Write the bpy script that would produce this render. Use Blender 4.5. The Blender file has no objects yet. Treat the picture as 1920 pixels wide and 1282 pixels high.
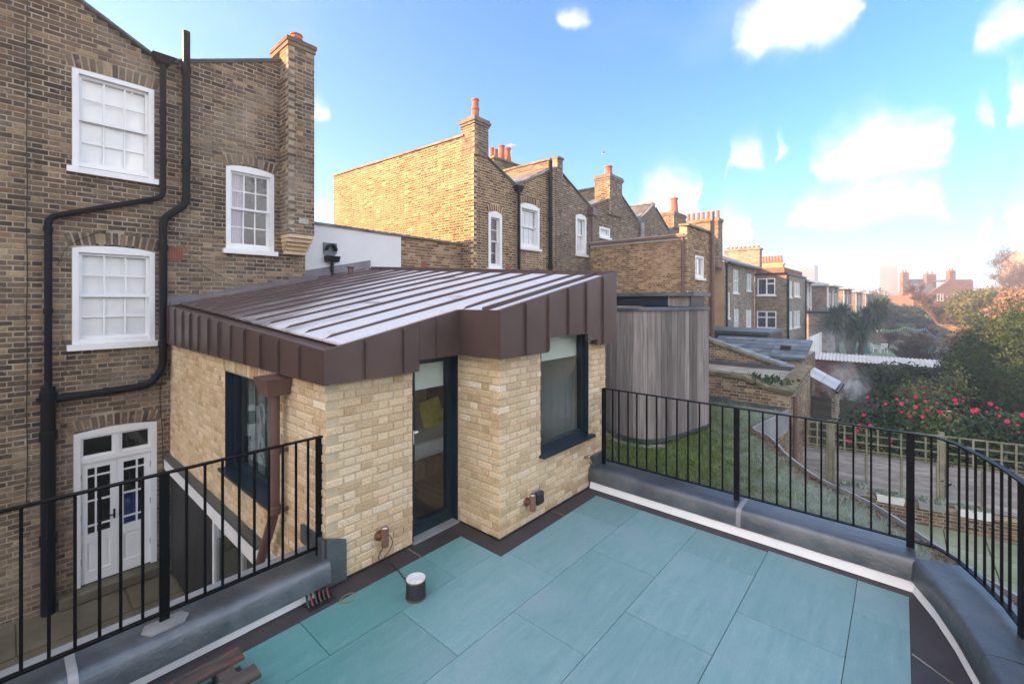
import bpy, math, random
import numpy as np
from mathutils import Vector, Matrix
random.seed(7); rng = np.random.default_rng(7)
R = math.radians
S = bpy.context.scene
COL = S.collection

# ------------------------------------------------------------------ camera
CAMH = 2.45
YAW = 41.23                                   # heading of the lens, degrees from +X
cam = bpy.data.objects.new('camera', bpy.data.cameras.new('camera'))
COL.objects.link(cam); S.camera = cam
cam.location = (0, 0, CAMH)
cam.rotation_euler = (R(90), 0, R(YAW - 90))
cam.data.sensor_width = 36; cam.data.lens = 36 * 833 / 1920
cam.data.shift_y = -78 / 1920
cam.data.clip_start = 0.05; cam.data.clip_end = 6000

# ------------------------------------------------------------------ light
SUN_AZ, SUN_EL = 137.0, 20.0                   # degrees from +X (counter-clockwise), and above the horizon
S.view_settings.view_transform = 'Standard'; S.view_settings.look = 'None'
S.view_settings.gamma = 1; S.view_settings.use_curve_mapping = False
S.view_settings.exposure = 2.44
S.cycles.use_denoising = True
S.cycles.max_bounces = 7; S.cycles.diffuse_bounces = 4; S.cycles.glossy_bounces = 3
S.cycles.transmission_bounces = 4; S.cycles.transparent_max_bounces = 16; S.cycles.volume_bounces = 2
S.cycles.caustics_reflective = False; S.cycles.caustics_refractive = False
S.cycles.sample_clamp_indirect = 6.0

sd = bpy.data.lights.new('sun', 'SUN'); sd.energy = 4.4; sd.angle = R(0.5); sd.color = (1.0, 0.53, 0.245)
so = bpy.data.objects.new('sun', sd); COL.objects.link(so)
sdir = Vector((math.cos(R(SUN_AZ)) * math.cos(R(SUN_EL)), math.sin(R(SUN_AZ)) * math.cos(R(SUN_EL)), math.sin(R(SUN_EL))))
so.rotation_euler = sdir.to_track_quat('Z', 'Y').to_euler(); so.location = (0, 40, 60)

# ------------------------------------------------------------------ node helpers
class NT:
    def __init__(s, tree):
        s.t = tree; s.n = tree.nodes; s.l = tree.links
    def new(s, typ, **kw):
        n = s.n.new(typ)
        for k, v in kw.items(): setattr(n, k, v)
        return n
    def set(s, sock, v):
        if hasattr(v, 'is_output') or isinstance(v, bpy.types.NodeSocket): s.l.new(v, sock)
        elif v is not None:
            if hasattr(sock.default_value, '__len__') and not hasattr(v, '__len__'): v = (v,) * len(sock.default_value)
            if hasattr(v, '__len__') and len(v) == 3 and len(sock.default_value) == 4: v = tuple(v) + (1,)
            sock.default_value = v
    def math(s, op, a, b=None, c=None, clamp=False):
        n = s.new('ShaderNodeMath', operation=op, use_clamp=clamp)
        s.set(n.inputs[0], a)
        if b is not None: s.set(n.inputs[1], b)
        if c is not None: s.set(n.inputs[2], c)
        return n.outputs[0]
    def vmath(s, op, a, b=None):
        n = s.new('ShaderNodeVectorMath', operation=op)
        s.set(n.inputs[0], a)
        if b is not None: s.set(n.inputs[1], b)
        return n.outputs['Value' if op in ('DOT_PRODUCT', 'LENGTH', 'DISTANCE') else 'Vector']
    def noise(s, vec, scale, detail=4, rough=.55, dist=0, col=False):
        n = s.new('ShaderNodeTexNoise'); n.noise_dimensions = '3D'
        if vec is not None: s.l.new(vec, n.inputs['Vector'])
        n.inputs['Scale'].default_value = scale; n.inputs['Detail'].default_value = detail
        n.inputs['Roughness'].default_value = rough; n.inputs['Distortion'].default_value = dist
        return n.outputs['Color' if col else 'Fac']
    def ramp(s, fac, stops, interp='LINEAR'):
        n = s.new('ShaderNodeValToRGB'); cr = n.color_ramp; cr.interpolation = interp
        while len(cr.elements) < len(stops): cr.elements.new(.5)
        for e, (p, c) in zip(cr.elements, stops):
            e.position = p
            if not hasattr(c, '__len__'): c = (c, c, c)
            e.color = tuple(c) + (1,)
        s.l.new(fac, n.inputs[0]); return n.outputs[0]
    def mix(s, fac, a, b, mode='MIX'):
        n = s.new('ShaderNodeMix', data_type='RGBA', blend_type=mode)
        s.set(n.inputs['Factor'], fac); s.set(n.inputs[6], a); s.set(n.inputs[7], b)
        return n.outputs[2]
    def smooth(s, x, lo, hi):
        n = s.new('ShaderNodeMapRange', interpolation_type='SMOOTHSTEP')
        s.set(n.inputs[0], x); n.inputs[1].default_value = lo; n.inputs[2].default_value = hi
        return n.outputs[0]
    def sep(s, v):
        n = s.new('ShaderNodeSeparateXYZ'); s.l.new(v, n.inputs[0]); return n.outputs
    def comb(s, x, y, z):
        n = s.new('ShaderNodeCombineXYZ')
        for i, v in enumerate((x, y, z)): s.set(n.inputs[i], v)
        return n.outputs[0]

def srgb(r, g=None, b=None):
    if g is None: r, g, b = r
    f = lambda c: (c / 255 / 12.92) if c <= 10.31 else ((c / 255 + .055) / 1.055) ** 2.4
    return (f(r), f(g), f(b))

# ------------------------------------------------------------------ sky: physical sky with fair-weather cumulus
W = bpy.data.worlds.new('World'); S.world = W; W.use_nodes = True
w = NT(W.node_tree); w.n.clear()
sky = w.new('ShaderNodeTexSky', sky_type='NISHITA', sun_disc=False)
sky.sun_elevation = R(SUN_EL); sky.sun_rotation = R(90 - SUN_AZ)
sky.altitude = 30; sky.air_density = 1.0; sky.dust_density = 0.6; sky.ozone_density = 1.5
gen = w.new('ShaderNodeTexCoord').outputs['Generated']
dx, dy, dz = w.sep(gen)
wob = w.vmath('SUBTRACT', w.noise(gen, 8.0, 5, .6, 0, True), (.5, .5, .5))
wx, wy, wz = w.sep(wob)
az = w.math('MULTIPLY_ADD', wx, .07, w.math('ARCTAN2', dy, dx))
el = w.math('MULTIPLY_ADD', wz, .06, w.math('ARCSINE', dz))
# cumulus over the town in three layers: (azimuth, elevation of the flat base, half width, height above the base, strength), degrees
CLOUDS = [[(-7.2,22.2,2.6,3.6,.85),(-.4,27.2,2.4,1.3,.6),(8.4,27.0,8.6,5.6,1.1),(33,32,3.4,2.6,.62),(65.2,20.9,1.5,1.8,.85),(72,31,5.5,1.5,.7),(-14,24,4,5,1)],
          [(-7.4,15.4,2.8,4.8,.9),(1.8,13.4,8.6,4.6,1.15),(12.6,16.0,4.2,2.9,.9),(21.6,11.6,6.0,4.4,1.1),(29.0,12.3,2.4,2.8,.8),(-15,13,4,4,1)],
          [(-7.6,5.1,3.6,5.0,1),(3.2,8.6,9.4,3.6,1.1),(15.2,7.6,4.4,3.4,1.0),(22.5,4.5,4.0,3.6,.9),(63.9,10.1,2.0,2.4,.85),(50,4,5,2.4,.7),(80,6,7,3,.9)]]
T = lambda d: (d + 22) / 124
tt = w.math('MULTIPLY_ADD', az, math.degrees(1) / 124, 22 / 124)
tot = None
for L in CLOUDS:
    st = []
    for a, e, hw, hh, k in sorted(L):
        for q, kk in ((a - hw, 0), (a - hw * .55, k * .72), (a, k), (a + hw * .55, k * .72), (a + hw, 0)): st.append((max(.001, T(q)), (e / 90, hh / 20, kk)))
    st = sorted(st)[:32]
    st = [(0, (st[0][1][0], st[0][1][1], 0))] + st[:31]
    r_ = w.ramp(tt, st); re, rh, rk = w.sep(r_)
    v = w.math('SUBTRACT', el, w.math('MULTIPLY', re, R(90)))
    v = w.math('DIVIDE', w.math('MAXIMUM', v, w.math('MULTIPLY', v, -2.6)), w.math('MULTIPLY', rh, R(20)))
    m = w.math('SUBTRACT', w.math('SUBTRACT', w.math('MULTIPLY', rk, 1.25), v), w.math('MULTIPLY', w.math('SUBTRACT', 1.0, w.smooth(rk, .05, .5)), .8))
    tot = m if tot is None else w.math('MAXIMUM', tot, m)
fine = w.noise(gen, 13.0, 7, .60)
rest = w.noise(w.vmath('MULTIPLY', gen, (1, 1, 1.8)), 2.6, 3, .5)                     # unseen cumulus behind and overhead, spread wider to brighten the shaded walls
aside = w.smooth(w.vmath('DOT_PRODUCT', gen, (.66, .60, .12)), .62, .40)
over = w.math('MULTIPLY', w.math('SUBTRACT', rest, .37), 5.5)
tot = w.math('MAXIMUM', tot, w.math('SUBTRACT', over, w.math('MULTIPLY', w.math('SUBTRACT', 1.0, aside), 3.0)))
dens = w.math('MULTIPLY_ADD', w.math('SUBTRACT', fine, .5), 2.0, tot)
cov = w.math('POWER', w.smooth(dens, -.60, 1.00), 2.6)
wisp = w.math('MULTIPLY', w.smooth(rest, .50, .70), .12)
cov = w.math('MAXIMUM', cov, w.math('MULTIPLY', wisp, w.smooth(dz, .02, .25)))
skyc = w.mix(1.0, sky.outputs[0], (.40, .83, 1.16, 1), 'MULTIPLY')
lift = w.math('POWER', w.math('SUBTRACT', 1.0, w.math('MAXIMUM', dz, 0.0)), 11.0)     # pale winter air low over the town
skyc = w.mix(w.math('MULTIPLY', lift, .75), skyc, (3.7, 3.95, 4.15, 1))
cl = w.mix(w.smooth(dens, .7, 1.9), (3.5, 3.7, 4.1, 1), (12.4, 12.2, 12.0, 1))
final = w.mix(cov, skyc, cl)
bg = w.new('ShaderNodeBackground'); w.l.new(final, bg.inputs[0]); bg.inputs[1].default_value = 0.066
w.l.new(bg.outputs[0], w.new('ShaderNodeOutputWorld').inputs[0])
W.cycles.sampling_method = 'MANUAL'; W.cycles.sample_map_resolution = 256

# ------------------------------------------------------------------ mesh helpers
class MB:
    def __init__(s): s.v = []; s.f = []; s.rn = []
    def add(s, vs, fs, rnd=0.0):
        b = len(s.v); s.v += [tuple(p) for p in vs]
        for f in fs: s.f.append(tuple(i + b for i in f)); s.rn.append(rnd)
        return s
    def box(s, x0, x1, y0, y1, z0, z1, rnd=0.0):
        x0, x1 = min(x0, x1), max(x0, x1); y0, y1 = min(y0, y1), max(y0, y1); z0, z1 = min(z0, z1), max(z0, z1)
        return s.add([(x0,y0,z0),(x1,y0,z0),(x1,y1,z0),(x0,y1,z0),(x0,y0,z1),(x1,y0,z1),(x1,y1,z1),(x0,y1,z1)],
              [(0,3,2,1),(4,5,6,7),(0,1,5,4),(1,2,6,5),(2,3,7,6),(3,0,4,7)], rnd)
    def hexa(s, p, rnd=0.0):                      # 8 points: bottom 4 ccw, top 4 ccw
        return s.add(p, [(0,3,2,1),(4,5,6,7),(0,1,5,4),(1,2,6,5),(2,3,7,6),(3,0,4,7)], rnd)
    def beam(s, a, b, wd, ht, up=(0, 0, 1), rnd=0.0):
        a, b = Vector(a), Vector(b); d = (b - a).normalized(); up = Vector(up)
        sd = d.cross(up).normalized(); up = sd.cross(d)
        o = [sd * (i * wd / 2) + up * (j * ht / 2) for i, j in ((-1,-1),(1,-1),(1,1),(-1,1))]
        return s.add([a + q for q in o] + [b + q for q in o], [(0,1,2,3),(7,6,5,4),(0,4,5,1),(1,5,6,2),(2,6,7,3),(3,7,4,0)], rnd)
    def tube(s, pts, r, n=10, caps=True, rnd=0.0):
        pts = [Vector(p) for p in pts]; rs = r if hasattr(r, '__len__') else [r] * len(pts)
        b = len(s.v); prev = None
        for i, p in enumerate(pts):
            d = (pts[min(i + 1, len(pts) - 1)] - pts[max(i - 1, 0)])
            d = d.normalized() if d.length > 1e-9 else Vector((0, 0, 1))
            if prev is None:
                a = Vector((1, 0, 0)) if abs(d.x) < .8 else Vector((0, 1, 0)); sd = d.cross(a).normalized()
            else:
                sd = prev - d * prev.dot(d); sd = sd.normalized() if sd.length > 1e-6 else d.orthogonal().normalized()
            prev = sd; up = d.cross(sd)
            for k in range(n):
                t = 2 * math.pi * k / n; s.v.append(tuple(p + (sd * math.cos(t) + up * math.sin(t)) * rs[i]))
        for i in range(len(pts) - 1):
            for k in range(n):
                k2 = (k + 1) % n
                s.f.append((b+i*n+k, b+i*n+k2, b+(i+1)*n+k2, b+(i+1)*n+k)); s.rn.append(rnd)
        if caps:
            s.f.append(tuple(b + k for k in range(n))[::-1]); s.rn.append(rnd)
            s.f.append(tuple(b + (len(pts)-1)*n + k for k in range(n))); s.rn.append(rnd)
        return s
    def lathe(s, c, prof, n=16, axis=(0, 0, 1), rnd=0.0):
        ax = Vector(axis).normalized()
        return s.tube_rings([Vector(c) + ax * z for r_, z in prof], [r_ for r_, z in prof], ax, n, rnd)
    def tube_rings(s, pts, rs, ax, n, rnd):
        a = ax.orthogonal().normalized(); c = ax.cross(a); b = len(s.v)
        for p, r_ in zip(pts, rs):
            for k in range(n):
                t = 2*math.pi*k/n; s.v.append(tuple(p + (a*math.cos(t) + c*math.sin(t))*r_))
        for i in range(len(pts)-1):
            for k in range(n):
                k2 = (k+1) % n; s.f.append((b+i*n+k, b+i*n+k2, b+(i+1)*n+k2, b+(i+1)*n+k)); s.rn.append(rnd)
        s.f.append(tuple(b+k for k in range(n))[::-1]); s.rn.append(rnd)
        s.f.append(tuple(b+(len(pts)-1)*n+k for k in range(n))); s.rn.append(rnd)
        return s
    def prism(s, poly, fr, d0, d1, rnd=0.0):      # polygon (u,v) in a wall frame, from depth d0 to d1 along the normal
        n = len(poly)
        a = [fr.p(u, v, d0) for u, v in poly]; b = [fr.p(u, v, d1) for u, v in poly]
        fs = [tuple(range(n)), tuple(range(2*n-1, n-1, -1))] + [(i, i+n, (i+1) % n + n, (i+1) % n) for i in range(n)]
        area = sum(poly[i][0]*poly[(i+1)%n][1] - poly[(i+1)%n][0]*poly[i][1] for i in range(n))
        if (area > 0) == (d1 > d0): fs = [f[::-1] for f in fs]
        return s.add(a + b, fs, rnd)
    def fbox(s, fr, u0, u1, v0, v1, d0, d1, rnd=0.0):
        return s.prism([(min(u0,u1), min(v0,v1)), (max(u0,u1), min(v0,v1)), (max(u0,u1), max(v0,v1)), (min(u0,u1), max(v0,v1))], fr, d0, d1, rnd)
    def build(s, name, mat=None, parent=None, smooth=False, attr=False, kind=None):
        me = bpy.data.meshes.new(name); me.from_pydata(s.v, [], s.f); me.update()
        if mat: me.materials.append(mat)
        if smooth:
            me.polygons.foreach_set('use_smooth', [True] * len(me.polygons))
            if smooth != True: me.set_sharp_from_angle(angle=R(smooth))
        if attr:
            at = me.attributes.new('rnd', 'FLOAT', 'FACE'); at.data.foreach_set('value', s.rn)
        return put(bpy.data.objects.new(name, me), parent, kind)

class Frame:                                       # a wall plane: u along the wall, v = height, d along the outward normal
    def __init__(s, o, u, n): s.o = Vector(o); s.u = Vector(u); s.n = Vector(n)
    def p(s, u, v, d=0.0): q = s.o + s.u * u + s.n * d; return (q.x, q.y, q.z + v)
def FY(y): return Frame((0, y, 0), (1, 0, 0), (0, -1, 0))      # faces -Y, u = x
def FX(x): return Frame((x, 0, 0), (0, -1, 0), (-1, 0, 0))     # faces -X, u = -y

LOC = {}
def put(o, parent=None, kind=None):
    COL.objects.link(o)
    if parent is not None:
        o.parent = parent
        if parent.name in LOC: o.matrix_parent_inverse = Matrix.Translation(-LOC[parent.name])
    if kind: o['kind'] = kind
    return o
def tag(o, label, cat, group=None):
    o['label'] = label; o['category'] = cat
    if group: o['group'] = group
    return o
def thing(name, label, cat, loc=(0, 0, 0), group=None):
    o = bpy.data.objects.new(name, None); COL.objects.link(o)
    o.location = loc; o.empty_display_size = .2
    LOC[o.name] = Vector(loc)
    return tag(o, label, cat, group)
def npmesh(name, V, F, mat, parent=None, kind=None, rnd=None, smooth=False):
    me = bpy.data.meshes.new(name); me.from_pydata(V.tolist(), [], F.tolist()); me.update()
    me.materials.append(mat)
    if rnd is not None:
        at = me.attributes.new('rnd', 'FLOAT', 'FACE'); at.data.foreach_set('value', np.asarray(rnd, dtype=np.float32))
    if smooth: me.polygons.foreach_set('use_smooth', [True] * len(me.polygons))
    return put(bpy.data.objects.new(name, me), parent, kind)
FWD = Vector((math.cos(R(YAW)), math.sin(R(YAW)), 0)); RGT = Vector((math.sin(R(YAW)), -math.cos(R(YAW)), 0))
def shown(p):                                      # distance in front of the lens and whether it is in the frame
    q = Vector(p) - Vector((0, 0, CAMH)); d = q.dot(FWD)
    if d < .2: return None
    x = q.dot(RGT) / d * 833 + 960; y = 563 - q.z / d * 833
    return (d, x, y) if -20 < x < 1940 and -20 < y < 1300 else None

# ------------------------------------------------------------------ materials
def newmat(name):
    m = bpy.data.materials.new(name); m.use_nodes = True; t = NT(m.node_tree)
    b = t.n['Principled BSDF']; return m, t, b
def pos(t): return t.new('ShaderNodeNewGeometry').outputs['Position']
def bump(t, b, h, strength, dist=.01):
    n = t.new('ShaderNodeBump'); n.inputs['Strength'].default_value = strength; n.inputs['Distance'].default_value = dist
    t.l.new(h, n.inputs['Height']); t.l.new(n.outputs[0], b.inputs['Normal'])
def rndval(t):
    a = t.new('ShaderNodeAttribute', attribute_name='rnd').outputs['Fac']
    o = t.new('ShaderNodeObjectInfo').outputs['Random']
    return t.math('FRACT', t.math('ADD', a, o))
def pm(name, stops, scale=6, rough=.6, metal=0, bmp=.2, bscale=60, detail=6, stretch=None, rnd=0, rough2=None, spec=.5, bdist=.004, warp=0):
    """mottled surface: colour ramp on noise of the world position"""
    m, t, b = newmat(name); p = pos(t)
    if stretch: p = t.vmath('MULTIPLY', p, stretch)
    n = t.noise(p, scale, detail, .6, warp)
    c = t.ramp(n, stops)
    if rnd:
        rv = rndval(t); c = t.mix(1.0, c, t.ramp(rv, [(0, 1 - rnd), (1, 1 + rnd * .6)]), 'MULTIPLY')
    t.l.new(c, b.inputs['Base Color'])
    b.inputs['Roughness'].default_value = rough; b.inputs['Metallic'].default_value = metal
    b.inputs['Specular IOR Level'].default_value = spec
    if rough2 is not None:
        t.l.new(t.ramp(t.noise(p, scale * 1.7, 5), [(.3, rough), (.7, rough2)]), b.inputs['Roughness'])
    if bmp: bump(t, b, t.noise(p, bscale, 5, .65), bmp, bdist)
    return m
def brickmat(name, stops, patch=None, rough=.9, soot=0.0, salt=0.0, gain=1.0):
    """fired clay: each brick its own tone, speckled, with weathering that follows its own map on the wall"""
    m, t, b = newmat(name); p = pos(t)
    c = t.ramp(rndval(t), [(q, tuple(v * gain for v in k)) for q, k in stops])
    g = t.noise(p, 55, 6, .7); c = t.mix(.8, c, t.ramp(g, [(.25, .45), (.5, 1.0), (.75, 1.45)]), 'MULTIPLY')
    pit = t.smooth(t.noise(p, 120, 3, .6), .66, .72); c = t.mix(t.math('MULTIPLY', pit, .6), c, (.03, .025, .02))
    big = t.noise(p, .9, 6, .65, .6)
    if patch: c = t.mix(t.math('MULTIPLY', t.smooth(big, .48, .68), patch[1]), c, patch[0])
    if soot: c = t.mix(t.math('MULTIPLY', t.smooth(t.noise(p, .5, 6, .7, .5), .42, .66), soot), c, t.mix(1, c, (.42, .39, .39), 'MULTIPLY'))
    if salt: c = t.mix(t.math('MULTIPLY', t.smooth(t.noise(p, 9, 6, .7), .56, .75), salt), c, (.62, .56, .47))
    t.l.new(c, b.inputs['Base Color']); b.inputs['Roughness'].default_value = rough; b.inputs['Specular IOR Level'].default_value = .25
    bump(t, b, t.math('ADD', t.noise(p, 90, 6, .7), t.math('MULTIPLY', t.noise(p, 25, 3), .7)), .55, .004)
    return m
def wallmat(name, stops, mortar, cw=.225, ch=.075, patch=None):
    """brickwork too far off to tell the bricks apart"""
    m, t, b = newmat(name); x, y, z = t.sep(pos(t))
    v = t.comb(t.math('ADD', x, y), z, 0.0)
    br = t.new('ShaderNodeTexBrick'); t.l.new(v, br.inputs['Vector'])
    br.inputs['Scale'].default_value = 1; br.inputs['Brick Width'].default_value = cw; br.inputs['Row Height'].default_value = ch
    br.inputs['Mortar Size'].default_value = .006; br.inputs['Color1'].default_value = (0, 0, 0, 1); br.inputs['Color2'].default_value = (1, 1, 1, 1)
    br.inputs['Mortar'].default_value = (.5, .5, .5, 1)
    c = t.ramp(br.outputs['Color'], stops)
    c = t.mix(.8, c, t.ramp(t.noise(pos(t), 1.2, 6, .65), [(.25, .55), (.5, 1), (.75, 1.4)]), 'MULTIPLY')
    if patch: c = t.mix(t.math('MULTIPLY', t.smooth(t.noise(pos(t), .6, 4), .5, .7), patch[1]), c, patch[0])
    c = t.mix(br.outputs['Fac'], c, mortar)
    t.l.new(c, b.inputs['Base Color']); b.inputs['Roughness'].default_value = .9; b.inputs['Specular IOR Level'].default_value = .2
    return m
def glassmat(name, tint=(1, 1, 1), refl=1.0, rough=.01):
    m, t, b = newmat(name); t.n.remove(b); out = t.n['Material Output']
    tr = t.new('ShaderNodeBsdfTransparent'); tr.inputs[0].default_value = tuple(tint) + (1,)
    gl = t.new('ShaderNodeBsdfGlossy'); gl.inputs['Roughness'].default_value = rough
    fr = t.new('ShaderNodeFresnel'); fr.inputs[0].default_value = 1.52
    nb = t.new('ShaderNodeBump'); nb.inputs['Strength'].default_value = .22; nb.inputs['Distance'].default_value = .02
    t.l.new(t.noise(pos(t), 2.6, 2), nb.inputs['Height']); t.l.new(nb.outputs[0], gl.inputs['Normal'])
    mx = t.new('ShaderNodeMixShader'); bf = t.new('ShaderNodeNewGeometry').outputs['Backfacing']; t.l.new(t.math('MULTIPLY', t.math('MULTIPLY', fr.outputs[0], 2.4 * refl, clamp=True), t.math('SUBTRACT', 1.0, bf)), mx.inputs[0])
    t.l.new(tr.outputs[0], mx.inputs[1]); t.l.new(gl.outputs[0], mx.inputs[2]); t.l.new(mx.outputs[0], out.inputs[0])
    return m

M = {}
M['stock'] = brickmat('old_stock_brick', [(0, (.045,.034,.027)), (.15, (.075,.052,.036)), (.33, (.13,.092,.060)), (.5, (.10,.070,.052)), (.62, (.175,.125,.078)), (.74, (.07,.050,.042)), (.86, (.25,.178,.105)), (.95, (.145,.085,.05)), (1, (.29,.215,.13))], ((.33,.275,.205), .62), soot=.85, salt=.5, gain=1.6)
M['stock_warm'] = brickmat('yellow_stock_brick', [(0, (.10,.06,.035)), (.2, (.17,.10,.055)), (.45, (.26,.16,.085)), (.6, (.14,.08,.05)), (.8, (.33,.21,.115)), (1, (.38,.26,.16))], ((.46,.33,.21), .6), salt=.25, gain=1.15)
M['stock_flank'] = brickmat('sun_tinted_stock_brick', [(0, (.13,.065,.032)), (.15, (.20,.105,.052)), (.4, (.33,.18,.09)), (.6, (.25,.135,.068)), (.8, (.40,.235,.12)), (1, (.46,.30,.17))], ((.48,.31,.175), .5), salt=.2)  # flank palette brightened and oranged, adding to the sunlight that falls on it
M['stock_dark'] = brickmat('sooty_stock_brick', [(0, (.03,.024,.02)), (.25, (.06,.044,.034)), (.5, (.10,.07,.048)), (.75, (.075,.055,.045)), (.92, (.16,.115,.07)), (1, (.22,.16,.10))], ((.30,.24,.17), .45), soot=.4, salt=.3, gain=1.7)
M['stock_new'] = brickmat('pale_yellow_brick', [(0, (.42,.295,.165)), (.14, (.50,.365,.215)), (.35, (.58,.44,.27)), (.55, (.64,.495,.32)), (.68, (.46,.33,.185)), (.8, (.68,.545,.385)), (.88, (.62,.44,.29)), (.94, (.52,.385,.23)), (1, (.70,.60,.47))], ((.70,.59,.46), .35), salt=.42, gain=1.10)
M['mortar_old'] = pm('old_lime_mortar', [(.3, (.20,.17,.13)), (.5, (.33,.28,.215)), (.75, (.47,.41,.325))], 4, .95, bmp=.5, bscale=140)
M['mortar_warm'] = pm('sun_tinted_mortar', [(.3, (.52,.36,.20)), (.6, (.66,.465,.275)), (.8, (.72,.53,.34))], 4, .95, bmp=.4, bscale=140)  # mortar brightened with the flank bricks, sunlight put into its colour
M['mortar_new'] = pm('new_buff_mortar', [(.3, (.45,.355,.235)), (.6, (.55,.45,.31)), (.8, (.61,.51,.37))], 7, .95, bmp=.4, bscale=140)
M['white'] = pm('white_gloss_paint', [(.3, (.76,.77,.78)), (.7, (.84,.85,.86))], 3, .35, bmp=.1, bscale=30)
M['render_white'] = pm('white_masonry_paint', [(.3, (.74,.74,.75)), (.7, (.82,.82,.83))], 1.2, .8, bmp=.25, bscale=90)
M['pipe_black'] = pm('black_gloss_iron', [(.3, (.0035,.006,.009)), (.7, (.007,.011,.015))], 5, .36, bmp=.15, bscale=25, spec=.12)
M['rail_black'] = pm('black_powder_coat', [(.3, (.0022,.0026,.0032)), (.7, (.004,.0045,.0055))], 9, .45, bmp=.1, bscale=120, spec=.12)
M['frame_blue'] = pm('dark_blue_grey_aluminium', [(.3, (.006,.016,.026)), (.7, (.010,.024,.036))], 5, .35, bmp=.05)
M['glass'] = glassmat('window_glass')
M['glass_blue'] = glassmat('tinted_window_glass', (.93,.975,.975), .75)
M['dark'] = pm('interior_shade', [(.3, (.02,.02,.022)), (.7, (.05,.05,.05))], 2, .9, bmp=0)  # near-black colour holds the shade of unlit rooms and vent holes
M['blind'] = pm('sky_white_blind', [(.3, (.88,.89,.90)), (.7, (.92,.93,.93))], 2, .7, bmp=0)  # blind white raised to stand in for sky reflected in the panes
M['curtain'] = pm('lilac_curtain', [(.3, (.50,.46,.56)), (.7, (.62,.58,.66))], 4, .9, stretch=(14, 14, .3), bmp=.3, bscale=3)
M['slate'] = pm('blue_grey_slate', [(.3, (.075,.095,.115)), (.55, (.13,.155,.18)), (.75, (.22,.25,.28))], 3, .55, bmp=.3, bscale=30, rnd=.35)
M['tilecap'] = pm('weathered_stone_coping', [(.3, (.11,.10,.085)), (.55, (.20,.185,.16)), (.75, (.33,.31,.27))], 5, .9, bmp=.5, bscale=45, rnd=.2)
M['moss'] = pm('mossy_coping', [(.3, (.06,.06,.025)), (.5, (.15,.125,.075)), (.75, (.27,.24,.17))], 4, .95, bmp=.6, bscale=40, rnd=.2)
M['terracotta'] = pm('terracotta', [(.3, (.30,.085,.05)), (.6, (.42,.14,.09)), (.8, (.50,.22,.15))], 5, .8, bmp=.2)
def leadmat(name, lo, mid, hi):
    m, t, b = newmat(name); p = pos(t)
    n = t.noise(p, 1.9, 6, .6, .6); c = t.ramp(n, [(.25, lo), (.5, mid), (.75, hi)])
    st = t.smooth(t.noise(p, 1.2, 5, .65, 1.2), .48, .66); c = t.mix(t.math('MULTIPLY', st, .55), c, (.075, .105, .135))
    wh = t.smooth(t.noise(p, 11, 8, .8, .6), .62, .70); c = t.mix(t.math('MULTIPLY', wh, .25), c, (.42, .44, .45))
    t.l.new(c, b.inputs['Base Color']); b.inputs['Metallic'].default_value = .65
    t.l.new(t.ramp(n, [(.3, .30), (.7, .5)]), b.inputs['Roughness'])
    bump(t, b, t.math('ADD', t.noise(p, 6, 4), t.math('MULTIPLY', t.noise(p, 40, 4), .25)), .5, .02); return m
M['lead'] = leadmat('lead_sheet', (.075, .088, .102), (.13, .146, .163), (.20, .215, .23))
M['lead_pale'] = pm('pale_lead', [(.3, (.21,.22,.235)), (.6, (.32,.33,.345)), (.8, (.42,.43,.44))], 2.2, .55, .2, bmp=.3, bscale=7, bdist=.015, rnd=.1)
M['zinc'] = pm('aubergine_zinc', [(.3, (.086,.056,.051)), (.6, (.112,.073,.067)), (.8, (.132,.090,.083))], 1.6, .42, .25, bmp=.10, bscale=3.0, bdist=.02, rough2=.36, rnd=.10)
M['flash'] = pm('brown_flashing', [(.3, (.12,.105,.115)), (.7, (.19,.17,.185))], 3, .45, .2, bmp=.15, bscale=8, rnd=.15)
M['pipe_brown'] = pm('brown_downpipe', [(.3, (.115,.064,.054)), (.7, (.145,.083,.070))], 3, .38, bmp=.05)
M['copper'] = pm('copper', [(.3, (.32,.17,.12)), (.7, (.42,.24,.17))], 9, .36, .75, bmp=.05)
M['plastic'] = pm('black_plastic', [(.3, (.012,.013,.015)), (.7, (.02,.022,.024))], 9, .45, bmp=.1)
M['felt'] = pm('grey_felt', [(.3, (.20,.18,.155)), (.6, (.33,.30,.265)), (.8, (.40,.37,.33))], 2, .95, bmp=.4, bscale=60)
M['stone'] = pm('yard_stone', [(.3, (.06,.055,.035)), (.55, (.115,.10,.065)), (.8, (.2,.185,.14))], 1.6, .85, bmp=.4, bscale=25)
# ------------------------------------------------------------------ brickwork
def scan(poly, v):
    xs = []
    n = len(poly)
    for i in range(n):
        (a, b), (c, d) = poly[i], poly[(i + 1) % n]
        if (b <= v) != (d <= v): xs.append(a + (v - b) * (c - a) / (d - b))
    xs.sort(); return list(zip(xs[::2], xs[1::2]))
def minus(iv, holes):
    for h0, h1 in holes:
        o = []
        for a, b in iv:
            if h1 <= a or h0 >= b: o.append((a, b)); continue
            if h0 > a: o.append((a, h0))
            if h1 < b: o.append((h1, b))
        iv = o
    return iv
def arch_poly(u0, u1, v0, v1, rise, grow=0.0, n=8):
    """opening with a segmental head: v1 is the springing"""
    pts = [(u0, v0), (u1, v0)]
    for i in range(n + 1):
        t = i / n; u = u1 + (u0 - u1) * t
        pts.append((u, v1 + rise * (1 - (2 * t - 1) ** 2) + grow))
    return pts
BR = {}                                             # bricks waiting to be laid, by thing
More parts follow.
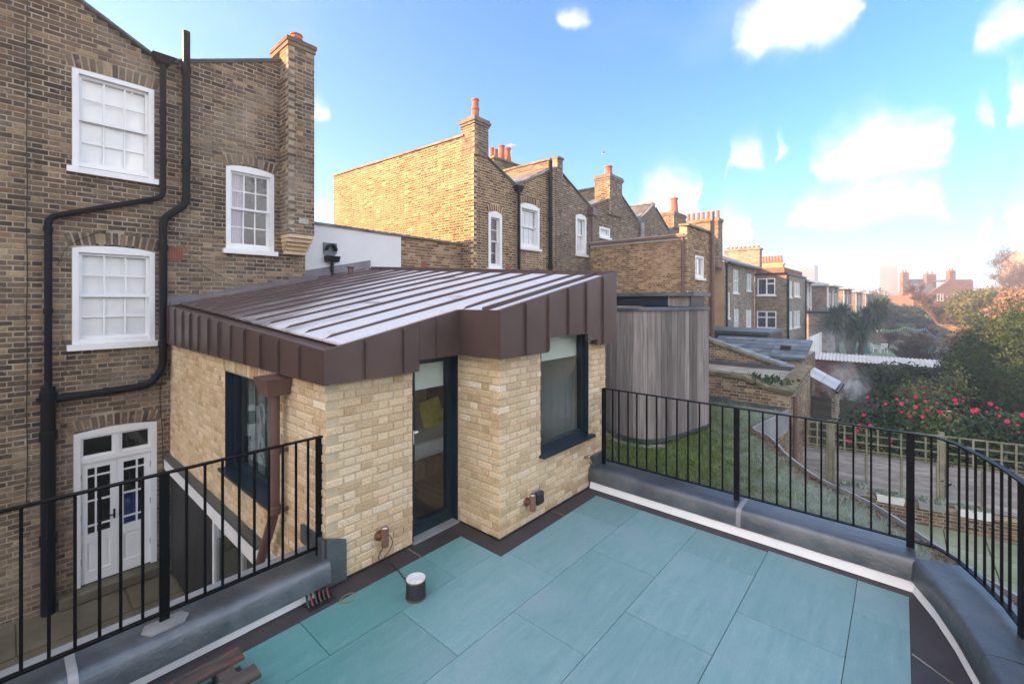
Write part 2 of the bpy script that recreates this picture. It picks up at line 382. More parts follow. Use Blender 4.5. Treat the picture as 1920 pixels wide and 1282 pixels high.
def wall(th, fr, poly, mats, openings=(), holes=(), thick=.22, bond='flemish', ch=.075, v_off=0.0, corner=(None, None), name='wall', skip_brick=()):
    """openings: (u0,u1,v0,v1,rise,archdepth); holes: polygons without any wall"""
    lst = BR.setdefault(th.name, (th, mats[0], []))[2]
    ops = [arch_poly(o[0], o[1], o[2], o[3], o[4]) for o in openings]
    obr = [arch_poly(o[0] - (.06 if o[5] else 0), o[1] + (.06 if o[5] else 0), o[3] - .004, o[3], o[4], o[5]) if o[5] else None for o in openings]
    lo = min(p[1] for p in poly); hi = max(p[1] for p in poly)
    k0 = math.floor((lo - v_off) / ch); k1 = math.ceil((hi - v_off) / ch)
    old = mats[1] is not M['mortar_new']; rec = .0045 if old else .009; gj, gv = (.0062, .0135) if old else (.0055, .0135)
    mb = MB(); run = None; ulo = min(p[0] for p in poly); uhi = max(p[0] for p in poly)
    def flush(run):
        for a, b in run[2]:
            if corner[0] is not None and abs(a - ulo) < .01: a += .0095
            if corner[1] is not None and abs(b - uhi) < .01: b -= .0095
            mb.fbox(fr, a, b, run[0], run[1], -rec, -thick)
    for k in range(k0, k1):
        v0, v1 = max(lo, v_off + k * ch), min(hi, v_off + (k + 1) * ch)
        if v1 - v0 < .012: continue
        vm = (v0 + v1) / 2
        base = scan(poly, vm)
        cut = [i for h in list(holes) + ops for i in scan(h, vm)]
        iv = [(round(a, 4), round(b, 4)) for a, b in minus(base, cut)]
        if run and run[2] == iv: run[1] = v1
        else:
            if run: flush(run)
            run = [v0, v1, iv]
        biv = minus(base, cut + [i for h in obr if h for i in scan(h, vm)] + [i for h in skip_brick for i in scan(h, vm)])
        ubase = min(p[0] for p in poly); umax = max(p[0] for p in poly)
        for a, b in biv:
            if corner[0] is not None and abs(a - ubase) < .01 and k % 2 == corner[0]: a += .113
            if corner[1] is not None and abs(b - umax) < .01 and k % 2 == corner[1]: b -= .113
            # running joints shared by the whole course so the bond keeps over openings
            u = ubase - .4 + (0 if k % 2 else .1125 if bond == 'stretcher' else .1688)
            i = 0
            while u < b:
                if bond == 'flemish': wdt = .2255 if i % 2 == 0 else .113
                elif bond == 'mixed': wdt = .2255 if random.random() > .34 else .1128
                else: wdt = .2255
                a2, b2 = max(u, a), min(u + wdt, b)
                if b2 - a2 > .03:
                    j = gj + random.random() * .003
                    lst.append((fr, (a2 + b2) / 2 + random.uniform(-.002, .002), (v0 + v1) / 2 + random.uniform(-.002, .002), b2 - a2 - 2 * j + .003, v1 - v0 - gv + random.uniform(-.002, .002), random.uniform(-.008, .008), random.uniform(-.0025, .0025), 'b'))
                u += wdt; i += 1
    if run: flush(run)
    for o in openings:
        u0, u1, v0, v1, rise, ad = o
        if not ad: continue
        n = max(3, round((u1 - u0 + .1) / .082)); c = (u0 + u1) / 2; hw = (u1 - u0) / 2
        for i in range(n):
            t = (i + .5) / n * 2 - 1
            u = c + t * (hw + .05); vb = v1 + rise * (1 - min(1, abs(t)) ** 2)
            ang = -t * (.22 + rise * 1.2)
            lst.append((fr, u + math.sin(-ang) * ad * .5 * .9, vb + ad / 2, .062, ad - .012, ang, 0, 'v'))
    return mb.build(name, mats[1], th)
def _unit(seed):
    r = random.Random(seed); j = lambda a: r.uniform(-a, a)
    V, cu, cv = [], .028, .095
    for y, iu, iv in ((0, 0, 0), (-.94, 0, 0), (-1, cu, cv)):
        for sx, sz in ((-1, -1), (1, -1), (1, 1), (-1, 1)):
            V.append((sx * (.5 - iu) + (j(.008) if y else 0), y + (j(.012) if y == -1 else 0), sz * (.5 - iv) + (j(.025) if y else 0)))
    F = [(8, 9, 10, 11)]
    for a in (0, 4):
        for k in range(4):
            k2 = (k + 1) % 4; F.append((a + k, a + k2, a + 4 + k2, a + 4 + k))
    return np.array(V), np.array(F)
UNITS = [_unit(i) for i in range(6)]
UMESH = {}
def lay(nmax=300, depth=.10):
    """the bricks that show largest become parts of their own, the rest one part of small pieces"""
    for key, (th, mat, lst) in BR.items():
        sc = []
        for i, b in enumerate(lst):
            fr = b[0]; s = shown(fr.p(b[1], b[2], 0))
            nrm = 0
            if s:
                q = Vector((0, 0, CAMH)) - Vector(fr.p(b[1], b[2], 0)); nrm = q.normalized().dot(fr.n)
            sc.append((-(b[3] * nrm / s[0] ** 2) if s and nrm > .03 and ok_seen(th, s) else 0, i))
        sc.sort(); pick = set(i for s, i in sc[:nmax] if s < 0)
        VV, FF, RN, off = [], [], [], 0
        for i, (fr, u, v, bw, bh, ang, dn, kind) in enumerate(lst):
            un = i % 6; U, N = fr.u, fr.n
            ca, sa = math.cos(ang), math.sin(ang)
            au = U * ca + Vector((0, 0, sa)); av = -U * sa + Vector((0, 0, ca))
            o = Vector(fr.p(u, v, -depth + dn))
            A = np.array([[au.x * bw, -N.x * depth, av.x * bh], [au.y * bw, -N.y * depth, av.y * bh], [au.z * bw, -N.z * depth, av.z * bh]])
            if i in pick:
                mk = (un, mat.name)
                if mk not in UMESH:
                    me = bpy.data.meshes.new('brick'); me.from_pydata(UNITS[un][0].tolist(), [], UNITS[un][1].tolist()); me.materials.append(mat); UMESH[mk] = me
                ob = bpy.data.objects.new('brick', UMESH[mk])
                put(ob, th)
                ob.matrix_basis = Matrix([[*A[0], o.x], [*A[1], o.y], [*A[2], o.z], [0, 0, 0, 1]])
            else:
                VV.append(UNITS[un][0] @ A.T + np.array(o)); FF.append(UNITS[un][1] + off); off += 12; RN += [random.random()] * len(UNITS[un][1])
        if VV: npmesh('brickwork', np.concatenate(VV), np.concatenate(FF), mat, th, 'stuff', RN)
HIDE = {}
def ok_seen(th, s):
    for x0, x1, y0, y1 in HIDE.get(th.name, ()):
        if x0 < s[1] < x1 and y0 < s[2] < y1: return False
    return True

# ------------------------------------------------------------------ windows
def sash(th, fr, u0, u1, v0, v1, rise=0, cols=3, rows=(2, 2), recess=.05, jamb=.075, sill=True, back='blind', glass='glass', curtain=None, name='window', bars=.022, reveal=True, panes=True):
    """white sliding sash in a brick opening (u0..u1, v0..v1 springing, rise of the head)"""
    f = MB(); top = v1 + rise
    # box frame that fills the opening, head follows the arch
    f.fbox(fr, u0, u0 + jamb, v0, v1 - jamb * .9, .004, -recess - .06); f.fbox(fr, u1 - jamb, u1, v0, v1 - jamb * .9, .004, -recess - .06)
    hp = arch_poly(u0, u1, v1 - jamb * .9, v1, rise, -.001); f.prism(hp, fr, .004, -recess - .06)
    f.fbox(fr, u0 + jamb, u1 - jamb, v0, v0 + jamb * 1.1, -.012, -recess - .06)
    win = f.build(name, M['white'], th)
    a, b, c, d = u0 + jamb, u1 - jamb, v0 + jamb * 1.1, v1 - jamb * .9
    if sill:
        s = MB(); s.fbox(fr, u0 - .06, u1 + .05, v0 - .085, v0 - .001, .075, -.12); s.build('sill', M['white'], win)
    mid = c + (d - c) * rows[1] / (rows[0] + rows[1]) if rows[1] else None
    st = .04
    def leaf(lo, hi, dep, nr, nm):
        g = MB()
        g.fbox(fr, a, a + st, lo, hi, -dep, -dep - .035); g.fbox(fr, b - st, b, lo, hi, -dep, -dep - .035)
        g.fbox(fr, a + st, b - st, hi - st, hi, -dep, -dep - .035); g.fbox(fr, a + st, b - st, lo, lo + st, -dep, -dep - .035)
        g.build(nm, M['white'], win)
        x0, x1, y0, y1 = a + st, b - st, lo + st, hi - st
        for i in range(1, cols):
            x = x0 + (x1 - x0) * i / cols; q = MB(); q.fbox(fr, x - bars / 2, x + bars / 2, y0, y1, -dep - .006, -dep - .03); q.build('glazing_bar', M['white'], win)
        for i in range(1, nr):
            y = y0 + (y1 - y0) * i / nr; q = MB(); q.fbox(fr, x0, x1, y - bars / 2, y + bars / 2, -dep - .008, -dep - .028); q.build('glazing_bar', M['white'], win)
        for i in range(cols if panes else 1):
            for j in range(nr if panes else 1):
                cc, rr = (cols, nr) if panes else (1, 1)
                q = MB(); xa = x0 + (x1 - x0) * i / cc; xb = x0 + (x1 - x0) * (i + 1) / cc; ya = y0 + (y1 - y0) * j / rr; yb = y0 + (y1 - y0) * (j + 1) / rr
                q.fbox(fr, xa + .003, xb - .003, ya + .003, yb - .003, -dep - .017, -dep - .021); q.build('pane', M[glass], win)
    if mid:
        leaf(mid - .015, d, recess, rows[0], 'sash'); leaf(c, mid + .015, recess + .04, rows[1], 'sash')
    else: leaf(c, d, recess, rows[0], 'sash')
    if back:
        q = MB(); q.fbox(fr, a, b, c, d - (.05 if back == 'blind' else 0), -recess - .080, -recess - .084); q.build('blind' if back == 'blind' else 'back_panel', M[back], win)
    else:
        room(win, fr, a, b, c, d, recess + .1)
    if curtain:
        q = MB(); n = 24; ca, cb = curtain; uu = [a + (b - a) * (ca + (cb - ca) * i / n) for i in range(n + 1)]
        for i in range(n):
            d0, d1 = (-recess - .10 - .02 * math.sin(i * 1.5), -recess - .10 - .02 * math.sin(i * 1.5 + 1.5))
            q.add([fr.p(uu[i], c, d0), fr.p(uu[i+1], c, d1), fr.p(uu[i+1], d, d1), fr.p(uu[i], d, d0)], [(0, 1, 2, 3)])
        q.build('curtain', M['curtain'], win, smooth=True)
    return win
def room(win, fr, a, b, c, d, dep, deep=1.2):
    """room behind the glass, open towards it, its dimness painted into near-black walls"""
    q = MB(); P = lambda u, v, dd: fr.p(u, v, -dd)
    e = .12
    A = [P(a-e, c-e, dep), P(b+e, c-e, dep), P(b+e, d+e, dep), P(a-e, d+e, dep)]; B = [P(a-e, c-e, dep+deep), P(b+e, c-e, dep+deep), P(b+e, d+e, dep+deep), P(a-e, d+e, dep+deep)]
    q.add(A + B, [(4,5,6,7),(0,1,5,4),(1,2,6,5),(2,3,7,6),(3,0,4,7)]); q.build('interior', M['dark'], win)
def coping(th, a, b, wd, ht, n, mat, name='coping_stone', gap=.006, jit=.004, up=(0, 0, 1)):
    a, b = Vector(a), Vector(b)
    for i in range(n):
        p, q = a + (b - a) * (i / n), a + (b - a) * ((i + 1) / n); d = (q - p).normalized() * gap / 2
        z = Vector((0, 0, random.uniform(-jit, jit)))
        m = MB(); m.beam(p + d + z, q - d + z, wd + random.uniform(-jit, jit), ht, up); m.build(name, mat, th)
def pot(th, x, y, z, h=.35, r=.11, ridge=True, name='chimney_pot'):
    m = MB()
    pr = [(r * 1.12, 0), (r * 1.12, h * .12), (r, h * .16), (r * .92, h * .45), (r * 1.05, h * .5), (r * 1.05, h * .58), (r * .88, h * .62), (r * .82, h * .9), (r * .95, h * .92), (r * .95, h), (r * .7, h), (r * .7, h * .7)] if ridge else [(r * 1.15, 0), (r * 1.1, h * .1), (r, h * .14), (r * .85, h * .9), (r, h * .92), (r, h), (r * .7, h), (r * .7, h * .8)]
    m.lathe((x, y, z), pr, 14)
    return m.build(name, M['terracotta'], th, smooth=False)
def pipe(th, pts, r, mat='pipe_black', name='pipe', n=12, rounded=.05):
    out = [Vector(pts[0])]
    for i in range(1, len(pts) - 1):
        p, a, b = Vector(pts[i]), Vector(pts[i-1]), Vector(pts[i+1])
        da, db = (a - p).normalized(), (b - p).normalized(); L = min(rounded, (a-p).length * .4, (b-p).length * .4)
        for t in (0, .33, .67, 1): out.append((p + da * L) * (1-t)**2 + p * 2*t*(1-t) + (p + db * L) * t * t)
    out.append(Vector(pts[-1]))
    m = MB(); m.tube(out, r, n); return m.build(name, M[mat], th, smooth=False)
def collar(th, p, r, h=.05, mat='pipe_black', axis=(0, 0, 1), name='collar'):
    m = MB(); m.lathe(p, [(r, -h/2), (r * 1.04, -h/2 + .006), (r * 1.04, h/2 - .006), (r, h/2)], 14, axis); return m.build(name, M[mat], th)
# ================================================================== setting: ground
GZ = -2.5
M['ground'] = pm('garden_soil', [(.3, (.035,.04,.018)), (.6, (.06,.065,.03)), (.8, (.10,.095,.06))], .5, .95, bmp=.5, bscale=8)
g = MB(); g.add([(-600, -800, GZ), (1000, -800, GZ), (1000, 800, GZ), (-600, 800, GZ)], [(0, 1, 2, 3)]); g.build('ground', M['ground'], kind='structure')
# sunken yard by the old house
yard = MB(); yard.box(-6, 1.8, 4.05, 9.1, -2.2, -1.96); yd = yard.build('yard_base', M['stone'], kind='structure')
for i in range(6):
    for j in range(4):
        x0 = -1.6 + i * .56 + random.uniform(-.02, .02); y0 = 5.6 + j * .87
        m = MB(); m.box(x0 + .012, x0 + .55, y0 + .012, y0 + .86, -1.98, -1.944 + random.uniform(0, .006)); m.build('flagstone', M['stone'], yd)

# ================================================================== terrace floor
def tilemat():
    m, t, b = newmat('teal_porcelain'); p = pos(t)
    rv = rndval(t)
    off = t.comb(t.math('MULTIPLY', rv, 37.0), t.math('MULTIPLY', rv, 11.0), 0.0)
    q = t.vmath('ADD', p, off)
    n1 = t.noise(t.vmath('MULTIPLY', q, (1.0, 7.0, 1)), 2.4, 9, .72, .3); n2 = t.noise(q, 1.3, 5, .6); n3 = t.noise(q, 60, 4, .7)
    c = t.ramp(n1, [(.25, (.14,.27,.265)), (.45, (.175,.32,.32)), (.6, (.205,.345,.345)), (.78, (.275,.415,.41))])
    c = t.mix(t.smooth(n2, .45, .72), c, (.23,.345,.36))
    c = t.mix(.35, c, t.ramp(n3, [(.3, .78), (.7, 1.2)]), 'MULTIPLY')
    c = t.mix(1, c, t.ramp(rv, [(0, .84), (1, .98)]), 'MULTIPLY'); c = t.mix(1, c, (.96, .97, 1.05), 'MULTIPLY')
    x, y, z = t.sep(p)
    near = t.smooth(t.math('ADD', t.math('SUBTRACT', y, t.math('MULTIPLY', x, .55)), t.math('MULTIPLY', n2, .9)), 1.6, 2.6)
    c = t.mix(t.math('MULTIPLY', near, .75), c, t.mix(1, c, (.38, .74, .68), 'MULTIPLY'))      # darker, greener slabs by the wall
    sc = t.smooth(t.noise(q, 5, 8, .75, 1.2), .54, .72); c = t.mix(t.math('MULTIPLY', sc, .10), c, (.50, .60, .64))
    dk = t.smooth(t.noise(q, 1.7, 7, .7, .8), .52, .75); c = t.mix(t.math('MULTIPLY', dk, .40), c, (.16, .29, .30))
    sp = t.smooth(t.noise(p, 34, 4, .75, .3), .70, .76); c = t.mix(t.math('MULTIPLY', sp, .45), c, (.06, .08, .075))
    ring = t.smooth(t.noise(p, .8, 7, .72, 1.5), .56, .70); c = t.mix(t.math('MULTIPLY', ring, .28), c, (.12, .17, .165))
    t.l.new(c, b.inputs['Base Color'])
    t.l.new(t.ramp(n1, [(.3, .5), (.7, .72)]), b.inputs['Roughness']); b.inputs['Specular IOR Level'].default_value = .35
    bump(t, b, t.math('ADD', n3, n1), .12, .003)
    return m
M['tile'] = tilemat()
M['border'] = pm('dark_brown_membrane', [(.3, (.030,.024,.028)), (.6, (.048,.039,.044)), (.8, (.075,.065,.07))], 3, .6, bmp=.15, bscale=30)
M['grout'] = pm('dark_joint', [(.3, (.02,.025,.025)), (.7, (.04,.045,.045))], 8, .9, bmp=0)
fl = MB(); fl.box(-3, 5.12, -2.2, 3.66, -.3, -.012); fl.box(2.0, 3.3, 3.66, 3.9, -.3, -.012)
floor = fl.build('terrace_floor', M['grout'], kind='structure')
rows = [(2.97, 3.45, [-.83, .33, 1.48, 2.63, 3.13]), (2.30, 2.97, [-1.43, -.27, .9, 2.06, 3.22, 4.37, 4.9]), (1.64, 2.30, [-.83, .33, 1.49, 2.64, 3.80, 4.9]), (.98, 1.64, [-1.43, -.27, .9, 2.06, 3.22, 4.39, 4.9]),
        (.29, .98, [-.83, .33, 1.48, 2.64, 3.80, 4.93]), (-.05, .29, [-.27, .9, 2.06, 3.23, 4.40, 4.93])]
JT = .0022
for y0, y1, xs in rows:
    for a, b in zip(xs[:-1], xs[1:]):
        if y0 == 2.30 and b > 3.2:   # row that meets the step of the border
            y1b = 2.885 if a >= 3.2 else 2.97
        else: y1b = y1
        z = random.uniform(-.0007, .0007); m = MB()
        if a == 2.06 and y0 == 2.30: m.box(a + JT, 3.13 - JT, y0 + JT, 2.97 - JT, -.010, z); m.box(3.13 - JT, b - JT, y0 + JT, 2.885 - JT, -.010, z)
        else: m.box(a + JT, b - JT, y0 + JT, y1b - JT, -.010, z)
        o = m.build('paving_slab', M['tile'], floor)
        bv = o.modifiers.new('edge', 'BEVEL'); bv.width = .0015; bv.segments = 1
b_ = MB()                                             # dark border sheets (butted, one level)
b_.box(-3, 3.13, 3.452, 3.70, -.010, -.002)
b_.box(2.06, 3.30, 3.7005, 3.9, -.010, -.002)
b_.box(3.1305, 3.36, 2.886, 3.70, -.010, -.002)
b_.box(3.3605, 5.12, 2.886, 3.11, -.010, -.002)
b_.box(4.9005, 5.12, -.40, 2.8855, -.010, -.002)
b_.box(-3, 4.9, -2.2, -.051, -.010, -.002)
b_.build('border_membrane', M['border'], floor)
sm = MB()
for x in (4.15, 2.2): sm.beam((x, -.055, -.0005), (x - .9, -1.2, -.0005), .012, .002)
sm.box(2.62, 2.63, 3.46, 3.69, -.002, .0005); sm.box(4.2, 4.21, 2.89, 3.08, -.002, .0005)
sm.build('membrane_seam', M['tilecap'], floor)

# ================================================================== lead covered kerbs
def sweep(path, prof, closed=False):
    """profile (side, z) swept along a plan path; side > 0 lies to the right of travel"""
    m = MB(); P = [Vector((x, y, 0)) for x, y in path]; n = len(prof)
    for i, p in enumerate(P):
        d = Vector((0, 0, 0))
        if i: d += (p - P[i-1]).normalized()
        if i < len(P)-1: d += (P[i+1] - p).normalized()
        d.normalize(); rt = Vector((d.y, -d.x, 0))
        k = 1.0
        if 0 < i < len(P)-1: k = 1 / max(.5, abs(rt.dot(Vector(((P[i]-P[i-1]).normalized().y, -(P[i]-P[i-1]).normalized().x, 0)))))
        for s_, z in prof: m.v.append(tuple(p + rt * s_ * k + Vector((0, 0, z))))
    for i in range(len(P)-1):
        for j in range(n - 1): m.f.append((i*n+j, (i+1)*n+j, (i+1)*n+j+1, i*n+j+1)); m.rn.append(0)
    m.f.append(tuple(range(n))); m.f.append(tuple((len(P)-1)*n + j for j in range(n))[::-1]); m.rn += [0, 0]
    return m
def subdiv(path, step=.12):
    o = []
    for a, b in zip(path[:-1], path[1:]):
        L = math.dist(a, b); k = max(1, int(L / step))
        o += [(a[0] + (b[0]-a[0])*i/k, a[1] + (b[1]-a[1])*i/k) for i in range(k)]
    return o + [path[-1]]
def lumpy(m, amp):
    amp *= .55
    nv = []
    for x, y, z in m.v:
        q = math.sin(x*7.3 + y*3.1) * .5 + math.sin(x*2.1 - y*9.7 + 1.3) * .5 + random.uniform(-.3, .3)
        nv.append((x, y, z + (q * amp if z > .1 else 0)))
    m.v = nv; return m
# inner line of the kerb, seen from the terrace: along the house side, and round the garden side
KL = [(-3.2, 3.66), (1.80, 3.66)]                        # travels +X, terrace on the right
KPROF = [(.0, .0), (.01, .085), (.078, .088), (.083, .094), (.076, .16), (.066, .225), (.056, .248), (.038, .262), (.016, .268), (-.02, .268), (-.12, .262), (-.20, .266), (-.30, .270), (-.313, .266), (-.315, .25), (-.315, -.05), (-.02, -.05)]
kl = thing('lead_kerb', 'lead-covered kerb under the railing beside the sunken yard', 'kerb', (0, 3.75, 0), 'lead kerbs edging the terrace')
for a, b in ((-3.2, -1.4), (-1.4, .26), (.26, 1.80)):
    sweep_ = lumpy(sweep(subdiv([(a + .003, 3.66), (b - .003, 3.66)], .07), KPROF), .003); sweep_.build('lead_sheet', M['lead'], kl, smooth=32)
for x in (.26,):
    m = lumpy(sweep([(x - .022, 3.66), (x, 3.66), (x + .022, 3.66)], [(s_ + (.009 if s_ > 0 else 0) , z + .008) for s_, z in KPROF[1:13]] + [(-.30, .2)]), .001); m.build('welt', M['lead_pale'], kl)
m = MB(); m.box(-3.2, 1.78, 3.90, 3.972, .2755, .2795); m.build('outer_strip', M['lead_pale'], kl)
# stand-ups against the brick corner
m = MB(); m.hexa([(1.797,3.655,.012),(1.975,3.655,.012),(1.975,3.681,.012),(1.797,3.681,.012),(1.797,3.662,.43),(1.975,3.662,.355),(1.975,3.681,.355),(1.797,3.681,.43)]); m.box(1.765, 1.791, 3.682, 4.1, .262, .42); m.build('corner_upstand', M['lead'], kl)
m = MB()
x = .58
while x < 1.62:
    m.box(x, x + .1, 3.628 + random.uniform(0, .004), 3.648, .004, .062 + random.uniform(-.003, .003)); x += .1
m.box(-3.2, .58, 3.63, 3.648, .004, .064)
m.build('white_strip', M['white'], kl)
for x in (.715, -.53):                                  # dressed lead patches round the posts
    m = MB(); P = [(x - .13, 3.73), (x - .09, 3.66), (x + .09, 3.66), (x + .13, 3.73), (x + .10, 3.80), (x - .10, 3.80)]; n_ = len(P)
    m.add([(a, b, .268) for a, b in P] + [(a, b, .2785) for a, b in P], [tuple(range(n_, 2*n_))] + [(i, (i+1) % n_, (i+1) % n_ + n_, i + n_) for i in range(n_)]); m.build('lead_patch', M['lead_pale'], kl)
# garden side: along x = 5.1, then a facet that bends back round the terrace
GP = [(5.10, 3.10), (5.08, -.10)] ; 
ARC = [(4.72, -.245), (4.38, -.34), (4.0, -.42), (3.5, -.50), (2.9, -.56), (2.2, -.6), (1.2, -.62)]
kr = thing('lead_kerb', 'lead-covered kerb curving round the garden side of the terrace', 'kerb', (5.2, 1.5, 0), 'lead kerbs edging the terrace')
KR = [(-s_ if False else s_, z) for s_, z in KPROF]
KPR = [(.0, .0), (.01, .085), (.058, .088), (.063, .094), (.058, .16), (.050, .228), (.042, .250), (.026, .264), (.006, .270), (-.04, .272), (-.12, .270), (-.25, .267), (-.36, .264), (-.374, .26), (-.376, .245), (-.376, -.1), (-.02, -.1)]
def kpart(path, nm='lead_sheet', amp=.004, mat='lead'):
    lumpy(sweep(subdiv(path, .07), KPR), amp * .6).build(nm, M[mat], kr, smooth=32)
kpart([(5.10, 3.09), (5.093, 1.28)]); kpart([(5.093, 1.274), (5.085, -.095)], amp=.005)
kpart([(5.083, -.105)] + ARC[:3], amp=.009); kpart([(3.995, -.421)] + ARC[3:], amp=.006)
m = lumpy(sweep([(5.093, 1.30), (5.093, 1.277), (5.093, 1.254)], [(s_ + .006, z + .007) for s_, z in KPR[1:13]] + [(-.36, .2)]), .001); m.build('welt', M['lead_pale'], kr)
m = MB(); m.box(5.09, 5.20, 3.02, 3.10, .02, .40); m.box(5.20, 5.48, 3.04, 3.10, .26, .40); m.build('corner_upstand', M['lead'], kr)
wp = subdiv([(5.085, 3.06), (5.07, -.11)] + ARC, .1)
m = MB()
for a, b in zip(wp[:-1], wp[1:]):
    d = Vector((b[0]-a[0], b[1]-a[1], 0)).normalized(); rt = Vector((d.y, -d.x, 0)); A, B = Vector((*a, 0)), Vector((*b, 0))
    h0 = .082 + random.uniform(-.004, .006); h1 = h0 + random.uniform(-.003, .003)
    q0, q1 = .058, .030
    m.add([A + rt*q0 + Vector((0,0,.004)), B + rt*q0 + Vector((0,0,.004)), B + rt*q1 + Vector((0,0,h1)), A + rt*q1 + Vector((0,0,h0)), A + Vector((0,0,.004)), B + Vector((0,0,.004)), B + Vector((0,0,h1)), A + Vector((0,0,h0))],
          [(0,1,2,3), (7,6,5,4), (3,2,6,7), (0,3,7,4), (1,5,6,2)])
m.build('white_strip', M['white'], kr)

# ================================================================== railings
def railing(th, path, posts, bal, zb=.275, zt=1.28, bw=.016):
    """path: plan polyline; posts and balusters as plan points"""
    for nm, z, ht, wd in (('top_rail', zt - .006, .012, .042), ('bottom_rail', zb + .055, .012, .038)):
        m = MB()
        for a, b in zip(path[:-1], path[1:]): m.beam((*a, z), (*b, z), wd, ht)
        m.build(nm, M['rail_black'], th)
    for x, y, ang in posts:
        m = MB(); c, s_ = math.cos(ang), math.sin(ang)
        hw, hd = .028, .006 if False else .012
        P = lambda z: [(x + c*i*hw - s_*j*hd, y + s_*i*hw + c*j*hd, z) for i, j in ((-1,-1),(1,-1),(1,1),(-1,1))]
        m.hexa(P(zb - .02) + P(zt - .0125)); m.build('post', M['rail_black'], th)
    for x, y in bal:
        m = MB(); m.box(x - bw/2, x + bw/2, y - bw/2, y + bw/2, zb + .0615, zt - .0125); m.build('baluster', M['rail_black'], th)
rl = thing('railing', 'black steel railing above the sunken yard and french doors', 'railing', (0.5, 3.77, .27), 'black steel railings round the terrace')
yr = 3.775
pl = [-3.1, -1.78, -.53, .715, 1.785]
railing(rl, [(-3.1, yr), (1.81, yr)], [(x, yr, 0) for x in pl], [(x, yr) for x in [.06,.17,.28,.39,.49,.60,.84,.95,1.06,1.17,1.275,1.38,1.485,1.59,1.69]] + [(-.05 - .11*i, yr) for i in range(4)] + [(-.64 - .11*i, yr) for i in range(10)])
rr = thing('railing', 'black steel railing curving past the green roof and garden', 'railing', (5.28, 1.5, .27), 'black steel railings round the terrace')
xr = 5.275
carc = [(5.27, -.225), (5.13, -.345), (4.81, -.47), (4.57, -.545), (4.30, -.60), (3.9, -.66), (3.3, -.73), (2.6, -.78), (1.6, -.8)]
def along(path, ds):
    o = []; L = 0
    for a, b in zip(path[:-1], path[1:]):
        l = math.dist(a, b)
        for d in ds:
            if L <= d < L + l: t = (d - L) / l; o.append((a[0] + (b[0]-a[0])*t, a[1] + (b[1]-a[1])*t))
        L += l
    return o
cb = along(carc, [.10 + .105*i for i in range(8)] + [1.16 + .105*i for i in range(9)] + [2.2 + .105*i for i in range(9)])
railing(rr, [(xr, 3.0), (xr, -.225)] + carc[1:], [(xr, 2.99, R(90)), (xr, 1.355, R(90)), (xr, -.06, R(90)), (4.355, -.59, R(12)), (3.3, -.73, R(8))],
        [(xr, y) for y in [2.86,2.77,2.64,2.52,2.39,2.26,2.14,2.01,1.88,1.75,1.63,1.5,1.23,1.10,.97,.85,.72,.59,.46,.34,.21,.08,-.195]] + cb)

# ================================================================== brick extension with the zinc roof
ex = thing('brick_extension', 'pale brick rooftop extension with brown standing seam metal roof', 'building', (1.8, 3.7, 0))
XA, YF, YS, XE = 1.80, 3.69, 3.09, 5.50
XS = 3.33
newm = (M['stock_new'], M['mortar_new'])
YO = 9.1
wall(ex, FY(YF), [(XA, 0.0), (XS + .05, 0.0), (XS + .05, 1.92), (XA, 1.92)], newm, holes=[[(2.70, -.1), (3.31, -.1), (3.31, 1.95), (2.70, 1.95)]], bond='flemish', corner=(0, None))
wall(ex, FX(XA), [(-YO - .02, -.30), (-YF, -.30), (-YF, 1.80), (-YO - .02, 1.80)], newm, openings=[(-6.33, -4.81, .37, 1.58, 0, .16)], bond='flemish', corner=(None, 1))
wall(ex, FX(XS), [(-YF, 0.0), (-YS, 0.0), (-YS, 1.92), (-YF, 1.92)], newm, bond='flemish', corner=(None, 1))
wall(ex, FY(YS), [(XS, 0.0), (XE, 0.0), (XE, 2.05), (XS, 2.05)], newm, openings=[(4.03, 5.06, .675, 2.1, 0, 0)], bond='flemish', corner=(0, None))
m = MB(); m.box(XE - .2, XE - .002, YS + .23, YO, -.3, 2.3); m.box(XE - .012, XE - .003, YS + .012, YS + .229, -.3, 2.05); m.box(XA + .22, XE - .2, YO - .1, YO, -.2, 2.2); m.build('inner_wall', M['render_white'], ex)
m = MB(); m.box(XA + .02, XE - .01, YF + .02, YO - .1, -.30, -.02); m.box(XS + .02, XE - .01, YS + .02, YF + .02, -.30, -.02)
M['oak'] = pm('brown_floorboards', [(.3, (.10,.06,.04)), (.7, (.19,.12,.08))], 2, .5, stretch=(8, 1, 1), bmp=.1); m.build('room_floor', M['oak'], ex)
# dark damp-proof line round the foot of the brickwork
m = MB(); m.box(1.98, 2.69, 3.672, 3.689, -.001, .012); m.box(3.318, 3.329, 3.1, 3.69, -.001, .012); m.box(3.318, 5.1, 3.074, 3.089, -.001, .012); m.build('base_seal', M['plastic'], ex)

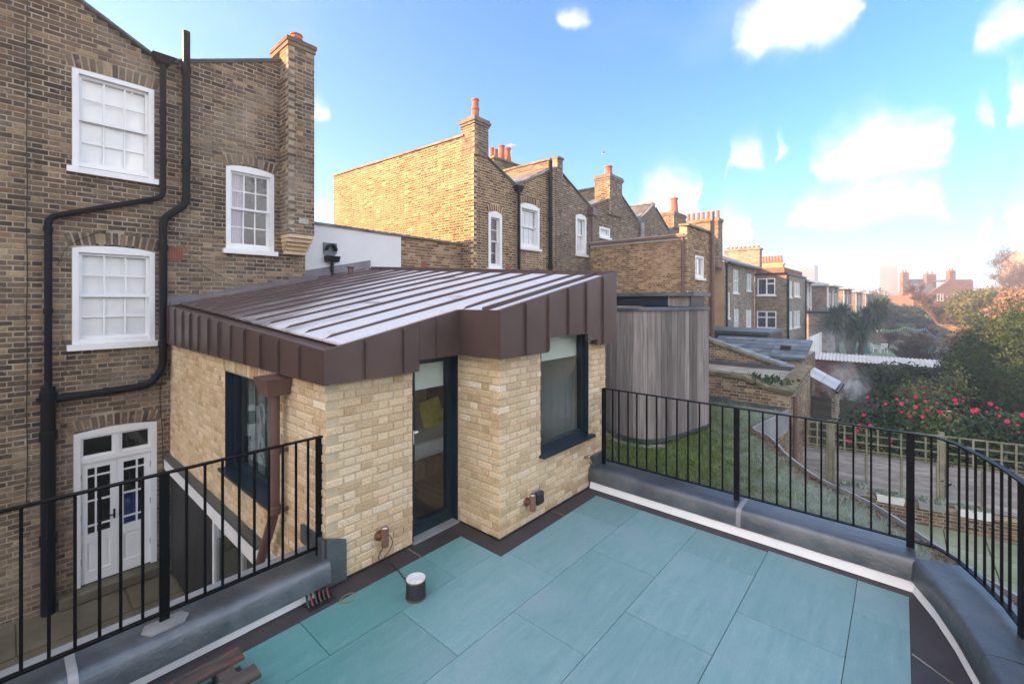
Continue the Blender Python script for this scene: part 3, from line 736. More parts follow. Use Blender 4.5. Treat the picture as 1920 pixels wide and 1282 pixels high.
def zroof(x, y): return 2.035 + .209 * (x - 1.73) + .0600 * (y - 3.57)
M['zinc_roof'] = None
def zincroof():
    m, t, b = newmat('frost_sheen_zinc'); p = pos(t); x, y, z = t.sep(p)
    n = t.noise(p, 1.6, 4, .55); base = t.ramp(n, [(.3, (.10,.072,.072)), (.7, (.145,.108,.106))])
    q = t.vmath('MULTIPLY', p, (.55, 1.6, 1))
    f = t.math('ADD', t.math('MULTIPLY', t.math('SUBTRACT', t.math('MULTIPLY', x, .50), t.math('MULTIPLY', y, .62)), .42), t.math('MULTIPLY', t.noise(q, 1.9, 6, .55, .4), 1.15))
    fr = t.smooth(f, -.80, -.10)
    bare = t.smooth(t.noise(t.vmath('MULTIPLY', p, (1.2, .5, 1)), 2.3, 5, .6), .60, .70)
    fr = t.math('MULTIPLY', fr, t.math('SUBTRACT', 1.0, t.math('MULTIPLY', bare, .75)))
    rime_sheen = t.ramp(t.noise(p, 40, 5, .7), [(.3, (.50,.49,.53)), (.7, (.66,.66,.70))])  # frost white raised to carry the metal's sky reflection as well
    t.l.new(t.mix(fr, base, rime_sheen), b.inputs['Base Color'])
    t.l.new(t.ramp(fr, [(0, .34), (1, .62)]), b.inputs['Roughness']); t.l.new(t.math('MULTIPLY', t.math('SUBTRACT', 1.0, fr), .25), b.inputs['Metallic'])
    bump(t, b, t.noise(p, 3.0, 3), .12, .02); return m
M['zinc_roof'] = zincroof()
def rstrip(m, x0, x1, y0, y1, dz, th_=.03):
    P = [(x0, y0), (x1, y0), (x1, y1), (x0, y1)]
    m.hexa([(a, b, zroof(a, b) + dz - th_) for a, b in P] + [(a, b, zroof(a, b) + dz) for a, b in P])
rf = MB()
ys = [9.09, 8.83, 8.39, 7.94, 7.54, 7.13, 6.68, 6.26, 5.82, 5.38, 4.92, 4.46, 4.01, 3.60]
XR = 5.60
roofd = MB(); rstrip(roofd, 1.80, XR - .02, 3.62, 9.085, -.06, .08); rstrip(roofd, 3.27, XR - .02, 3.03, 3.61, -.06, .08)
roof = roofd.build('roof', M['zinc'], ex)
for i, (a, b) in enumerate(zip(ys[:-1], ys[1:])):
    m = MB(); rstrip(m, 1.93, XR - .03, b + .012, a - .012, -.012 + random.uniform(-.002, .002), .02); m.build('roof_panel', M['zinc_roof'], roof)
m = MB(); rstrip(m, 3.29, XR - .03, 3.30, 3.59, -.012, .02); m.build('roof_panel', M['zinc_roof'], roof)
m = MB(); rstrip(m, 3.29, XR - .03, 3.05, 3.28, -.012, .02); m.build('roof_panel', M['zinc_roof'], roof)
m = MB(); rstrip(m, 4.08, XR - .03, 9.09, 9.58, -.012, .02); m.build('roof_panel', M['zinc_roof'], roof)
for y in ys[1:]:
    x0 = 1.96 if y > 3.61 else 3.3
    for xa, xb in ((x0, 3.6), (3.6, XR - .02)):
        m = MB(); P = [(xa, y - .009), (xb, y - .009), (xb, y + .009), (xa, y + .009)]
        m.hexa([(a, b, zroof(a, b) - .014) for a, b in P] + [(a + (.05 if a == x0 else 0), b, zroof(a, b) + .020) for a, b in P]); m.build('seam', M['zinc'], roof)
m = MB(); P = [(3.3, 3.285), (XR - .02, 3.285), (XR - .02, 3.309), (3.3, 3.309)]; m.hexa([(a, b, zroof(a, b) - .014) for a, b in P] + [(a, b, zroof(a, b) + .03) for a, b in P]); m.build('seam', M['zinc'], roof)
m = MB(); P = [(XR - .035, 3.02), (XR + .02, 3.02), (XR + .02, 9.3), (XR - .035, 9.3)]; m.hexa([(a, b, zroof(a, b) - .05) for a, b in P] + [(a, b, zroof(a, b) + .012) for a, b in P]); m.build('ridge_cap', M['zinc'], roof)
# fascia: every tray a part, a standing seam at each joint
def tray(p0, p1, zt0, zt1, zb0, zb1, out, rib=True, thick=.05):
    """from plan point p0 to p1, top and bottom heights at both ends; 'out' = outward plan direction"""
    o = Vector((out[0], out[1], 0)); a, b = Vector((*p0, 0)), Vector((*p1, 0)); d = (b - a).normalized() * .0015
    a, b = a + d, b - d; j = random.uniform(-.002, .002)
    Z = lambda v, z: (v.x, v.y, z)
    ai, bi = a - o * thick, b - o * thick; a, b = a + o * j, b + o * j
    m = MB(); m.hexa([Z(a, zb0), Z(b, zb1), Z(bi, zb1), Z(ai, zb0), Z(a, zt0), Z(b, zt1), Z(bi, zt1), Z(ai, zt0)])
    t = m.build('fascia_panel', M['zinc'], roof)
    if rib:
        q = b + d; q2 = q - (b - a).normalized() * .012; e = o * .026
        m = MB(); m.hexa([Z(q2, zb1 - .002), Z(q, zb1 - .002), Z(q + e*.2, zb1 + .03), Z(q2 + e*.2, zb1 + .03), Z(q2, zt1 + .004), Z(q, zt1 + .004), Z(q + e*.2, zt1 - .03), Z(q2 + e*.2, zt1 - .03)])
        m.v = []; m.f = []; m.rn = []
        A = [Z(q2, zb1), Z(q2 + e, zb1 + .03), Z(q2 + e, zt1 - .035), Z(q2, zt1 + .003)]; B = [Z(q, zb1), Z(q + e, zb1 + .03), Z(q + e, zt1 - .035), Z(q, zt1 + .003)]
        m.add(A + B, [(0,1,2,3), (7,6,5,4), (0,4,5,1), (1,5,6,2), (2,6,7,3), (3,7,4,0)]); m.build('fascia_seam', M['zinc'], roof)
ztl = lambda y: 2.035 + .0615 * (y - 3.57)
fy = [9.09, 8.83, 8.39, 7.94, 7.54, 7.13, 6.68, 6.28, 5.82, 5.38, 4.92, 4.46, 4.0, 3.57]
for a, b in zip(fy[:-1], fy[1:]): tray((1.73, a), (1.73, b), ztl(a), ztl(b), 1.745, 1.745, (-1, 0), rib=b > 3.6)
ztf = lambda x, y=3.57: 2.035 + .212 * (x - 1.73)
fx = [1.73, 2.11, 2.51, 2.69]
for a, b in zip(fx[:-1], fx[1:]): tray((a, 3.57), (b, 3.57), ztf(a), ztf(b), 1.75, 1.75, (0, -1), rib=b < 2.6)
tray((2.69, 3.57), (2.91, 3.57), ztf(2.69), ztf(2.91), 1.862, 1.862, (0, -1)); tray((2.91, 3.57), (3.22, 3.57), ztf(2.91), ztf(3.22), 1.862, 1.862, (0, -1), False)
zo = 2.352
tray((3.22, 3.62), (3.22, 2.98), ztf(3.22), zo, 1.865, 1.865, (-1, 0), False)
zt2 = lambda x: zo + .2085 * (x - 3.22)
for a, b, zb in ((3.22, 3.62, 1.865), (3.62, 4.02, 1.865), (4.02, 4.42, 2.03), (4.42, 4.81, 2.03), (4.81, 4.86, 2.03), (4.86, 5.10, 1.94), (5.10, 5.23, 1.865), (5.23, 5.61, 1.86)):
    tray((a, 2.98), (b, 2.98), zt2(a), zt2(b), zb, zb, (0, -1), rib=b in (3.62, 4.02, 4.42, 4.81, 5.23))
tray((5.61, 2.98), (5.61, 9.2), zt2(5.61), zt2(5.61) + .375, 1.9, 1.9, (1, 0), False)
m = MB(); m.box(1.78, 2.69, 3.621, 3.688, 1.76, 1.775); m.box(2.70, 3.3, 3.621, 3.688, 1.875, 1.89); m.box(3.27, 4.02, 3.031, 3.088, 1.88, 1.895); m.box(4.03, 5.07, 3.031, 3.088, 2.095, 2.11); m.box(5.08, 5.55, 3.031, 3.088, 1.88, 1.895); m.box(1.78, 1.798, 3.7, 9.05, 1.76, 1.775); m.build('soffit', M['zinc'], roof)
m = MB()
for a, b in ((3.6, 6.3), (6.3, 9.08)): m.hexa([(1.785, a, ztl(a) - .09), (1.925, a, ztl(a) - .09), (1.925, b, ztl(b) - .09), (1.785, b, ztl(b) - .09), (1.785, a, ztl(a) - .085), (1.925, a, ztl(a) - .085), (1.925, b, ztl(b) - .085), (1.785, b, ztl(b) - .085)])
m.build('gutter', M['plastic'], roof)
# stepped flashing on the old house
for i in range(9):
    x0 = 1.76 + i * .275; z = zroof(max(x0, 1.9), 9.1)
    m = MB(); m.hexa([(x0, 9.080, zroof(x0, 9.1) - .03), (x0 + .30, 9.080, zroof(x0 + .3, 9.1) - .03), (x0 + .30, 9.0975, zroof(x0 + .3, 9.1) - .03), (x0, 9.0975, zroof(x0, 9.1) - .03),
                      (x0, 9.084 - i % 2 * .003, z + .125), (x0 + .30, 9.084 - i % 2 * .003, z + .13), (x0 + .30, 9.0975, z + .13), (x0, 9.0975, z + .125)]); m.build('step_flashing', M['flash'], roof)
m = MB(); P = [(1.80, 9.04), (4.1, 9.04), (4.1, 9.078), (1.80, 9.078)]; m.hexa([(a, b, zroof(a, b) - .01) for a, b in P] + [(a, b, zroof(a, b) + (.012 if b < 9.05 else .045)) for a, b in P]); m.build('abutment_flashing', M['flash'], roof)
m = MB(); P = [(4.06, 9.52), (5.72, 9.52), (5.78, 9.578), (4.06, 9.578)]; m.hexa([(a, b, zroof(a, b) - .01) for a, b in P] + [(a, b, zroof(a, b) + (.01 if b < 9.55 else .17)) for a, b in P]); m.build('abutment_flashing', M['flash'], roof)
m = MB(); m.lathe((4.95, 9.0, 2.95), [(.055, 0), (.055, .2), (.085, .21), (.09, .225), (.05, .24), (.01, .242)], 14); m.build('roof_vent', M['pipe_brown'], roof)
# door
def alu(th, fr, u0, u1, v0, v1, fw=.075, rec=.08, name='window', sill=True, glass='glass_blue', bottom=None):
    bt = bottom or fw; f = MB()
    f.fbox(fr, u0, u0 + fw, v0, v1, -rec, -rec - .07); f.fbox(fr, u1 - fw, u1, v0, v1, -rec, -rec - .07)
    f.fbox(fr, u0 + fw, u1 - fw, v0, v0 + bt, -rec, -rec - .07); f.fbox(fr, u0 + fw, u1 - fw, v1 - fw, v1, -rec, -rec - .07)
    wn = f.build(name, M['frame_blue'], th)
    r = MB()
    for a, b in ((u0 + .0015, u0 + .008), (u1 - .008, u1 - .0015)): r.fbox(fr, a, b, v0, v1, -.004, -rec)
    r.fbox(fr, u0 + .008, u1 - .008, v1 - .007, v1 - .001, -.004, -rec); r.build('reveal', M['frame_blue'], wn)
    q = MB(); q.fbox(fr, u0 + fw, u1 - fw, v0 + bt, v1 - fw, -rec - .03, -rec - .036); q.build('pane', M[glass], wn)
    if sill:
        q = MB(); q.prism([(u0 - .03, v0 - .03), (u1 + .06, v0 - .03), (u1 + .06, v0 + .004), (u0 - .03, v0 + .004)], fr, .07, -rec); q.build('sill', M['frame_blue'], wn)
    return wn
dr = alu(ex, FY(YF), 2.702, 3.308, .02, 1.87, .085, .085, 'door', False, bottom=.13)
m = MB(); m.box(2.70, 3.31, 3.67, 3.78, -.002, .018); m.build('threshold', M['lead_pale'], dr)
m = MB(); m.box(2.735, 2.755, 3.745, 3.775, .98, 1.12); m.box(2.735, 2.80, 3.735, 3.75, 1.09, 1.11); m.build('handle', M['white'], dr)
m = MB(); m.box(2.80, 3.25, 3.86, 3.875, 1.50, 1.80); M['cream'] = pm('cream_blind', [(.3, (.66,.65,.56)), (.7, (.76,.75,.68))], 2, .9, bmp=.1); m.build('blind', M['cream'], dr)
w1 = alu(ex, FY(YS), 4.032, 5.058, .69, 2.09, .07, .07)
m = MB(); m.box(4.1, 4.99, 3.24, 3.25, 1.72, 2.08); m.build('blind', M['cream'], w1)
w2 = alu(ex, FX(XA), -6.328, -4.812, .375, 1.578, .06, .10)
for i in range(5):
    m = MB(); n = 10; M.setdefault('sheer', pm('grey_curtain', [(.3, (.10,.14,.16)), (.7, (.22,.27,.29))], 3, .9, bmp=.1))
    y0 = 4.95 + i * .27
    for k in range(n):
        ya, yb = y0 + .2*k/n, y0 + .2*(k+1)/n; xa, xb = 2.06 + .02*math.sin(k*1.3 + i), 2.06 + .02*math.sin((k+1)*1.3 + i)
        m.add([(xa, ya, .3), (xb, yb, .3), (xb, yb, 1.6), (xa, ya, 1.6)], [(0, 1, 2, 3)])
    m.build('curtain', M['sheer'], w2, smooth=True)
# interior seen through the glass: bed with a yellow cushion, a dried branch
bed = thing('bed', 'bed with white cover seen through the glazed door', 'bed', (4.4, 5.8, 0))
M['linen'] = pm('white_linen', [(.3, (.55,.55,.54)), (.7, (.7,.7,.69))], 3, .9, bmp=.3, bscale=6)
m = MB(); m.box(3.55, 5.2, 4.85, 6.7, .30, .52); o = m.build('mattress', M['linen'], bed); bv = o.modifiers.new('b', 'BEVEL'); bv.width = .06; bv.segments = 3
m = MB(); m.box(3.53, 5.22, 4.83, 6.72, .05, .295); m.build('bed_frame', M['oak'], bed)
m = MB(); m.box(5.22, 5.28, 4.83, 6.72, .05, .95); m.build('headboard', M['oak'], bed)
M['yellow'] = pm('yellow_cushion_cloth', [(.3, (.45,.36,.04)), (.6, (.60,.50,.07)), (.8, (.66,.58,.2))], 12, .9, bmp=.2)
m = MB(); n = 8
for i in range(n + 1):
    for j in range(n + 1):
        a, b = i/n*2-1, j/n*2-1; t = .07 * (1 - a*a)**.5 * (1 - b*b)**.5
        m.v.append((4.38 + a*.2, 5.5 - t + b*.08, .70 + b*.19 + a * .03))
for i in range(n + 1):
    for j in range(n + 1):
        a, b = i/n*2-1, j/n*2-1; t = .07 * (1 - a*a)**.5 * (1 - b*b)**.5
        m.v.append((4.38 + a*.2, 5.5 + t + b*.08, .70 + b*.19 + a * .03))
k = (n+1)**2
for i in range(n):
    for j in range(n):
        q = i*(n+1)+j; m.f.append((q, q+n+1, q+n+2, q+1)); m.f.append((k+q, k+q+1, k+q+n+2, k+q+n+1)); m.rn += [0, 0]
tag(m.build('cushion', M['yellow'], None, smooth=True), 'yellow cushion on the bed behind the glazed door', 'cushion')
# parts below the extension on the yard side
m = MB(); m.box(1.70, 1.80, 5.0, 9.08, -.125, -.085); m.build('ledge_cap', M['lead'], ex)
m = MB(); m.box(1.712, 1.80, 4.4, 9.08, -.30, -.1255); m.build('ledge_fascia', M['white'], ex)
M['black_board'] = pm('black_timber_boarding', [(.3, (.008,.008,.009)), (.7, (.02,.02,.022))], 3, .6, bmp=.2)
gw = MB(); gw.box(1.80, 1.9, 4.0, 9.08, -2.2, -.302); gw.build('lower_wall', M['black_board'], ex)
for i in range(34):
    y = 9.2 - i * .10
    m = MB(); a, b = Vector((1.79, y, -1.95)), Vector((1.79, y - 1.15, -.31))
    if y > 9.06 or y - 1.15 < 6.62:
        t0 = max(0, (y - 9.06) / 1.15); t1 = min(1, (y - 6.62) / 1.15)
        if t1 - t0 < .05: continue
        a, b = a + (b - a) * t0, a + (b - a) * t1
    m.beam(a, b, .075, .018, (1, 0, 0)); m.build('board', M['black_board'], ex)
gd = MB()
for y in (6.60, 5.62, 4.7): gd.box(1.74, 1.80, y - .06, y, -1.95, -.302)
gd.box(1.74, 1.80, 4.7, 6.54, -.36, -.302); gdo = gd.build('glazed_door', M['white'], ex)
for a, b in ((4.7, 5.56), (5.62, 6.54)):
    m = MB(); m.box(1.755, 1.765, a + .002, b - .002, -1.95, -.362); m.build('pane', M['glass_blue'], gdo)
# rainwater hopper and downpipe, parts of the roof drainage
hp = MB(); A = [(1.72, 4.26), (1.56, 4.26), (1.56, 4.60), (1.72, 4.60)]; A = [(1.565, 4.34), (1.795, 4.34), (1.795, 4.68), (1.565, 4.68)]; B = [(1.60, 4.39), (1.795, 4.39), (1.795, 4.63), (1.60, 4.63)]
hp.hexa([(x, y, 1.555) for x, y in B] + [(x, y, 1.72) for x, y in A]); hpo = hp.build('rain_hopper', M['pipe_brown'], ex)
pipe(ex, [(1.70, 4.51, 1.57), (1.70, 4.51, .42), (1.69, 4.86, -.20), (1.69, 4.90, -.6)], .046, 'pipe_brown', 'downpipe', 14, .14)
for z in (1.02, .45): collar(ex, (1.70, 4.51, z), .054, .08, 'pipe_brown', name='pipe_collar'); m = MB(); m.box(1.74, 1.80, 4.44, 4.455, z - .02, z + .02); m.build('pipe_bracket', M['pipe_brown'], ex)

# ------------------------------------------------------------------ small things on and by the extension
def wall_lamp(x, y, z, label):
    t = thing('wall_lamp', label, 'lamp', (x, y, z - .1), 'copper up-and-down wall lamps')
    m = MB(); m.lathe((x, y - .001, z), [(.048, 0), (.048, .012), (.02, .016), (.02, .05)], 16, (0, -1, 0)); m.build('wall_plate', M['copper'], t)
    m = MB(); m.lathe((x + .02, y - .075, z), [(.034, -.085), (.034, -.004), (.0325, -.002), (.034, 0), (.034, .085), (.030, .085), (.030, .07)], 18); m.build('lamp_body', M['copper'], t)
    m = MB(); m.lathe((x + .02, y - .075, z), [(.029, .071), (.029, .0745)], 16); m.build('lens', M['white'], t)
wall_lamp(2.31, YF - .001, .25, 'copper tube wall lamp left of the glazed door')
wall_lamp(3.76, YS - .001, .25, 'copper tube wall lamp beside the black outlet box')
bx = thing('outlet_box', 'black weatherproof outlet box on the pale brick wall', 'outlet', (3.93, YS, .2))
m = MB(); m.box(3.855, 3.99, YS - .018, YS - .001, .18, .325); m.build('back_plate', M['lead_pale'], bx)
m = MB(); m.box(3.87, 4.0, YS - .075, YS - .018, .175, .315); o = m.build('cover', M['plastic'], bx); bv = o.modifiers.new('b', 'BEVEL'); bv.width = .02; bv.segments = 3
tp = thing('garden_tap', 'small bronze garden tap low on the brick wall', 'tap', (4.95, YS, .4))
m = MB(); m.tube([(4.94, YS, .42), (4.94, YS - .07, .42), (4.945, YS - .10, .385), (4.945, YS - .10, .36)], .011, 8); m.build('spout', M['copper'], tp)
m = MB(); m.beam((4.90, YS - .05, .455), (4.99, YS - .055, .45), .012, .01); m.tube([(4.945, YS - .05, .42), (4.945, YS - .05, .455)], .007, 6); m.build('handle', M['copper'], tp)
reel = thing('cable_reel', 'small reel of black cable standing on the teal paving', 'reel', (2.24, 3.02, 0))
M['label'] = pm('crumpled_white_label', [(.3, (.5,.5,.52)), (.6, (.72,.72,.74)), (.8, (.35,.35,.37))], 22, .6, bmp=.4, bscale=40)
M['reelbrown'] = pm('brown_fibreboard', [(.3, (.07,.045,.035)), (.7, (.13,.085,.065))], 8, .8)
for z0, z1, mt, nm in ((0, .012, 'reelbrown', 'flange'), (.142, .152, 'reelbrown', 'flange')):
    m = MB(); m.lathe((2.24, 3.02, z0), [(.083, 0), (.087, .003), (.087, z1 - z0 - .003), (.083, z1 - z0)], 24); m.build(nm, M[mt], reel)
m = MB(); m.lathe((2.24, 3.02, .1525), [(.030, 0), (.079, 0), (.079, .004), (.030, .0045)], 20); m.build('label_disc', M['label'], reel)
m = MB(); m.lathe((2.24, 3.02, .1525), [(.029, 0), (.029, .0015)], 16); m.build('core_hole', M['reelbrown'], reel)
for i in range(13):
    m = MB(); r0 = .076; c = [(2.24 + r0*math.cos(t*.2618), 3.02 + r0*math.sin(t*.2618), .0185 + i*.0097) for t in range(25)]; m.tube(c, .0048, 5, False); m.build('cable_turn', M['plastic'], reel)
m = MB()
pts = [Vector(p) for p in [(2.33, 3.60, .20), (2.27, 3.62, .10), (2.30, 3.63, .03), (2.36, 3.60, .008), (2.36, 3.50, .006), (2.32, 3.30, .006), (2.29, 3.17, .012), (2.265, 3.11, .10), (2.25, 3.092, .135)]]
def smoothp(pts, n=6):
    o = []
    for i in range(len(pts) - 1):
        p0, p1, p2, p3 = pts[max(i-1, 0)], pts[i], pts[i+1], pts[min(i+2, len(pts)-1)]
        for k in range(n):
            t = k / n; o.append(.5 * ((2*p1) + (p2-p0)*t + (2*p0-5*p1+4*p2-p3)*t*t + (3*p1-p0-3*p2+p3)*t**3))
    return o + [pts[-1]]
m.tube(smoothp(pts), .0045, 6); m.tube(smoothp([Vector(p) for p in [(2.33, 3.62, .32), (2.40, 3.6, .2), (2.385, 3.61, .12), (2.33, 3.63, .05)]]), .004, 6)
tag(m.build('cable', M['plastic'], smooth=True), 'black cable hanging from the left wall lamp to the reel', 'cable')
m = MB(); m.tube([(1.86 + .07*math.cos(t*.5), 3.42 + .05*math.sin(t*.5), .005 + .002*math.sin(t)) for t in range(11)], .004, 6); M['tan'] = pm('tan_cable', [(.3, (.25,.13,.04)), (.7, (.32,.18,.07))], 5, .5); tag(m.build('cable_loop', M['tan'], smooth=True), 'small tan cable loop lying at the edge of the paving', 'cable')
dr_ = thing('drain_outlet', 'dark slotted drain outlet at the end of the kerb', 'drain', (1.66, 3.62, 0))
M['redplastic'] = pm('dark_red_plastic', [(.3, (.07,.012,.012)), (.7, (.12,.02,.02))], 5, .4)
m = MB(); m.box(1.58, 1.80, 3.50, 3.66, -.001, .006); m.build('tray', M['plastic'], dr_)
for i in range(6):
    x = 1.60 + i * .033; m = MB(); m.tube([(x, 3.645, .085), (x, 3.60, .075), (x - .012, 3.555, .035), (x - .01, 3.53, .012)], .009, 6); m.build('slot_bar', M['redplastic' if i % 2 else 'plastic'], dr_)
# pallet in the lower corner
pal = thing('wooden_pallet', 'weathered wooden pallet with flaking red paint on the terrace', 'pallet', (.5, 2.9, 0))
M['palwood'] = pm('weathered_wood_red_paint', [(.3, (.028,.022,.022)), (.5, (.075,.055,.05)), (.58, (.15,.045,.035)), (.66, (.17,.05,.04)), (.78, (.09,.075,.068))], 3.2, .85, stretch=(1.2, 7, 1), bmp=.5, bscale=30, rnd=.2)
M['palgrey'] = pm('grey_weathered_wood', [(.3, (.03,.026,.024)), (.6, (.08,.068,.06)), (.8, (.13,.115,.1))], 3, .9, stretch=(1, 7, 1), bmp=.5, bscale=30, rnd=.25)
for i, y in enumerate((3.29, 3.06, 2.84, 2.6)):
    m = MB(); m.box(-.2, 1.035 - random.uniform(0, .015) + (.02 if i == 1 else 0), y - .062, y + .062, .105, .127); m.build('board', M['palwood' if i % 2 == 0 else 'palgrey'], pal)
for x in (.92, .35, -.15):
    m = MB(); m.box(x - .045, x + .045, 2.55, 3.34, .02, .1045); m.build('bearer', M['palgrey'], pal)
for y in (3.27, 2.62):
    m = MB(); m.box(-.2, 1.03, y - .045, y + .045, 0.001, .0195); m.build('bottom_board', M['palgrey'], pal)
# ================================================================== old house
oldm = (M['stock'], M['mortar_old'])
oh = thing('terraced_house', 'tall brown brick terraced house with white sash windows and french doors', 'house', (1.7, 9.1, -1.95), 'brick terraced houses with valley roofs')
F9 = FY(YO)
top = [(-.60, -2.2), (4.02, -2.2), (4.02, 7.15), (3.52, 7.11), (2.04, 6.50), (1.86, 6.36), (1.52, 6.36), (.70, 6.83), (-.60, 7.55)]
HIDE[oh.name] = [(0, 10, 0, 10)]
O1 = (.645, 1.59, 4.40, 5.85, .008, .215); O2 = (.645, 1.60, 1.80, 3.22, .055, .215); O3 = (2.61, 3.42, 3.38, 4.86, .06, .20); OD = (.66, 1.625, -1.78, .485, .04, .20)
wall(oh, F9, top, oldm, [O1, O2, O3, OD], thick=.3)
sash(oh, F9, *O1[:5], cols=3, rows=(2, 2), back='blind', jamb=.068); sash(oh, F9, *O2[:5], cols=3, rows=(2, 2), back='blind', jamb=.068)
sash(oh, F9, *O3[:5], cols=3, rows=(2, 2), back=None, jamb=.07, curtain=(0, .36), glass='glass')
# french doors with fanlight
def french():
    u0, u1, v0, v1, rise = OD[:5]; fr = F9; f = MB(); j = .075
    f.fbox(fr, u0, u0 + j, v0, v1 - .07, .004, -.12); f.fbox(fr, u1 - j, u1, v0, v1 - .07, .004, -.12); f.prism(arch_poly(u0, u1, v1 - .07, v1, rise, -.001), fr, .004, -.12)
    a, b = u0 + j, u1 - j; c = (a + b) / 2; tr = .06
    f.fbox(fr, a, b, tr - .035, tr + .045, -.01, -.12); f.fbox(fr, c - .03, c + .03, tr + .045, v1 - .07, -.012, -.11)
    d = f.build('french_doors', M['white'], oh)
    for x0, x1 in ((a, c - .03), (c + .03, b)):
        g = MB(); s_ = .03; g.fbox(fr, x0, x0 + s_, tr + .045, v1 - .07, -.03, -.07); g.fbox(fr, x1 - s_, x1, tr + .045, v1 - .07, -.03, -.07); g.fbox(fr, x0 + s_, x1 - s_, tr + .045, tr + .045 + s_, -.03, -.07); g.fbox(fr, x0 + s_, x1 - s_, v1 - .07 - s_, v1 - .07, -.03, -.07); g.build('fanlight', M['white'], d)
        g = MB(); g.fbox(fr, x0 + s_, x1 - s_, tr + .045 + s_, v1 - .07 - s_, -.05, -.054); g.build('pane', M['glass'], d)
    lo, hi = v0 + .01, tr - .037
    for li, (x0, x1) in enumerate(((a + .002, c - .0015), (c + .0015, b - .002))):
        L = MB(); st = .075; pz = lo + .72
        L.fbox(fr, x0, x0 + st, lo, hi, -.035, -.08); L.fbox(fr, x1 - st, x1, lo, hi, -.035, -.08); L.fbox(fr, x0 + st, x1 - st, hi - .09, hi, -.035, -.08); L.fbox(fr, x0 + st, x1 - st, pz - .13, pz, -.035, -.08); L.fbox(fr, x0 + st, x1 - st, lo, lo + .17, -.035, -.08)
        L.fbox(fr, x0 + st, x1 - st, lo + .17, pz - .13, -.052, -.07)
        L.fbox(fr, x0 + st + .035, x1 - st - .035, lo + .205, pz - .165, -.046, -.0525)
        L.build('door_leaf', M['white'], d)
        gx0, gx1, gy0, gy1 = x0 + st, x1 - st, pz, hi - .09
        xs = [gx0, gx0 + (gx1 - gx0) * (.36 if li == 0 else .64), gx1]; ys_ = [gy0, gy0 + .13, gy0 + .60, gy1 - .13, gy1]
        ys_ = [gy0, gy0 + .12, (gy0 + gy1) / 2, gy1 - .12, gy1]
        for x in xs[1:-1]: q = MB(); q.fbox(fr, x - .011, x + .011, gy0, gy1, -.04, -.075); q.build('glazing_bar', M['white'], d)
        for y in ys_[1:-1]: q = MB(); q.fbox(fr, gx0, gx1, y - .011, y + .011, -.042, -.073); q.build('glazing_bar', M['white'], d)
        for i in range(2):
            for k in range(4): q = MB(); q.fbox(fr, xs[i] + .004, xs[i+1] - .004, ys_[k] + .004, ys_[k+1] - .004, -.056, -.060); q.build('pane', M['glass'], d)
        for z in (lo + .3, lo + .95, hi - .25):
            q = MB(); q.fbox(fr, (x0 if li == 0 else x1) - .006, (x0 if li == 0 else x1) + .006, z, z + .09, -.028, -.04); q.build('hinge', M['lead'], d)
    q = MB(); q.fbox(fr, c - .045, c - .02, -.90, -.76, -.026, -.04); q.fbox(fr, c - .15, c - .03, -.845, -.83, -.0, -.015); q.fbox(fr, c - .04, c - .028, -.845, -.83, -.0, -.03); q.fbox(fr, c + .02, c + .035, -.88, -.80, -.026, -.04); q.build('handle', M['pipe_black'], d)
    room(d, fr, a, b, lo, v1 - .07, .14, 1.6)
    return d
fd = french()
m = MB(); m.fbox(F9, .50, 1.80, -1.93, -1.79, .20, -.1); o = m.build('door_step', M['stone'], oh); bv = o.modifiers.new('b', 'BEVEL'); bv.width = .012; bv.segments = 2
bag = MB(); M['bluebag'] = pm('blue_woven_bag', [(.3, (.01,.06,.30)), (.7, (.03,.14,.5))], 6, .35, bmp=.6, bscale=9, bdist=.03)
n = 12
for i in range(9):
    t = i / 8; r_ = .24 * (1 - .35*t) * (1 if i else .9)
    for k in range(n):
        a = 2*math.pi*k/n; bag.v.append((1.32 + r_*math.cos(a)*(1 + .12*math.sin(3*a + t*4)), 9.62 + r_*.8*math.sin(a), -1.72 + t*.95 + .03*math.sin(5*a)))
for i in range(8):
    for k in range(n): bag.f.append((i*n+k, i*n+(k+1) % n, (i+1)*n+(k+1) % n, (i+1)*n+k)); bag.rn.append(0)
bag.f.append(tuple(8*n+k for k in range(n))); bag.rn.append(0)
tag(bag.build('blue_bag', M['bluebag'], smooth=True), 'bulging blue bag behind the right french door', 'bag')
# air bricks
def airbrick(th, fr, u0, u1, v0, v1, mat='terracotta', nx=6, ny=6):
    m = MB(); m.fbox(fr, u0, u1, v0, v1, .0065, -.05); o = m.build('air_brick', M[mat], th)
    q = MB()
    for i in range(nx):
        for j in range(ny):
            x = u0 + (u1-u0)*(i+.5)/nx; y = v0 + (v1-v0)*(j+.5)/ny; s_ = (u1-u0)/nx*.28; q.fbox(fr, x - s_, x + s_, y - s_, y + s_, .0085, .0067)
    q.build('vent_hole_shade', M['dark'], o, kind='stuff')  # dark squares set on the face stand in for shade inside the holes
airbrick(oh, F9, 1.775, 1.975, 3.125, 3.33)
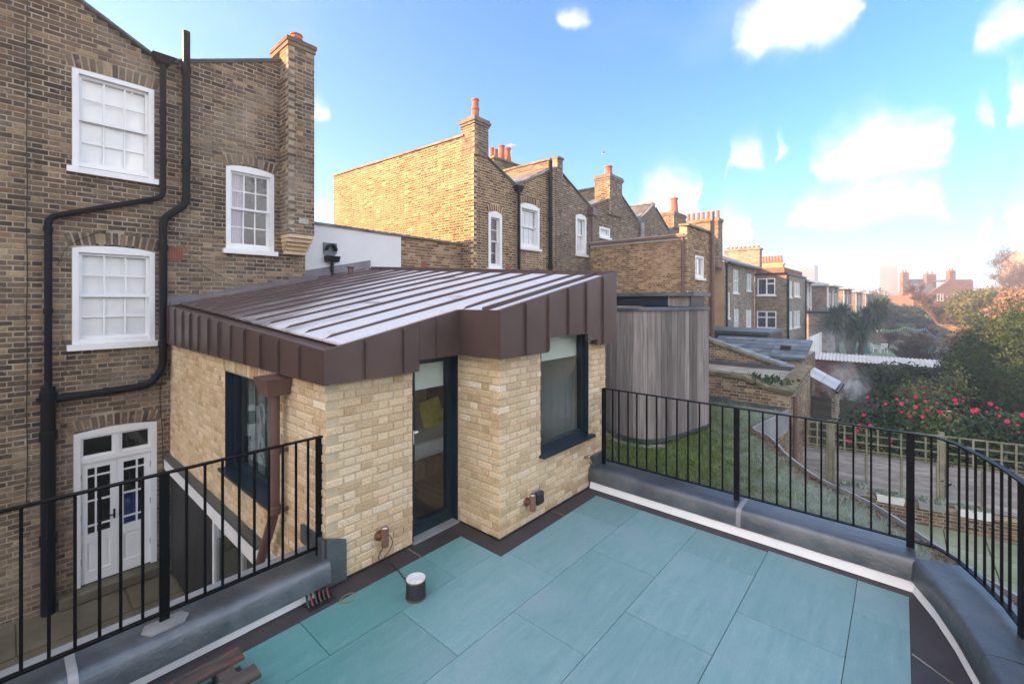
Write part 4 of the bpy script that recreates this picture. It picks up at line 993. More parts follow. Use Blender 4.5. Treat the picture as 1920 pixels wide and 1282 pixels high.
# roof of the old house: two slopes to a valley gutter
def slab(m, P, t=.08):
    m.hexa([(x, y, z - t) for x, y, z in P] + list(P))
m = MB(); slab(m, [(-.6, 9.07, 7.60), (1.60, 9.07, 6.415), (1.60, 17, 6.48), (-.6, 17, 7.66)], .05); slab(m, [(1.80, 9.07, 6.42), (3.56, 9.07, 7.15), (3.56, 17, 6.55), (1.80, 17, 6.30)], .05); m.box(1.59, 1.81, 9.05, 17, 6.36, 6.39)  # right slope drops out of view so sun clears it to the flank
m.build('roof', M['slate'], oh)
m = MB(); m.beam((-.6, 9.075, 7.585), (1.56, 9.075, 6.415), .06, .03); m.build('verge', M['slate'], oh); m = MB(); m.beam((1.86, 9.075, 6.435), (3.54, 9.075, 7.135), .06, .025); m.build('verge', M['slate'], oh)
m = MB(); m.box(-.6, 4.02, 16.9, 17.2, -2.5, 6.6); m.box(-.6, -.4, 9.4, 16.9, -2.5, 6.9); m.box(3.75, 4.02, 9.41, 16.9, -2.5, 6.5); m.build('outer_wall', M['stock_dark'], oh)  # unseen side wall lowered to let sun reach the flank across the gap
# chimney stack, corbelled out of the wall
SX0, SX1, SYF = 3.52, 4.02, 8.70
wall(oh, FY(SYF), [(SX0, 3.72), (SX1, 3.72), (SX1, 7.28), (SX0, 7.28)], oldm, thick=.39, name='chimney_stack', corner=(0, None))
wall(oh, FX(SX0), [(-YO, 3.72), (-SYF, 3.72), (-SYF, 7.28), (-YO, 7.28)], oldm, thick=.2, name='chimney_stack', corner=(None, 1))
for i in range(5):
    z = 3.345 + i * .075; o_ = .16 + i * .055
    m = MB(); m.box(SX0 + .02 + (4 - i) * .01, SX1 - .002 - (4 - i) * .012, YO - min(o_, .40), YO + .01, z + .004, z + .073); m.build('corbel_course', M['stock_new'], oh)
for z, e in ((7.28, .018), (7.36, .035)):
    m = MB(); m.box(SX0 - e, SX1 + e, SYF - e, 9.5, z + .002, z + .078); m.build('cap_course', M['stock'], oh)
pot(oh, 3.78, 8.95, 7.44, .22, .12)
airbrick(oh, FY(SYF), 3.72, 3.90, 3.93, 4.03, 'cream', 7, 4)
# ------------------------------------------------------------------ pipes on the old house
dp = thing('rainwater_pipe', 'black rainwater pipe dropping from the valley hopper past the top window', 'drainpipe', (1.69, 9.0, 4), 'black pipes on the old house wall')
yp = 9.02
m = MB(); m.hexa([(1.62, 8.93, 6.27), (1.76, 8.93, 6.27), (1.76, 9.09, 6.27), (1.62, 9.09, 6.27), (1.54, 8.90, 6.40), (1.86, 8.90, 6.40), (1.86, 9.09, 6.40), (1.54, 9.09, 6.40)]); m.build('hopper', M['pipe_black'], dp)
pipe(dp, [(1.69, yp, 6.28), (1.69, yp, 4.12), (.40, yp, 3.62), (.40, yp, 1.16)], .042, name='downpipe', rounded=.09)
for z in (4.7, 5.5): collar(dp, (1.69, yp, z), .05, .07)
for z in (3.45, 2.3): collar(dp, (.40, yp, z), .05, .07)
sp = thing('soil_pipe', 'thick black soil pipe rising above the valley roof', 'drainpipe', (2.0, 9.0, 4), 'black pipes on the old house wall')
yp = 9.0
pipe(sp, [(2.0, yp, 6.94), (2.0, yp, 4.06), (1.69, yp, 3.77), (1.69, yp, 1.36), (1.52, yp, 1.10), (.47, yp, 1.05)], .056, name='soil_stack', rounded=.10)
for z in (6.3, 4.75): collar(sp, (2.0, yp, z), .066, .1)
for z in (3.3, 1.75): collar(sp, (1.69, yp, z), .066, .1)
collar(sp, (1.0, yp, 1.076), .064, .08, axis=(1, 0, .05))
st = thing('soil_pipe', 'widest black soil pipe running down beside the french doors', 'drainpipe', (.42, 9.0, -2), 'black pipes on the old house wall')
pipe(st, [(.40, yp, 1.24), (.40, yp, -1.95)], .078, name='soil_stack')
for z in (1.1, .55, -.9): collar(st, (.40, yp, z), .090, .13)
m = MB(); m.box(.28, .52, 8.99, 9.09, 1.05, 1.09); m.build('pipe_bracket', M['pipe_black'], st)
# slack wires on the wall
wire = MB()
wire.tube([(.20 + .004*math.sin(z*5), 9.085, z) for z in np.linspace(7.0, -.4, 40)], .0055, 5)
tag(wire.build('wall_cable', M['plastic']), 'thin black cable hanging straight down the left of the house wall', 'cable', 'cables on the old house wall')
wire = MB(); wire.tube(smoothp([Vector(p) for p in [(1.70, 9.08, 1.25), (1.66, 9.07, .9), (1.69, 9.06, .3), (1.71, 9.07, -.5), (1.74, 9.06, -1.1), (1.70, 9.02, -1.4), (1.75, 9.03, -1.8)]]), .007, 5)
tag(wire.build('wall_cable', M['plastic']), 'loose black cable between french doors and extension', 'cable', 'cables on the old house wall')
wire = MB()
for P in ([(.5, 9.088, 2.95), (.62, 9.085, 3.25), (1.0, 9.085, 3.5), (1.5, 9.085, 3.62)], [(1.72, 9.085, 3.75), (2.1, 9.085, 3.2), (2.4, 9.085, 2.95), (2.75, 9.085, 2.78)], [(3.05, 9.085, 2.86), (3.3, 9.085, 3.1), (3.5, 8.9, 3.35), (3.62, 8.69, 3.9), (3.7, 8.69, 4.05)], [(.52, 9.088, 2.0), (.60, 9.085, 1.6), (.53, 9.085, 1.3)]):
    wire.tube(smoothp([Vector(p) for p in P]), .003, 4)
tag(wire.build('wall_cable', M['plastic']), 'thin wires looping over the house wall between the windows', 'cable', 'cables on the old house wall')

# ================================================================== row continuing out of the frame on the left
def plain_house(x0, x1, label, zr=7.4, yr=9.1, yf=17.2):
    t = thing('terraced_house', label, 'house', ((x0+x1)/2, yr, GZ), 'brick terraced houses with valley roofs')
    m = MB(); m.box(x0, x1, yr, yf, GZ, zr - 1.2); m.build('wall', M['far_brick'], t)
    xm = (x0 + x1) / 2; m = MB()
    slab(m, [(x0, yr, zr), (xm, yr, zr - 1.1), (xm, yf, zr - 1.1), (x0, yf, zr)], .1); slab(m, [(xm, yr, zr - 1.1), (x1, yr, zr), (x1, yf, zr), (xm, yf, zr - 1.1)], .1); m.build('roof', M['slate'], t)
    g_ = MB(); g_.add([(x0, yr+.01, zr-1.25), (x1, yr+.01, zr-1.25), (x1, yr+.01, zr-.05), (xm, yr+.01, zr-1.15), (x0, yr+.01, zr-.05)], [(0, 1, 2, 3, 4)]); g_.build('gable', M['far_brick'], t)
    for k, z in enumerate((4.4, 1.8)): sash(t, FY(yr), x0 + 1.3, x0 + 2.2, z, z + 1.45, cols=1, rows=(1, 1), back='dark', jamb=.08)
    return t
M['far_brick'] = wallmat('distant_stock_brickwork', [(0, (.07,.05,.038)), (.35, (.13,.092,.06)), (.65, (.19,.135,.085)), (1, (.29,.215,.145))], (.30,.26,.2), patch=((.28,.22,.15), .4))
M['far_brick_grey'] = wallmat('distant_grey_brickwork', [(0, (.10,.085,.07)), (.4, (.19,.16,.13)), (.7, (.26,.215,.17)), (1, (.36,.31,.25))], (.36,.33,.29), patch=((.40,.33,.24), .35))
M['far_brick_red'] = wallmat('distant_red_brickwork', [(0, (.10,.045,.035)), (.5, (.18,.075,.05)), (1, (.28,.13,.09))], (.30,.24,.19))
plain_house(-5.0, -.62, 'brick house to the left of the old house, beyond the picture edge')
plain_house(-9.4, -5.02, 'second brick house to the left, beyond the picture edge')
plain_house(-13.8, -9.42, 'third brick house to the left, beyond the picture edge')

# ================================================================== rendered wall in the gap
gwall = thing('boundary_wall', 'low white rendered wall with stone coping behind the metal roof', 'wall', (6.4, 9.6, 2.5))
m = MB(); m.box(4.03, 6.66, 9.6, 9.9, -2.5, 4.10); m.build('rendered_wall', M['render_white'], gwall)
wall(gwall, FY(9.61), [(6.66, 2.6), (8.735, 2.6), (8.735, 4.05), (6.66, 4.05)], (M['stock_new2'] if 'stock_new2' in M else M['stock_warm'], M['mortar_new']), bond='mixed', thick=.28)
coping(gwall, (4.05, 9.74, 4.135), (8.73, 9.74, 4.075), .36, .055, 6, M['tilecap'])
airbrick(gwall, FY(9.61), 7.30, 7.47, 3.30, 3.5)
m = MB(); m.box(4.05, 8.72, 9.9, 17, 2.4, 3.4); m.build('flat_roof', M['felt'], gwall)
hb = thing('overflow_hopper', 'black rainwater hopper fixed to the white wall', 'hopper', (4.79, 9.58, 3.2))
F96 = FY(9.6)
m = MB(); m.prism([(4.62, 3.47), (4.70, 3.43), (4.86, 3.43), (4.94, 3.5), (4.94, 3.73), (4.62, 3.73)], F96, .012, .001); m.build('back_plate', M['lead'], hb)
m = MB()
for i in range(8):
    a, b = math.pi*i/8, math.pi*(i+1)/8
    m.prism([(4.79 + .09*math.cos(a), 3.55 + .12*math.sin(a)), (4.79 + .125*math.cos(a), 3.55 + .155*math.sin(a)), (4.79 + .125*math.cos(b), 3.55 + .155*math.sin(b)), (4.79 + .09*math.cos(b), 3.55 + .12*math.sin(b))], F96, .11, .0125)
m.build('hood', M['pipe_black'], hb)
m = MB(); m.hexa([(4.66, 9.46, 3.30), (4.93, 9.46, 3.30), (4.93, 9.598, 3.30), (4.66, 9.598, 3.30), (4.64, 9.43, 3.43), (4.95, 9.43, 3.43), (4.95, 9.598, 3.43), (4.64, 9.598, 3.43)]); m.build('hopper_box', M['pipe_black'], hb)
pipe(hb, [(4.80, 9.53, 3.31), (4.80, 9.53, 3.02), (4.80, 9.46, 2.97)], .034, name='outlet_pipe')

# ================================================================== terrace of valley-roof houses beyond the gap
def butterfly(x0, x1, xv, zl, zv, zr, label, mats, wins, left=None, right=None, yr=9.1, yf=17.25, zlo=2.3, cor=(None, None), th_group='brick terraced houses with valley roofs', hide=()):
    t = thing('terraced_house', label, 'house', ((x0+x1)/2, yr, GZ), th_group)
    HIDE[t.name] = list(hide)
    pg = [(x0, zlo), (x1, zlo), (x1, zr), (xv + .12, zv), (xv - .12, zv), (x0, zl)]
    wall(t, FY(yr), pg, mats, [w_[0] for w_ in wins], thick=.3, corner=cor)
    for o_, kw in wins: sash(t, FY(yr), *o_[:5], **kw)
    m = MB(); m.box(x0 + .01, x1 - .01, yr + .31, yf, GZ, zv - .45); m.box(x0 + .01, x1 - .01, yr + .05, yr + .31, GZ, zlo - .01); m.build('body', M['far_brick'], t)
    m = MB(); slab(m, [(x0 + .1, yr - .03, zl + .03), (xv - .1, yr - .03, zv + .03), (xv - .1, yf, zv + .06), (x0 + .1, yf, zl + .06)], .05); slab(m, [(xv + .1, yr - .03, zv + .03), (x1 - .1, yr - .03, zr + .03), (x1 - .1, yf, zr + .06), (xv + .1, yf, zv + .06)], .05); m.box(xv - .12, xv + .12, yr - .04, yf, zv - .03, zv - .005)
    rf = m.build('roof', M['slate'], t)
    # slate courses as far as they can be told apart
    for i in range(5):
        for j in range(9):
            f0, f1 = i / 5, (i + 1) / 5; ya = yr + .1 + j * .34; L = lambda f: (xv + .1 + (x1 - .1 - xv - .1) * f, zv + .035 + (zr - zv) * f)
            (xa, za), (xb, zb) = L(f0), L(f1)
            s_ = MB(); s_.hexa([(xa - .03, ya + .004, za + .004), (xb, ya + .004, zb), (xb, ya + .336, zb), (xa - .03, ya + .336, za + .004), (xa - .03, ya + .004, za + .018), (xb, ya + .004, zb + .008), (xb, ya + .336, zb + .008), (xa - .03, ya + .336, za + .018)]); s_.build('slate', M['slate'], rf)
    m = MB(); m.beam((x0, yr - .02, zl + .015), (xv, yr - .02, zv + .01), .07, .035); m.beam((xv, yr - .02, zv + .01), (x1, yr - .02, zr + .015), .07, .035); m.build('verge', M['tilecap'], t)
    return t
ow = lambda a, b, c, d, r_=.10: (a, b, c, d, r_, .21)
kwin = dict(cols=2, rows=(2, 2), back='blind', jamb=.10, recess=.09, bars=.02)
warm = (M['stock_flank'], M['mortar_warm']); drk = (M['stock_dark'], M['mortar_old'])
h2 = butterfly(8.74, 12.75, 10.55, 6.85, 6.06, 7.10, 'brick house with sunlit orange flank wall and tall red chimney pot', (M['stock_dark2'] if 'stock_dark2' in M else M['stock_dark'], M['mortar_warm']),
     [(ow(9.34, 9.93, 3.40, 5.0), dict(kwin, cols=1, back=None)), (ow(10.76, 11.78, 4.15, 5.5), dict(kwin, cols=3))], hide=[(600, 1160, 505, 900)], cor=(0, None))
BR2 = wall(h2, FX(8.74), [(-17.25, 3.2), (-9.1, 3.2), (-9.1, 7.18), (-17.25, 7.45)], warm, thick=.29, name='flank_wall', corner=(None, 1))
coping(h2, (8.88, 9.5, 7.22), (8.88, 17.25, 7.48), .36, .06, 8, M['tilecap'])
def stack(t, x0, x1, y0, y1, z0, z1, mats, pots, cap=True, pk=dict()):
    wall(t, FY(y0), [(x0, z0), (x1, z0), (x1, z1), (x0, z1)], mats, thick=y1 - y0, name='chimney_stack', corner=(0, None))
    wall(t, FX(x0), [(-y1, z0), (-y0, z0), (-y0, z1), (-y1, z1)], mats, thick=.1, name='chimney_stack', corner=(None, 1))
    if cap:
        for k, e in enumerate((.03, .06, .03)):
            m = MB(); m.box(x0 - e, x1 + e, y0 - e, y1 + e, z1 + k*.07 + .002, z1 + k*.07 + .068); m.build('cap_course', M['tilecap'], t)
    for x, y, h, r_ in pots: pot(t, x, y, z1 + (.20 if cap else 0), h, r_, **pk)
stack(h2, 8.735, 9.30, 9.06, 9.62, 6.6, 7.46, drk, [(9.0, 9.3, .62, .115)])
for x, h, r_ in ((13.55, .45, .10), (13.8, .45, .10), (14.15, .70, .15), (14.55, .70, .15)): pot(h2, x, 13.0, 8.42, h, r_, False)
m = MB(); m.box(13.35, 15.1, 12.7, 13.3, 6.0, 8.34); m.box(13.28, 15.17, 12.63, 13.37, 8.342, 8.42); m.build('chimney_stack', M['far_brick'], h2)
# party wall parapets, one at each end of the next houses
def parapet(t, x0, x1, ya, yb, z0, z1, mat):
    m = MB(); m.hexa([(x0, ya, z0 - 1.5), (x1, ya, z0 - 1.5), (x1, yb, z0 - 1.5), (x0, yb, z0 - 1.5), (x0, ya, z0), (x1, ya, z0), (x1, yb, z1), (x0, yb, z1)]); m.build('parapet', M[mat], t)
    coping(t, ((x0+x1)/2, ya, z0 + .04), ((x0+x1)/2, yb, z1 + .04), x1 - x0 + .08, .07, 8, M['tilecap'])
parapet(h2, 12.70, 13.04, 9.3, 17, 7.40, 7.45, 'far_brick')
wall(h2, FY(9.04), [(12.72, 2.3), (13.06, 2.3), (13.06, 7.42), (12.72, 7.42)], drk, thick=.3, name='pier')
coping(h2, (12.70, 9.2, 7.45), (13.08, 9.2, 7.45), .42, .07, 1, M['tilecap'])
m = MB(); m.tube([(15.0, 13.2, 7.4), (15.0, 13.2, 9.5)], .014, 6); m.beam((14.8, 13.2, 9.40), (15.2, 13.2, 9.45), .014, .014)
for i in range(5): m.beam((14.84 + i*.08, 13.05, 9.41 + i*.008), (14.84 + i*.08, 13.35, 9.41 + i*.008), .009, .009)
tag(m.build('aerial', M['lead_pale']), 'thin television aerial behind the valley roof', 'aerial')
dpA = thing('rainwater_pipe', 'black downpipe in the valley of the house with sunlit flank', 'drainpipe', (10.62, 9, 3), 'black pipes on the far houses')
pipe(dpA, [(10.60, 9.0, 6.0), (10.60, 9.0, 2.4)], .05, name='downpipe'); m = MB(); m.hexa([(10.52, 8.93, 5.85), (10.68, 8.93, 5.85), (10.68, 9.09, 5.85), (10.52, 9.09, 5.85), (10.44, 8.9, 6.02), (10.76, 8.9, 6.02), (10.76, 9.09, 6.02), (10.44, 9.09, 6.02)]); m.build('hopper', M['pipe_black'], dpA)
dpB = thing('soil_pipe', 'tall black soil pipe between two houses beside the arched window', 'drainpipe', (12.22, 9, 3), 'black pipes on the far houses')
pipe(dpB, [(12.25, 8.99, 7.20), (12.25, 8.99, 2.4)], .07, name='soil_stack')
for z in (6.6, 5.2, 3.6): collar(dpB, (12.25, 8.99, z), .085, .12)
airbrick(h2, F9, 10.10, 10.30, 3.3, 3.55)
h3 = butterfly(13.06, 17.4, 14.98, 6.95, 6.10, 7.0, 'sooty brick house with one arched sash and small high window', drk, [(ow(13.98, 14.72, 4.18, 5.60), kwin), ((15.70, 16.55, 5.02, 5.42, 0, .12), dict(cols=2, rows=(1, 0), back='blind', jamb=.07))], hide=[(0, 1920, 505, 900)])
stack(h3, 16.35, 17.45, 9.0, 9.7, 6.0, 7.45, drk, [(16.9, 9.35, .48, .17)], pk=dict(ridge=False))
parapet(h3, 17.1, 17.42, 9.7, 17, 7.35, 7.4, 'far_brick')
dpC = thing('rainwater_pipe', 'brown downpipe with hopper between two sooty brick houses', 'drainpipe', (14.98, 9, 4), 'brown pipes on the far houses')
m = MB(); m.box(14.80, 15.10, 8.85, 9.09, 5.72, 6.0); m.build('hopper', M['pipe_brown'], dpC); pipe(dpC, [(14.95, 8.98, 5.8), (14.95, 8.98, 4.7)], .05, 'pipe_brown', 'downpipe')
h4 = butterfly(17.46, 21.0, 19.15, 7.0, 6.12, 7.15, 'plain brown brick house with slate valley roof beyond the outrigger', drk, [], zlo=4.2, hide=[(0, 1920, 460, 900)])
parapet(h4, 20.8, 21.1, 9.12, 17, 7.15, 7.2, 'far_brick')
h5 = butterfly(21.1, 25.0, 22.7, 7.0, 6.1, 6.9, 'brown brick house with single chimney pot beyond the outrigger', drk, [], zlo=4.2, hide=[(0, 1920, 460, 900)])
stack(h5, 23.2, 24.9, 9.0, 9.8, 6.3, 6.95, drk, [(24.0, 9.3, .85, .22)], pk=dict(ridge=False))
m = MB(); m.tube([(19.3, 8.95, 4.6), (19.3, 8.95, 6.0)], .09, 8); tag(m.build('flue_pipe', M['lead_pale']), 'grey metal flue against the plain brown house', 'pipe')
h6 = thing('terraced_house', 'end house with a broad stack of seven chimney pots', 'house', (28, 9.1, GZ), 'brick terraced houses with valley roofs')
m = MB(); m.box(25.0, 30.0, 9.1, 17, GZ, 6.3); m.build('wall', M['far_brick'], h6)
m = MB(); slab(m, [(25, 9.05, 6.9), (27, 9.05, 6.1), (27, 17, 6.1), (25, 17, 6.9)], .06); slab(m, [(27, 9.05, 6.1), (29, 9.05, 6.7), (29, 17, 6.7), (27, 17, 6.1)], .06); m.build('roof', M['slate'], h6)
m = MB(); m.box(29.0, 29.9, 8.5, 10.6, 4.5, 7.35); m.box(28.95, 29.95, 8.45, 10.65, 7.352, 7.55); m.build('chimney_stack', M['far_brick'], h6)
for i in range(7): pot(h6, 29.45, 8.65 + i * .30, 7.55, .52, .11, False)

# outrigger of the sooty house
orr = thing('brick_outrigger', 'yellow brick rear wing with flat roof and brown gutter', 'building', (16.2, 7, GZ))
OX0, OX1, OY = 15.0, 17.42, 5.38
HIDE[orr.name] = [(0, 1160, 0, 1300), (1157, 1325, 578, 900)]
wall(orr, FX(OX0), [(-9.1, 2.0), (-OY, 2.0), (-OY, 4.55), (-9.1, 4.55)], (M['stock_warm'], M['mortar_new']), thick=.25, corner=(None, 1))
wall(orr, FY(OY), [(OX0, 1.2), (OX1, 1.2), (OX1, 4.95), (OX0, 4.95)], (M['stock_warm'], M['mortar_new']), [(15.80, 16.66, 3.24, 4.02, 0, .15)], thick=.25, corner=(0, None))
sash(orr, FY(OY), 15.80, 16.66, 3.24, 4.02, cols=3, rows=(1, 0), back='blind', jamb=.07)
m = MB(); m.box(OX0 + .02, OX1, OY + .26, 9.1, GZ, 4.6); m.box(OX0 + .02, OX1, OY + .02, OY + .26, GZ, 1.19); m.build('body', M['far_brick'], orr)
m = MB(); m.box(OX0 - .10, OX1 + .05, OY + .1, 9.1, 4.605, 4.70); m.build('flat_roof', M['felt'], orr)
m = MB(); m.box(OX0 - .16, OX0 - .003, OY - .02, 9.08, 4.56, 4.64); m.build('gutter', M['pipe_brown'], orr)
m = MB(); m.box(OX0 - .04, OX0 - .002, OY, 9.08, 4.49, 4.555); m.build('fascia_board', M['white'], orr)
coping(orr, (OX0 - .05, OY + .1, 4.98), (OX1 + .03, OY + .1, 4.98), .34, .07, 4, M['tilecap'])
pipe(orr, [(OX0 - .07, OY + .12, 4.58), (OX0 - .07, OY + .12, 2.2)], .045, 'pipe_brown', 'downpipe')
spB = thing('soil_pipe', 'long brown soil pipe at the corner of the yellow brick wing', 'drainpipe', (17.3, 5.3, 0), 'brown pipes on the far houses')
pipe(spB, [(17.30, 5.27, 5.72), (17.30, 5.27, .1)], .075, 'pipe_brown', 'soil_stack')
for z in (4.6, 2.4, .9): collar(spB, (17.30, 5.27, z), .09, .12, 'pipe_brown')
# ================================================================== timber clad pavilion and the green roof round it
M['larch'] = pm('silvered_larch', [(.25, (.125,.105,.10)), (.45, (.205,.178,.168)), (.6, (.285,.25,.238)), (.8, (.39,.35,.33))], 2.2, .85, stretch=(9, 9, .55), bmp=.5, bscale=20, rnd=.48, warp=.8)
pav = thing('timber_pavilion', 'curved pavilion clad in upright silver-grey timber boards', 'building', (8, 3.5, 0))
PP = smoothp([Vector((x, y, 0)) for x, y in [(8.45, 6.0), (8.0, 5.1), (7.60, 4.35), (7.26, 3.86), (7.17, 3.50), (7.34, 3.20), (7.70, 3.04), (8.25, 2.925), (8.86, 2.81), (9.1, 2.86), (9.2, 3.1), (9.5, 4.4)]], 14)
acc = 0; plank = [PP[0]]
for a, b in zip(PP[:-1], PP[1:]):
    acc += (b - a).length
    if acc >= .118: plank.append(b); acc = 0
for a, b in zip(plank[:-1], plank[1:]):
    d = (b - a).normalized(); n_ = Vector((d.y, -d.x, 0)) * (-1 if False else 1); j = random.uniform(-.003, .003); g_ = d * .003
    o_ = n_ * j; i_ = -n_ * .022; z1 = 2.27 + random.uniform(-.004, .004)
    A, B = a + g_, b - g_
    m = MB(); m.hexa([tuple(A + i_ + Vector((0,0,.07))), tuple(B + i_ + Vector((0,0,.07))), tuple(B + o_ + Vector((0,0,.07))), tuple(A + o_ + Vector((0,0,.07))), tuple(A + i_ + Vector((0,0,z1))), tuple(B + i_ + Vector((0,0,z1))), tuple(B + o_ + Vector((0,0,z1))), tuple(A + o_ + Vector((0,0,z1)))])
    m.build('plank', M['larch'], pav)
core = [(p.x, p.y) for p in PP[::5]] + [(9.5, 6.0)]
cin = []
for i, (x, y) in enumerate(core):
    c = Vector((8.6 - x, 4.3 - y)); c = c.normalized() * .035 if c.length > 0 else c; cin.append((x + c.x, y + c.y))
m = MB(); n_ = len(cin); m.add([(x, y, -.3) for x, y in cin] + [(x, y, 2.262) for x, y in cin], [tuple(range(n_, 2*n_))] + [(i, (i+1) % n_, (i+1) % n_ + n_, i + n_) for i in range(n_)]); m.build('core_wall', M['plastic'], pav)
cop = sweep([(p.x, p.y) for p in PP[::4]], [(.03, 2.275), (.03, 2.315), (-.18, 2.33), (-.18, 2.275)]); cop.build('coping', M['lead'], pav)
trim = sweep([(p.x, p.y) for p in PP[::3]], [(.012, .0), (.012, .068), (-.02, .068), (-.02, .0)]); trim.build('base_trim', M['lead'], pav)
m = MB(); m.box(8.62, 9.4, 3.02, 5.8, 2.335, 2.53); m.build('clerestory', M['frame_blue'], pav)
m = MB(); m.box(8.600, 8.615, 3.46, 5.6, 2.35, 2.52); m.build('clerestory_glass', M['frame_blue'], pav)
for i in range(4):
    m = MB(); m.box(8.597 + .001*(i % 2), 8.617, 3.04 + i*.105, 3.14 + i*.105, 2.335, 2.528); m.build('plank', M['larch'], pav)
m = MB(); m.box(8.52, 9.5, 2.93, 5.9, 2.532, 2.60); m.build('roof_slab', M['lead'], pav)

M['turf'] = None
def turfmat():
    m, t, b = newmat('frosty_turf'); p = pos(t); x, y, z = t.sep(p)
    n = t.noise(p, 3.2, 7, .65); c = t.ramp(n, [(.3, (.035,.055,.012)), (.5, (.06,.085,.02)), (.65, (.085,.075,.035)), (.8, (.13,.10,.06))])
    fr = t.math('ADD', t.math('MULTIPLY', t.math('SUBTRACT', t.math('MULTIPLY', x, .35), y), .28), t.noise(p, 4, 6, .7))
    c = t.mix(t.math('MULTIPLY', t.smooth(fr, .55, 1.0), .55), c, (.30, .34, .31))
    t.l.new(c, b.inputs['Base Color']); b.inputs['Roughness'].default_value = .95; bump(t, b, t.noise(p, 60, 6, .7), .9, .02); return m
M['turf'] = turfmat()
EDGE = smoothp([Vector((x, y, 0)) for x, y in [(5.2, -1.0), (5.62, -.58), (6.05, -.28), (6.8, .24), (7.3, .82), (7.75, 1.14), (8.2, 1.40), (8.65, 1.60), (9.0, 1.80), (9.25, 2.05), (9.5, 2.12), (10.4, 2.0), (11.46, 1.9)]], 6)
poly = [(p.x, p.y) for p in EDGE] + [(11.46, 6.5), (5.47, 6.5), (5.47, -.2), (5.0, -.75)]
gr = thing('green_roof', 'frosty turf roof with a curving metal edge below the terrace', 'green roof', (8, 2, 0))
n_ = len(poly); m = MB(); m.add([(x, y, -.035) for x, y in poly] + [(x, y, -.4) for x, y in poly], [tuple(range(n_))] + [(i, i + n_, (i+1) % n_ + n_, (i+1) % n_) for i in range(n_)]); m.build('turf', M['turf'], gr)
sweep([(p.x, p.y) for p in EDGE], [(.02, -.45), (.02, .03), (-.012, .035), (-.012, -.45)][::-1]).build('metal_edge', M['lead_pale'], gr, smooth=False)
m = MB(); inner = [(p.x + .0, p.y + .06) for p in EDGE]; m.add([(x, y, -.41) for x, y in inner] + [(x, y, GZ) for x, y in inner], [(i, i + len(inner), i + 1 + len(inner), i + 1) for i in range(len(inner) - 1)]); m.build('under_wall', M['far_brick'], gr)
def inpoly(X, Y, P):
    c = np.zeros(len(X), bool); j = len(P) - 1
    for i in range(len(P)):
        xi, yi = P[i]; xj, yj = P[j]
        if yi != yj: c ^= ((yi > Y) != (yj > Y)) & (X < (xj - xi) * (Y - yi) / (yj - yi) + xi)
        j = i
    return c
pavp = [(p.x, p.y) for p in PP] + [(9.5, 6.0)]
N = 90000
gx, gy = rng.uniform(5.47, 11.45, N), rng.uniform(-.7, 5.2, N)
k = inpoly(gx, gy, poly) & ~inpoly(gx, gy, pavp); gx, gy = gx[k], gy[k]
clump = (np.sin(gx*5.1 + np.sin(gy*3.7)*1.7) * np.sin(gy*6.3 + np.sin(gx*2.9)*2.1) + rng.normal(0, .35, len(gx)))
edgeness = np.clip((gx * .55 - gy) / 3.2, 0, 1.4)
keep = rng.random(len(gx)) < np.clip(.85 - .55 * edgeness + .42 * clump, .06, 1)
gx, gy, clump, edgeness = gx[keep], gy[keep], clump[keep], edgeness[keep]
n_ = len(gx); ht = np.clip(rng.normal(.040, .018, n_) + .022 * np.maximum(clump, 0) * (1 - .4*edgeness), .012, .11); an = rng.uniform(0, 6.283, n_); wd = rng.uniform(.0035, .007, n_)
lean = rng.normal(0, .6, (n_, 2)) * ht[:, None]
V = np.zeros((n_, 4, 3)); ca, sa = np.cos(an) * wd, np.sin(an) * wd
V[:, 0] = np.stack([gx - ca, gy - sa, np.full(n_, -.04)], 1); V[:, 1] = np.stack([gx + ca, gy + sa, np.full(n_, -.04)], 1)
V[:, 2] = np.stack([gx + ca*.3 + lean[:, 0], gy + sa*.3 + lean[:, 1], -.035 + ht], 1); V[:, 3] = np.stack([gx - ca*.3 + lean[:, 0], gy - sa*.3 + lean[:, 1], -.035 + ht], 1)
def leafmat(name, stops, frost=None, rough=.55, trans=.25):
    m, t, b = newmat(name); rv = t.new('ShaderNodeAttribute', attribute_name='rnd').outputs['Fac']; c = t.ramp(rv, stops)
    p = pos(t); c = t.mix(.7, c, t.ramp(t.noise(p, 1.6, 4, .6), [(.3, .6), (.7, 1.35)]), 'MULTIPLY')
    if frost:
        x, y, z = t.sep(p); f = t.math('ADD', t.math('MULTIPLY', t.math('SUBTRACT', t.math('MULTIPLY', x, .35), y), .28), t.noise(p, 5, 5, .7)); c = t.mix(t.math('MULTIPLY', t.smooth(f, .55, .95), frost), c, (.36, .44, .40))
    t.l.new(c, b.inputs['Base Color']); b.inputs['Roughness'].default_value = rough; b.inputs['Specular IOR Level'].default_value = .3
    if trans:
        out = t.n['Material Output']; tl = t.new('ShaderNodeBsdfTranslucent'); t.l.new(c, tl.inputs[0]); mx = t.new('ShaderNodeMixShader'); mx.inputs[0].default_value = trans
        t.l.new(b.outputs[0], mx.inputs[1]); t.l.new(tl.outputs[0], mx.inputs[2]); t.l.new(mx.outputs[0], out.inputs[0])
    return m
M['grass'] = leafmat('grass_blades', [(0, (.06,.11,.015)), (.4, (.12,.20,.03)), (.75, (.19,.25,.055)), (1, (.28,.26,.11))], frost=.7)
npmesh('grass', V.reshape(-1, 3), np.arange(n_*4).reshape(-1, 4), M['grass'], gr, 'stuff', rng.random(n_))
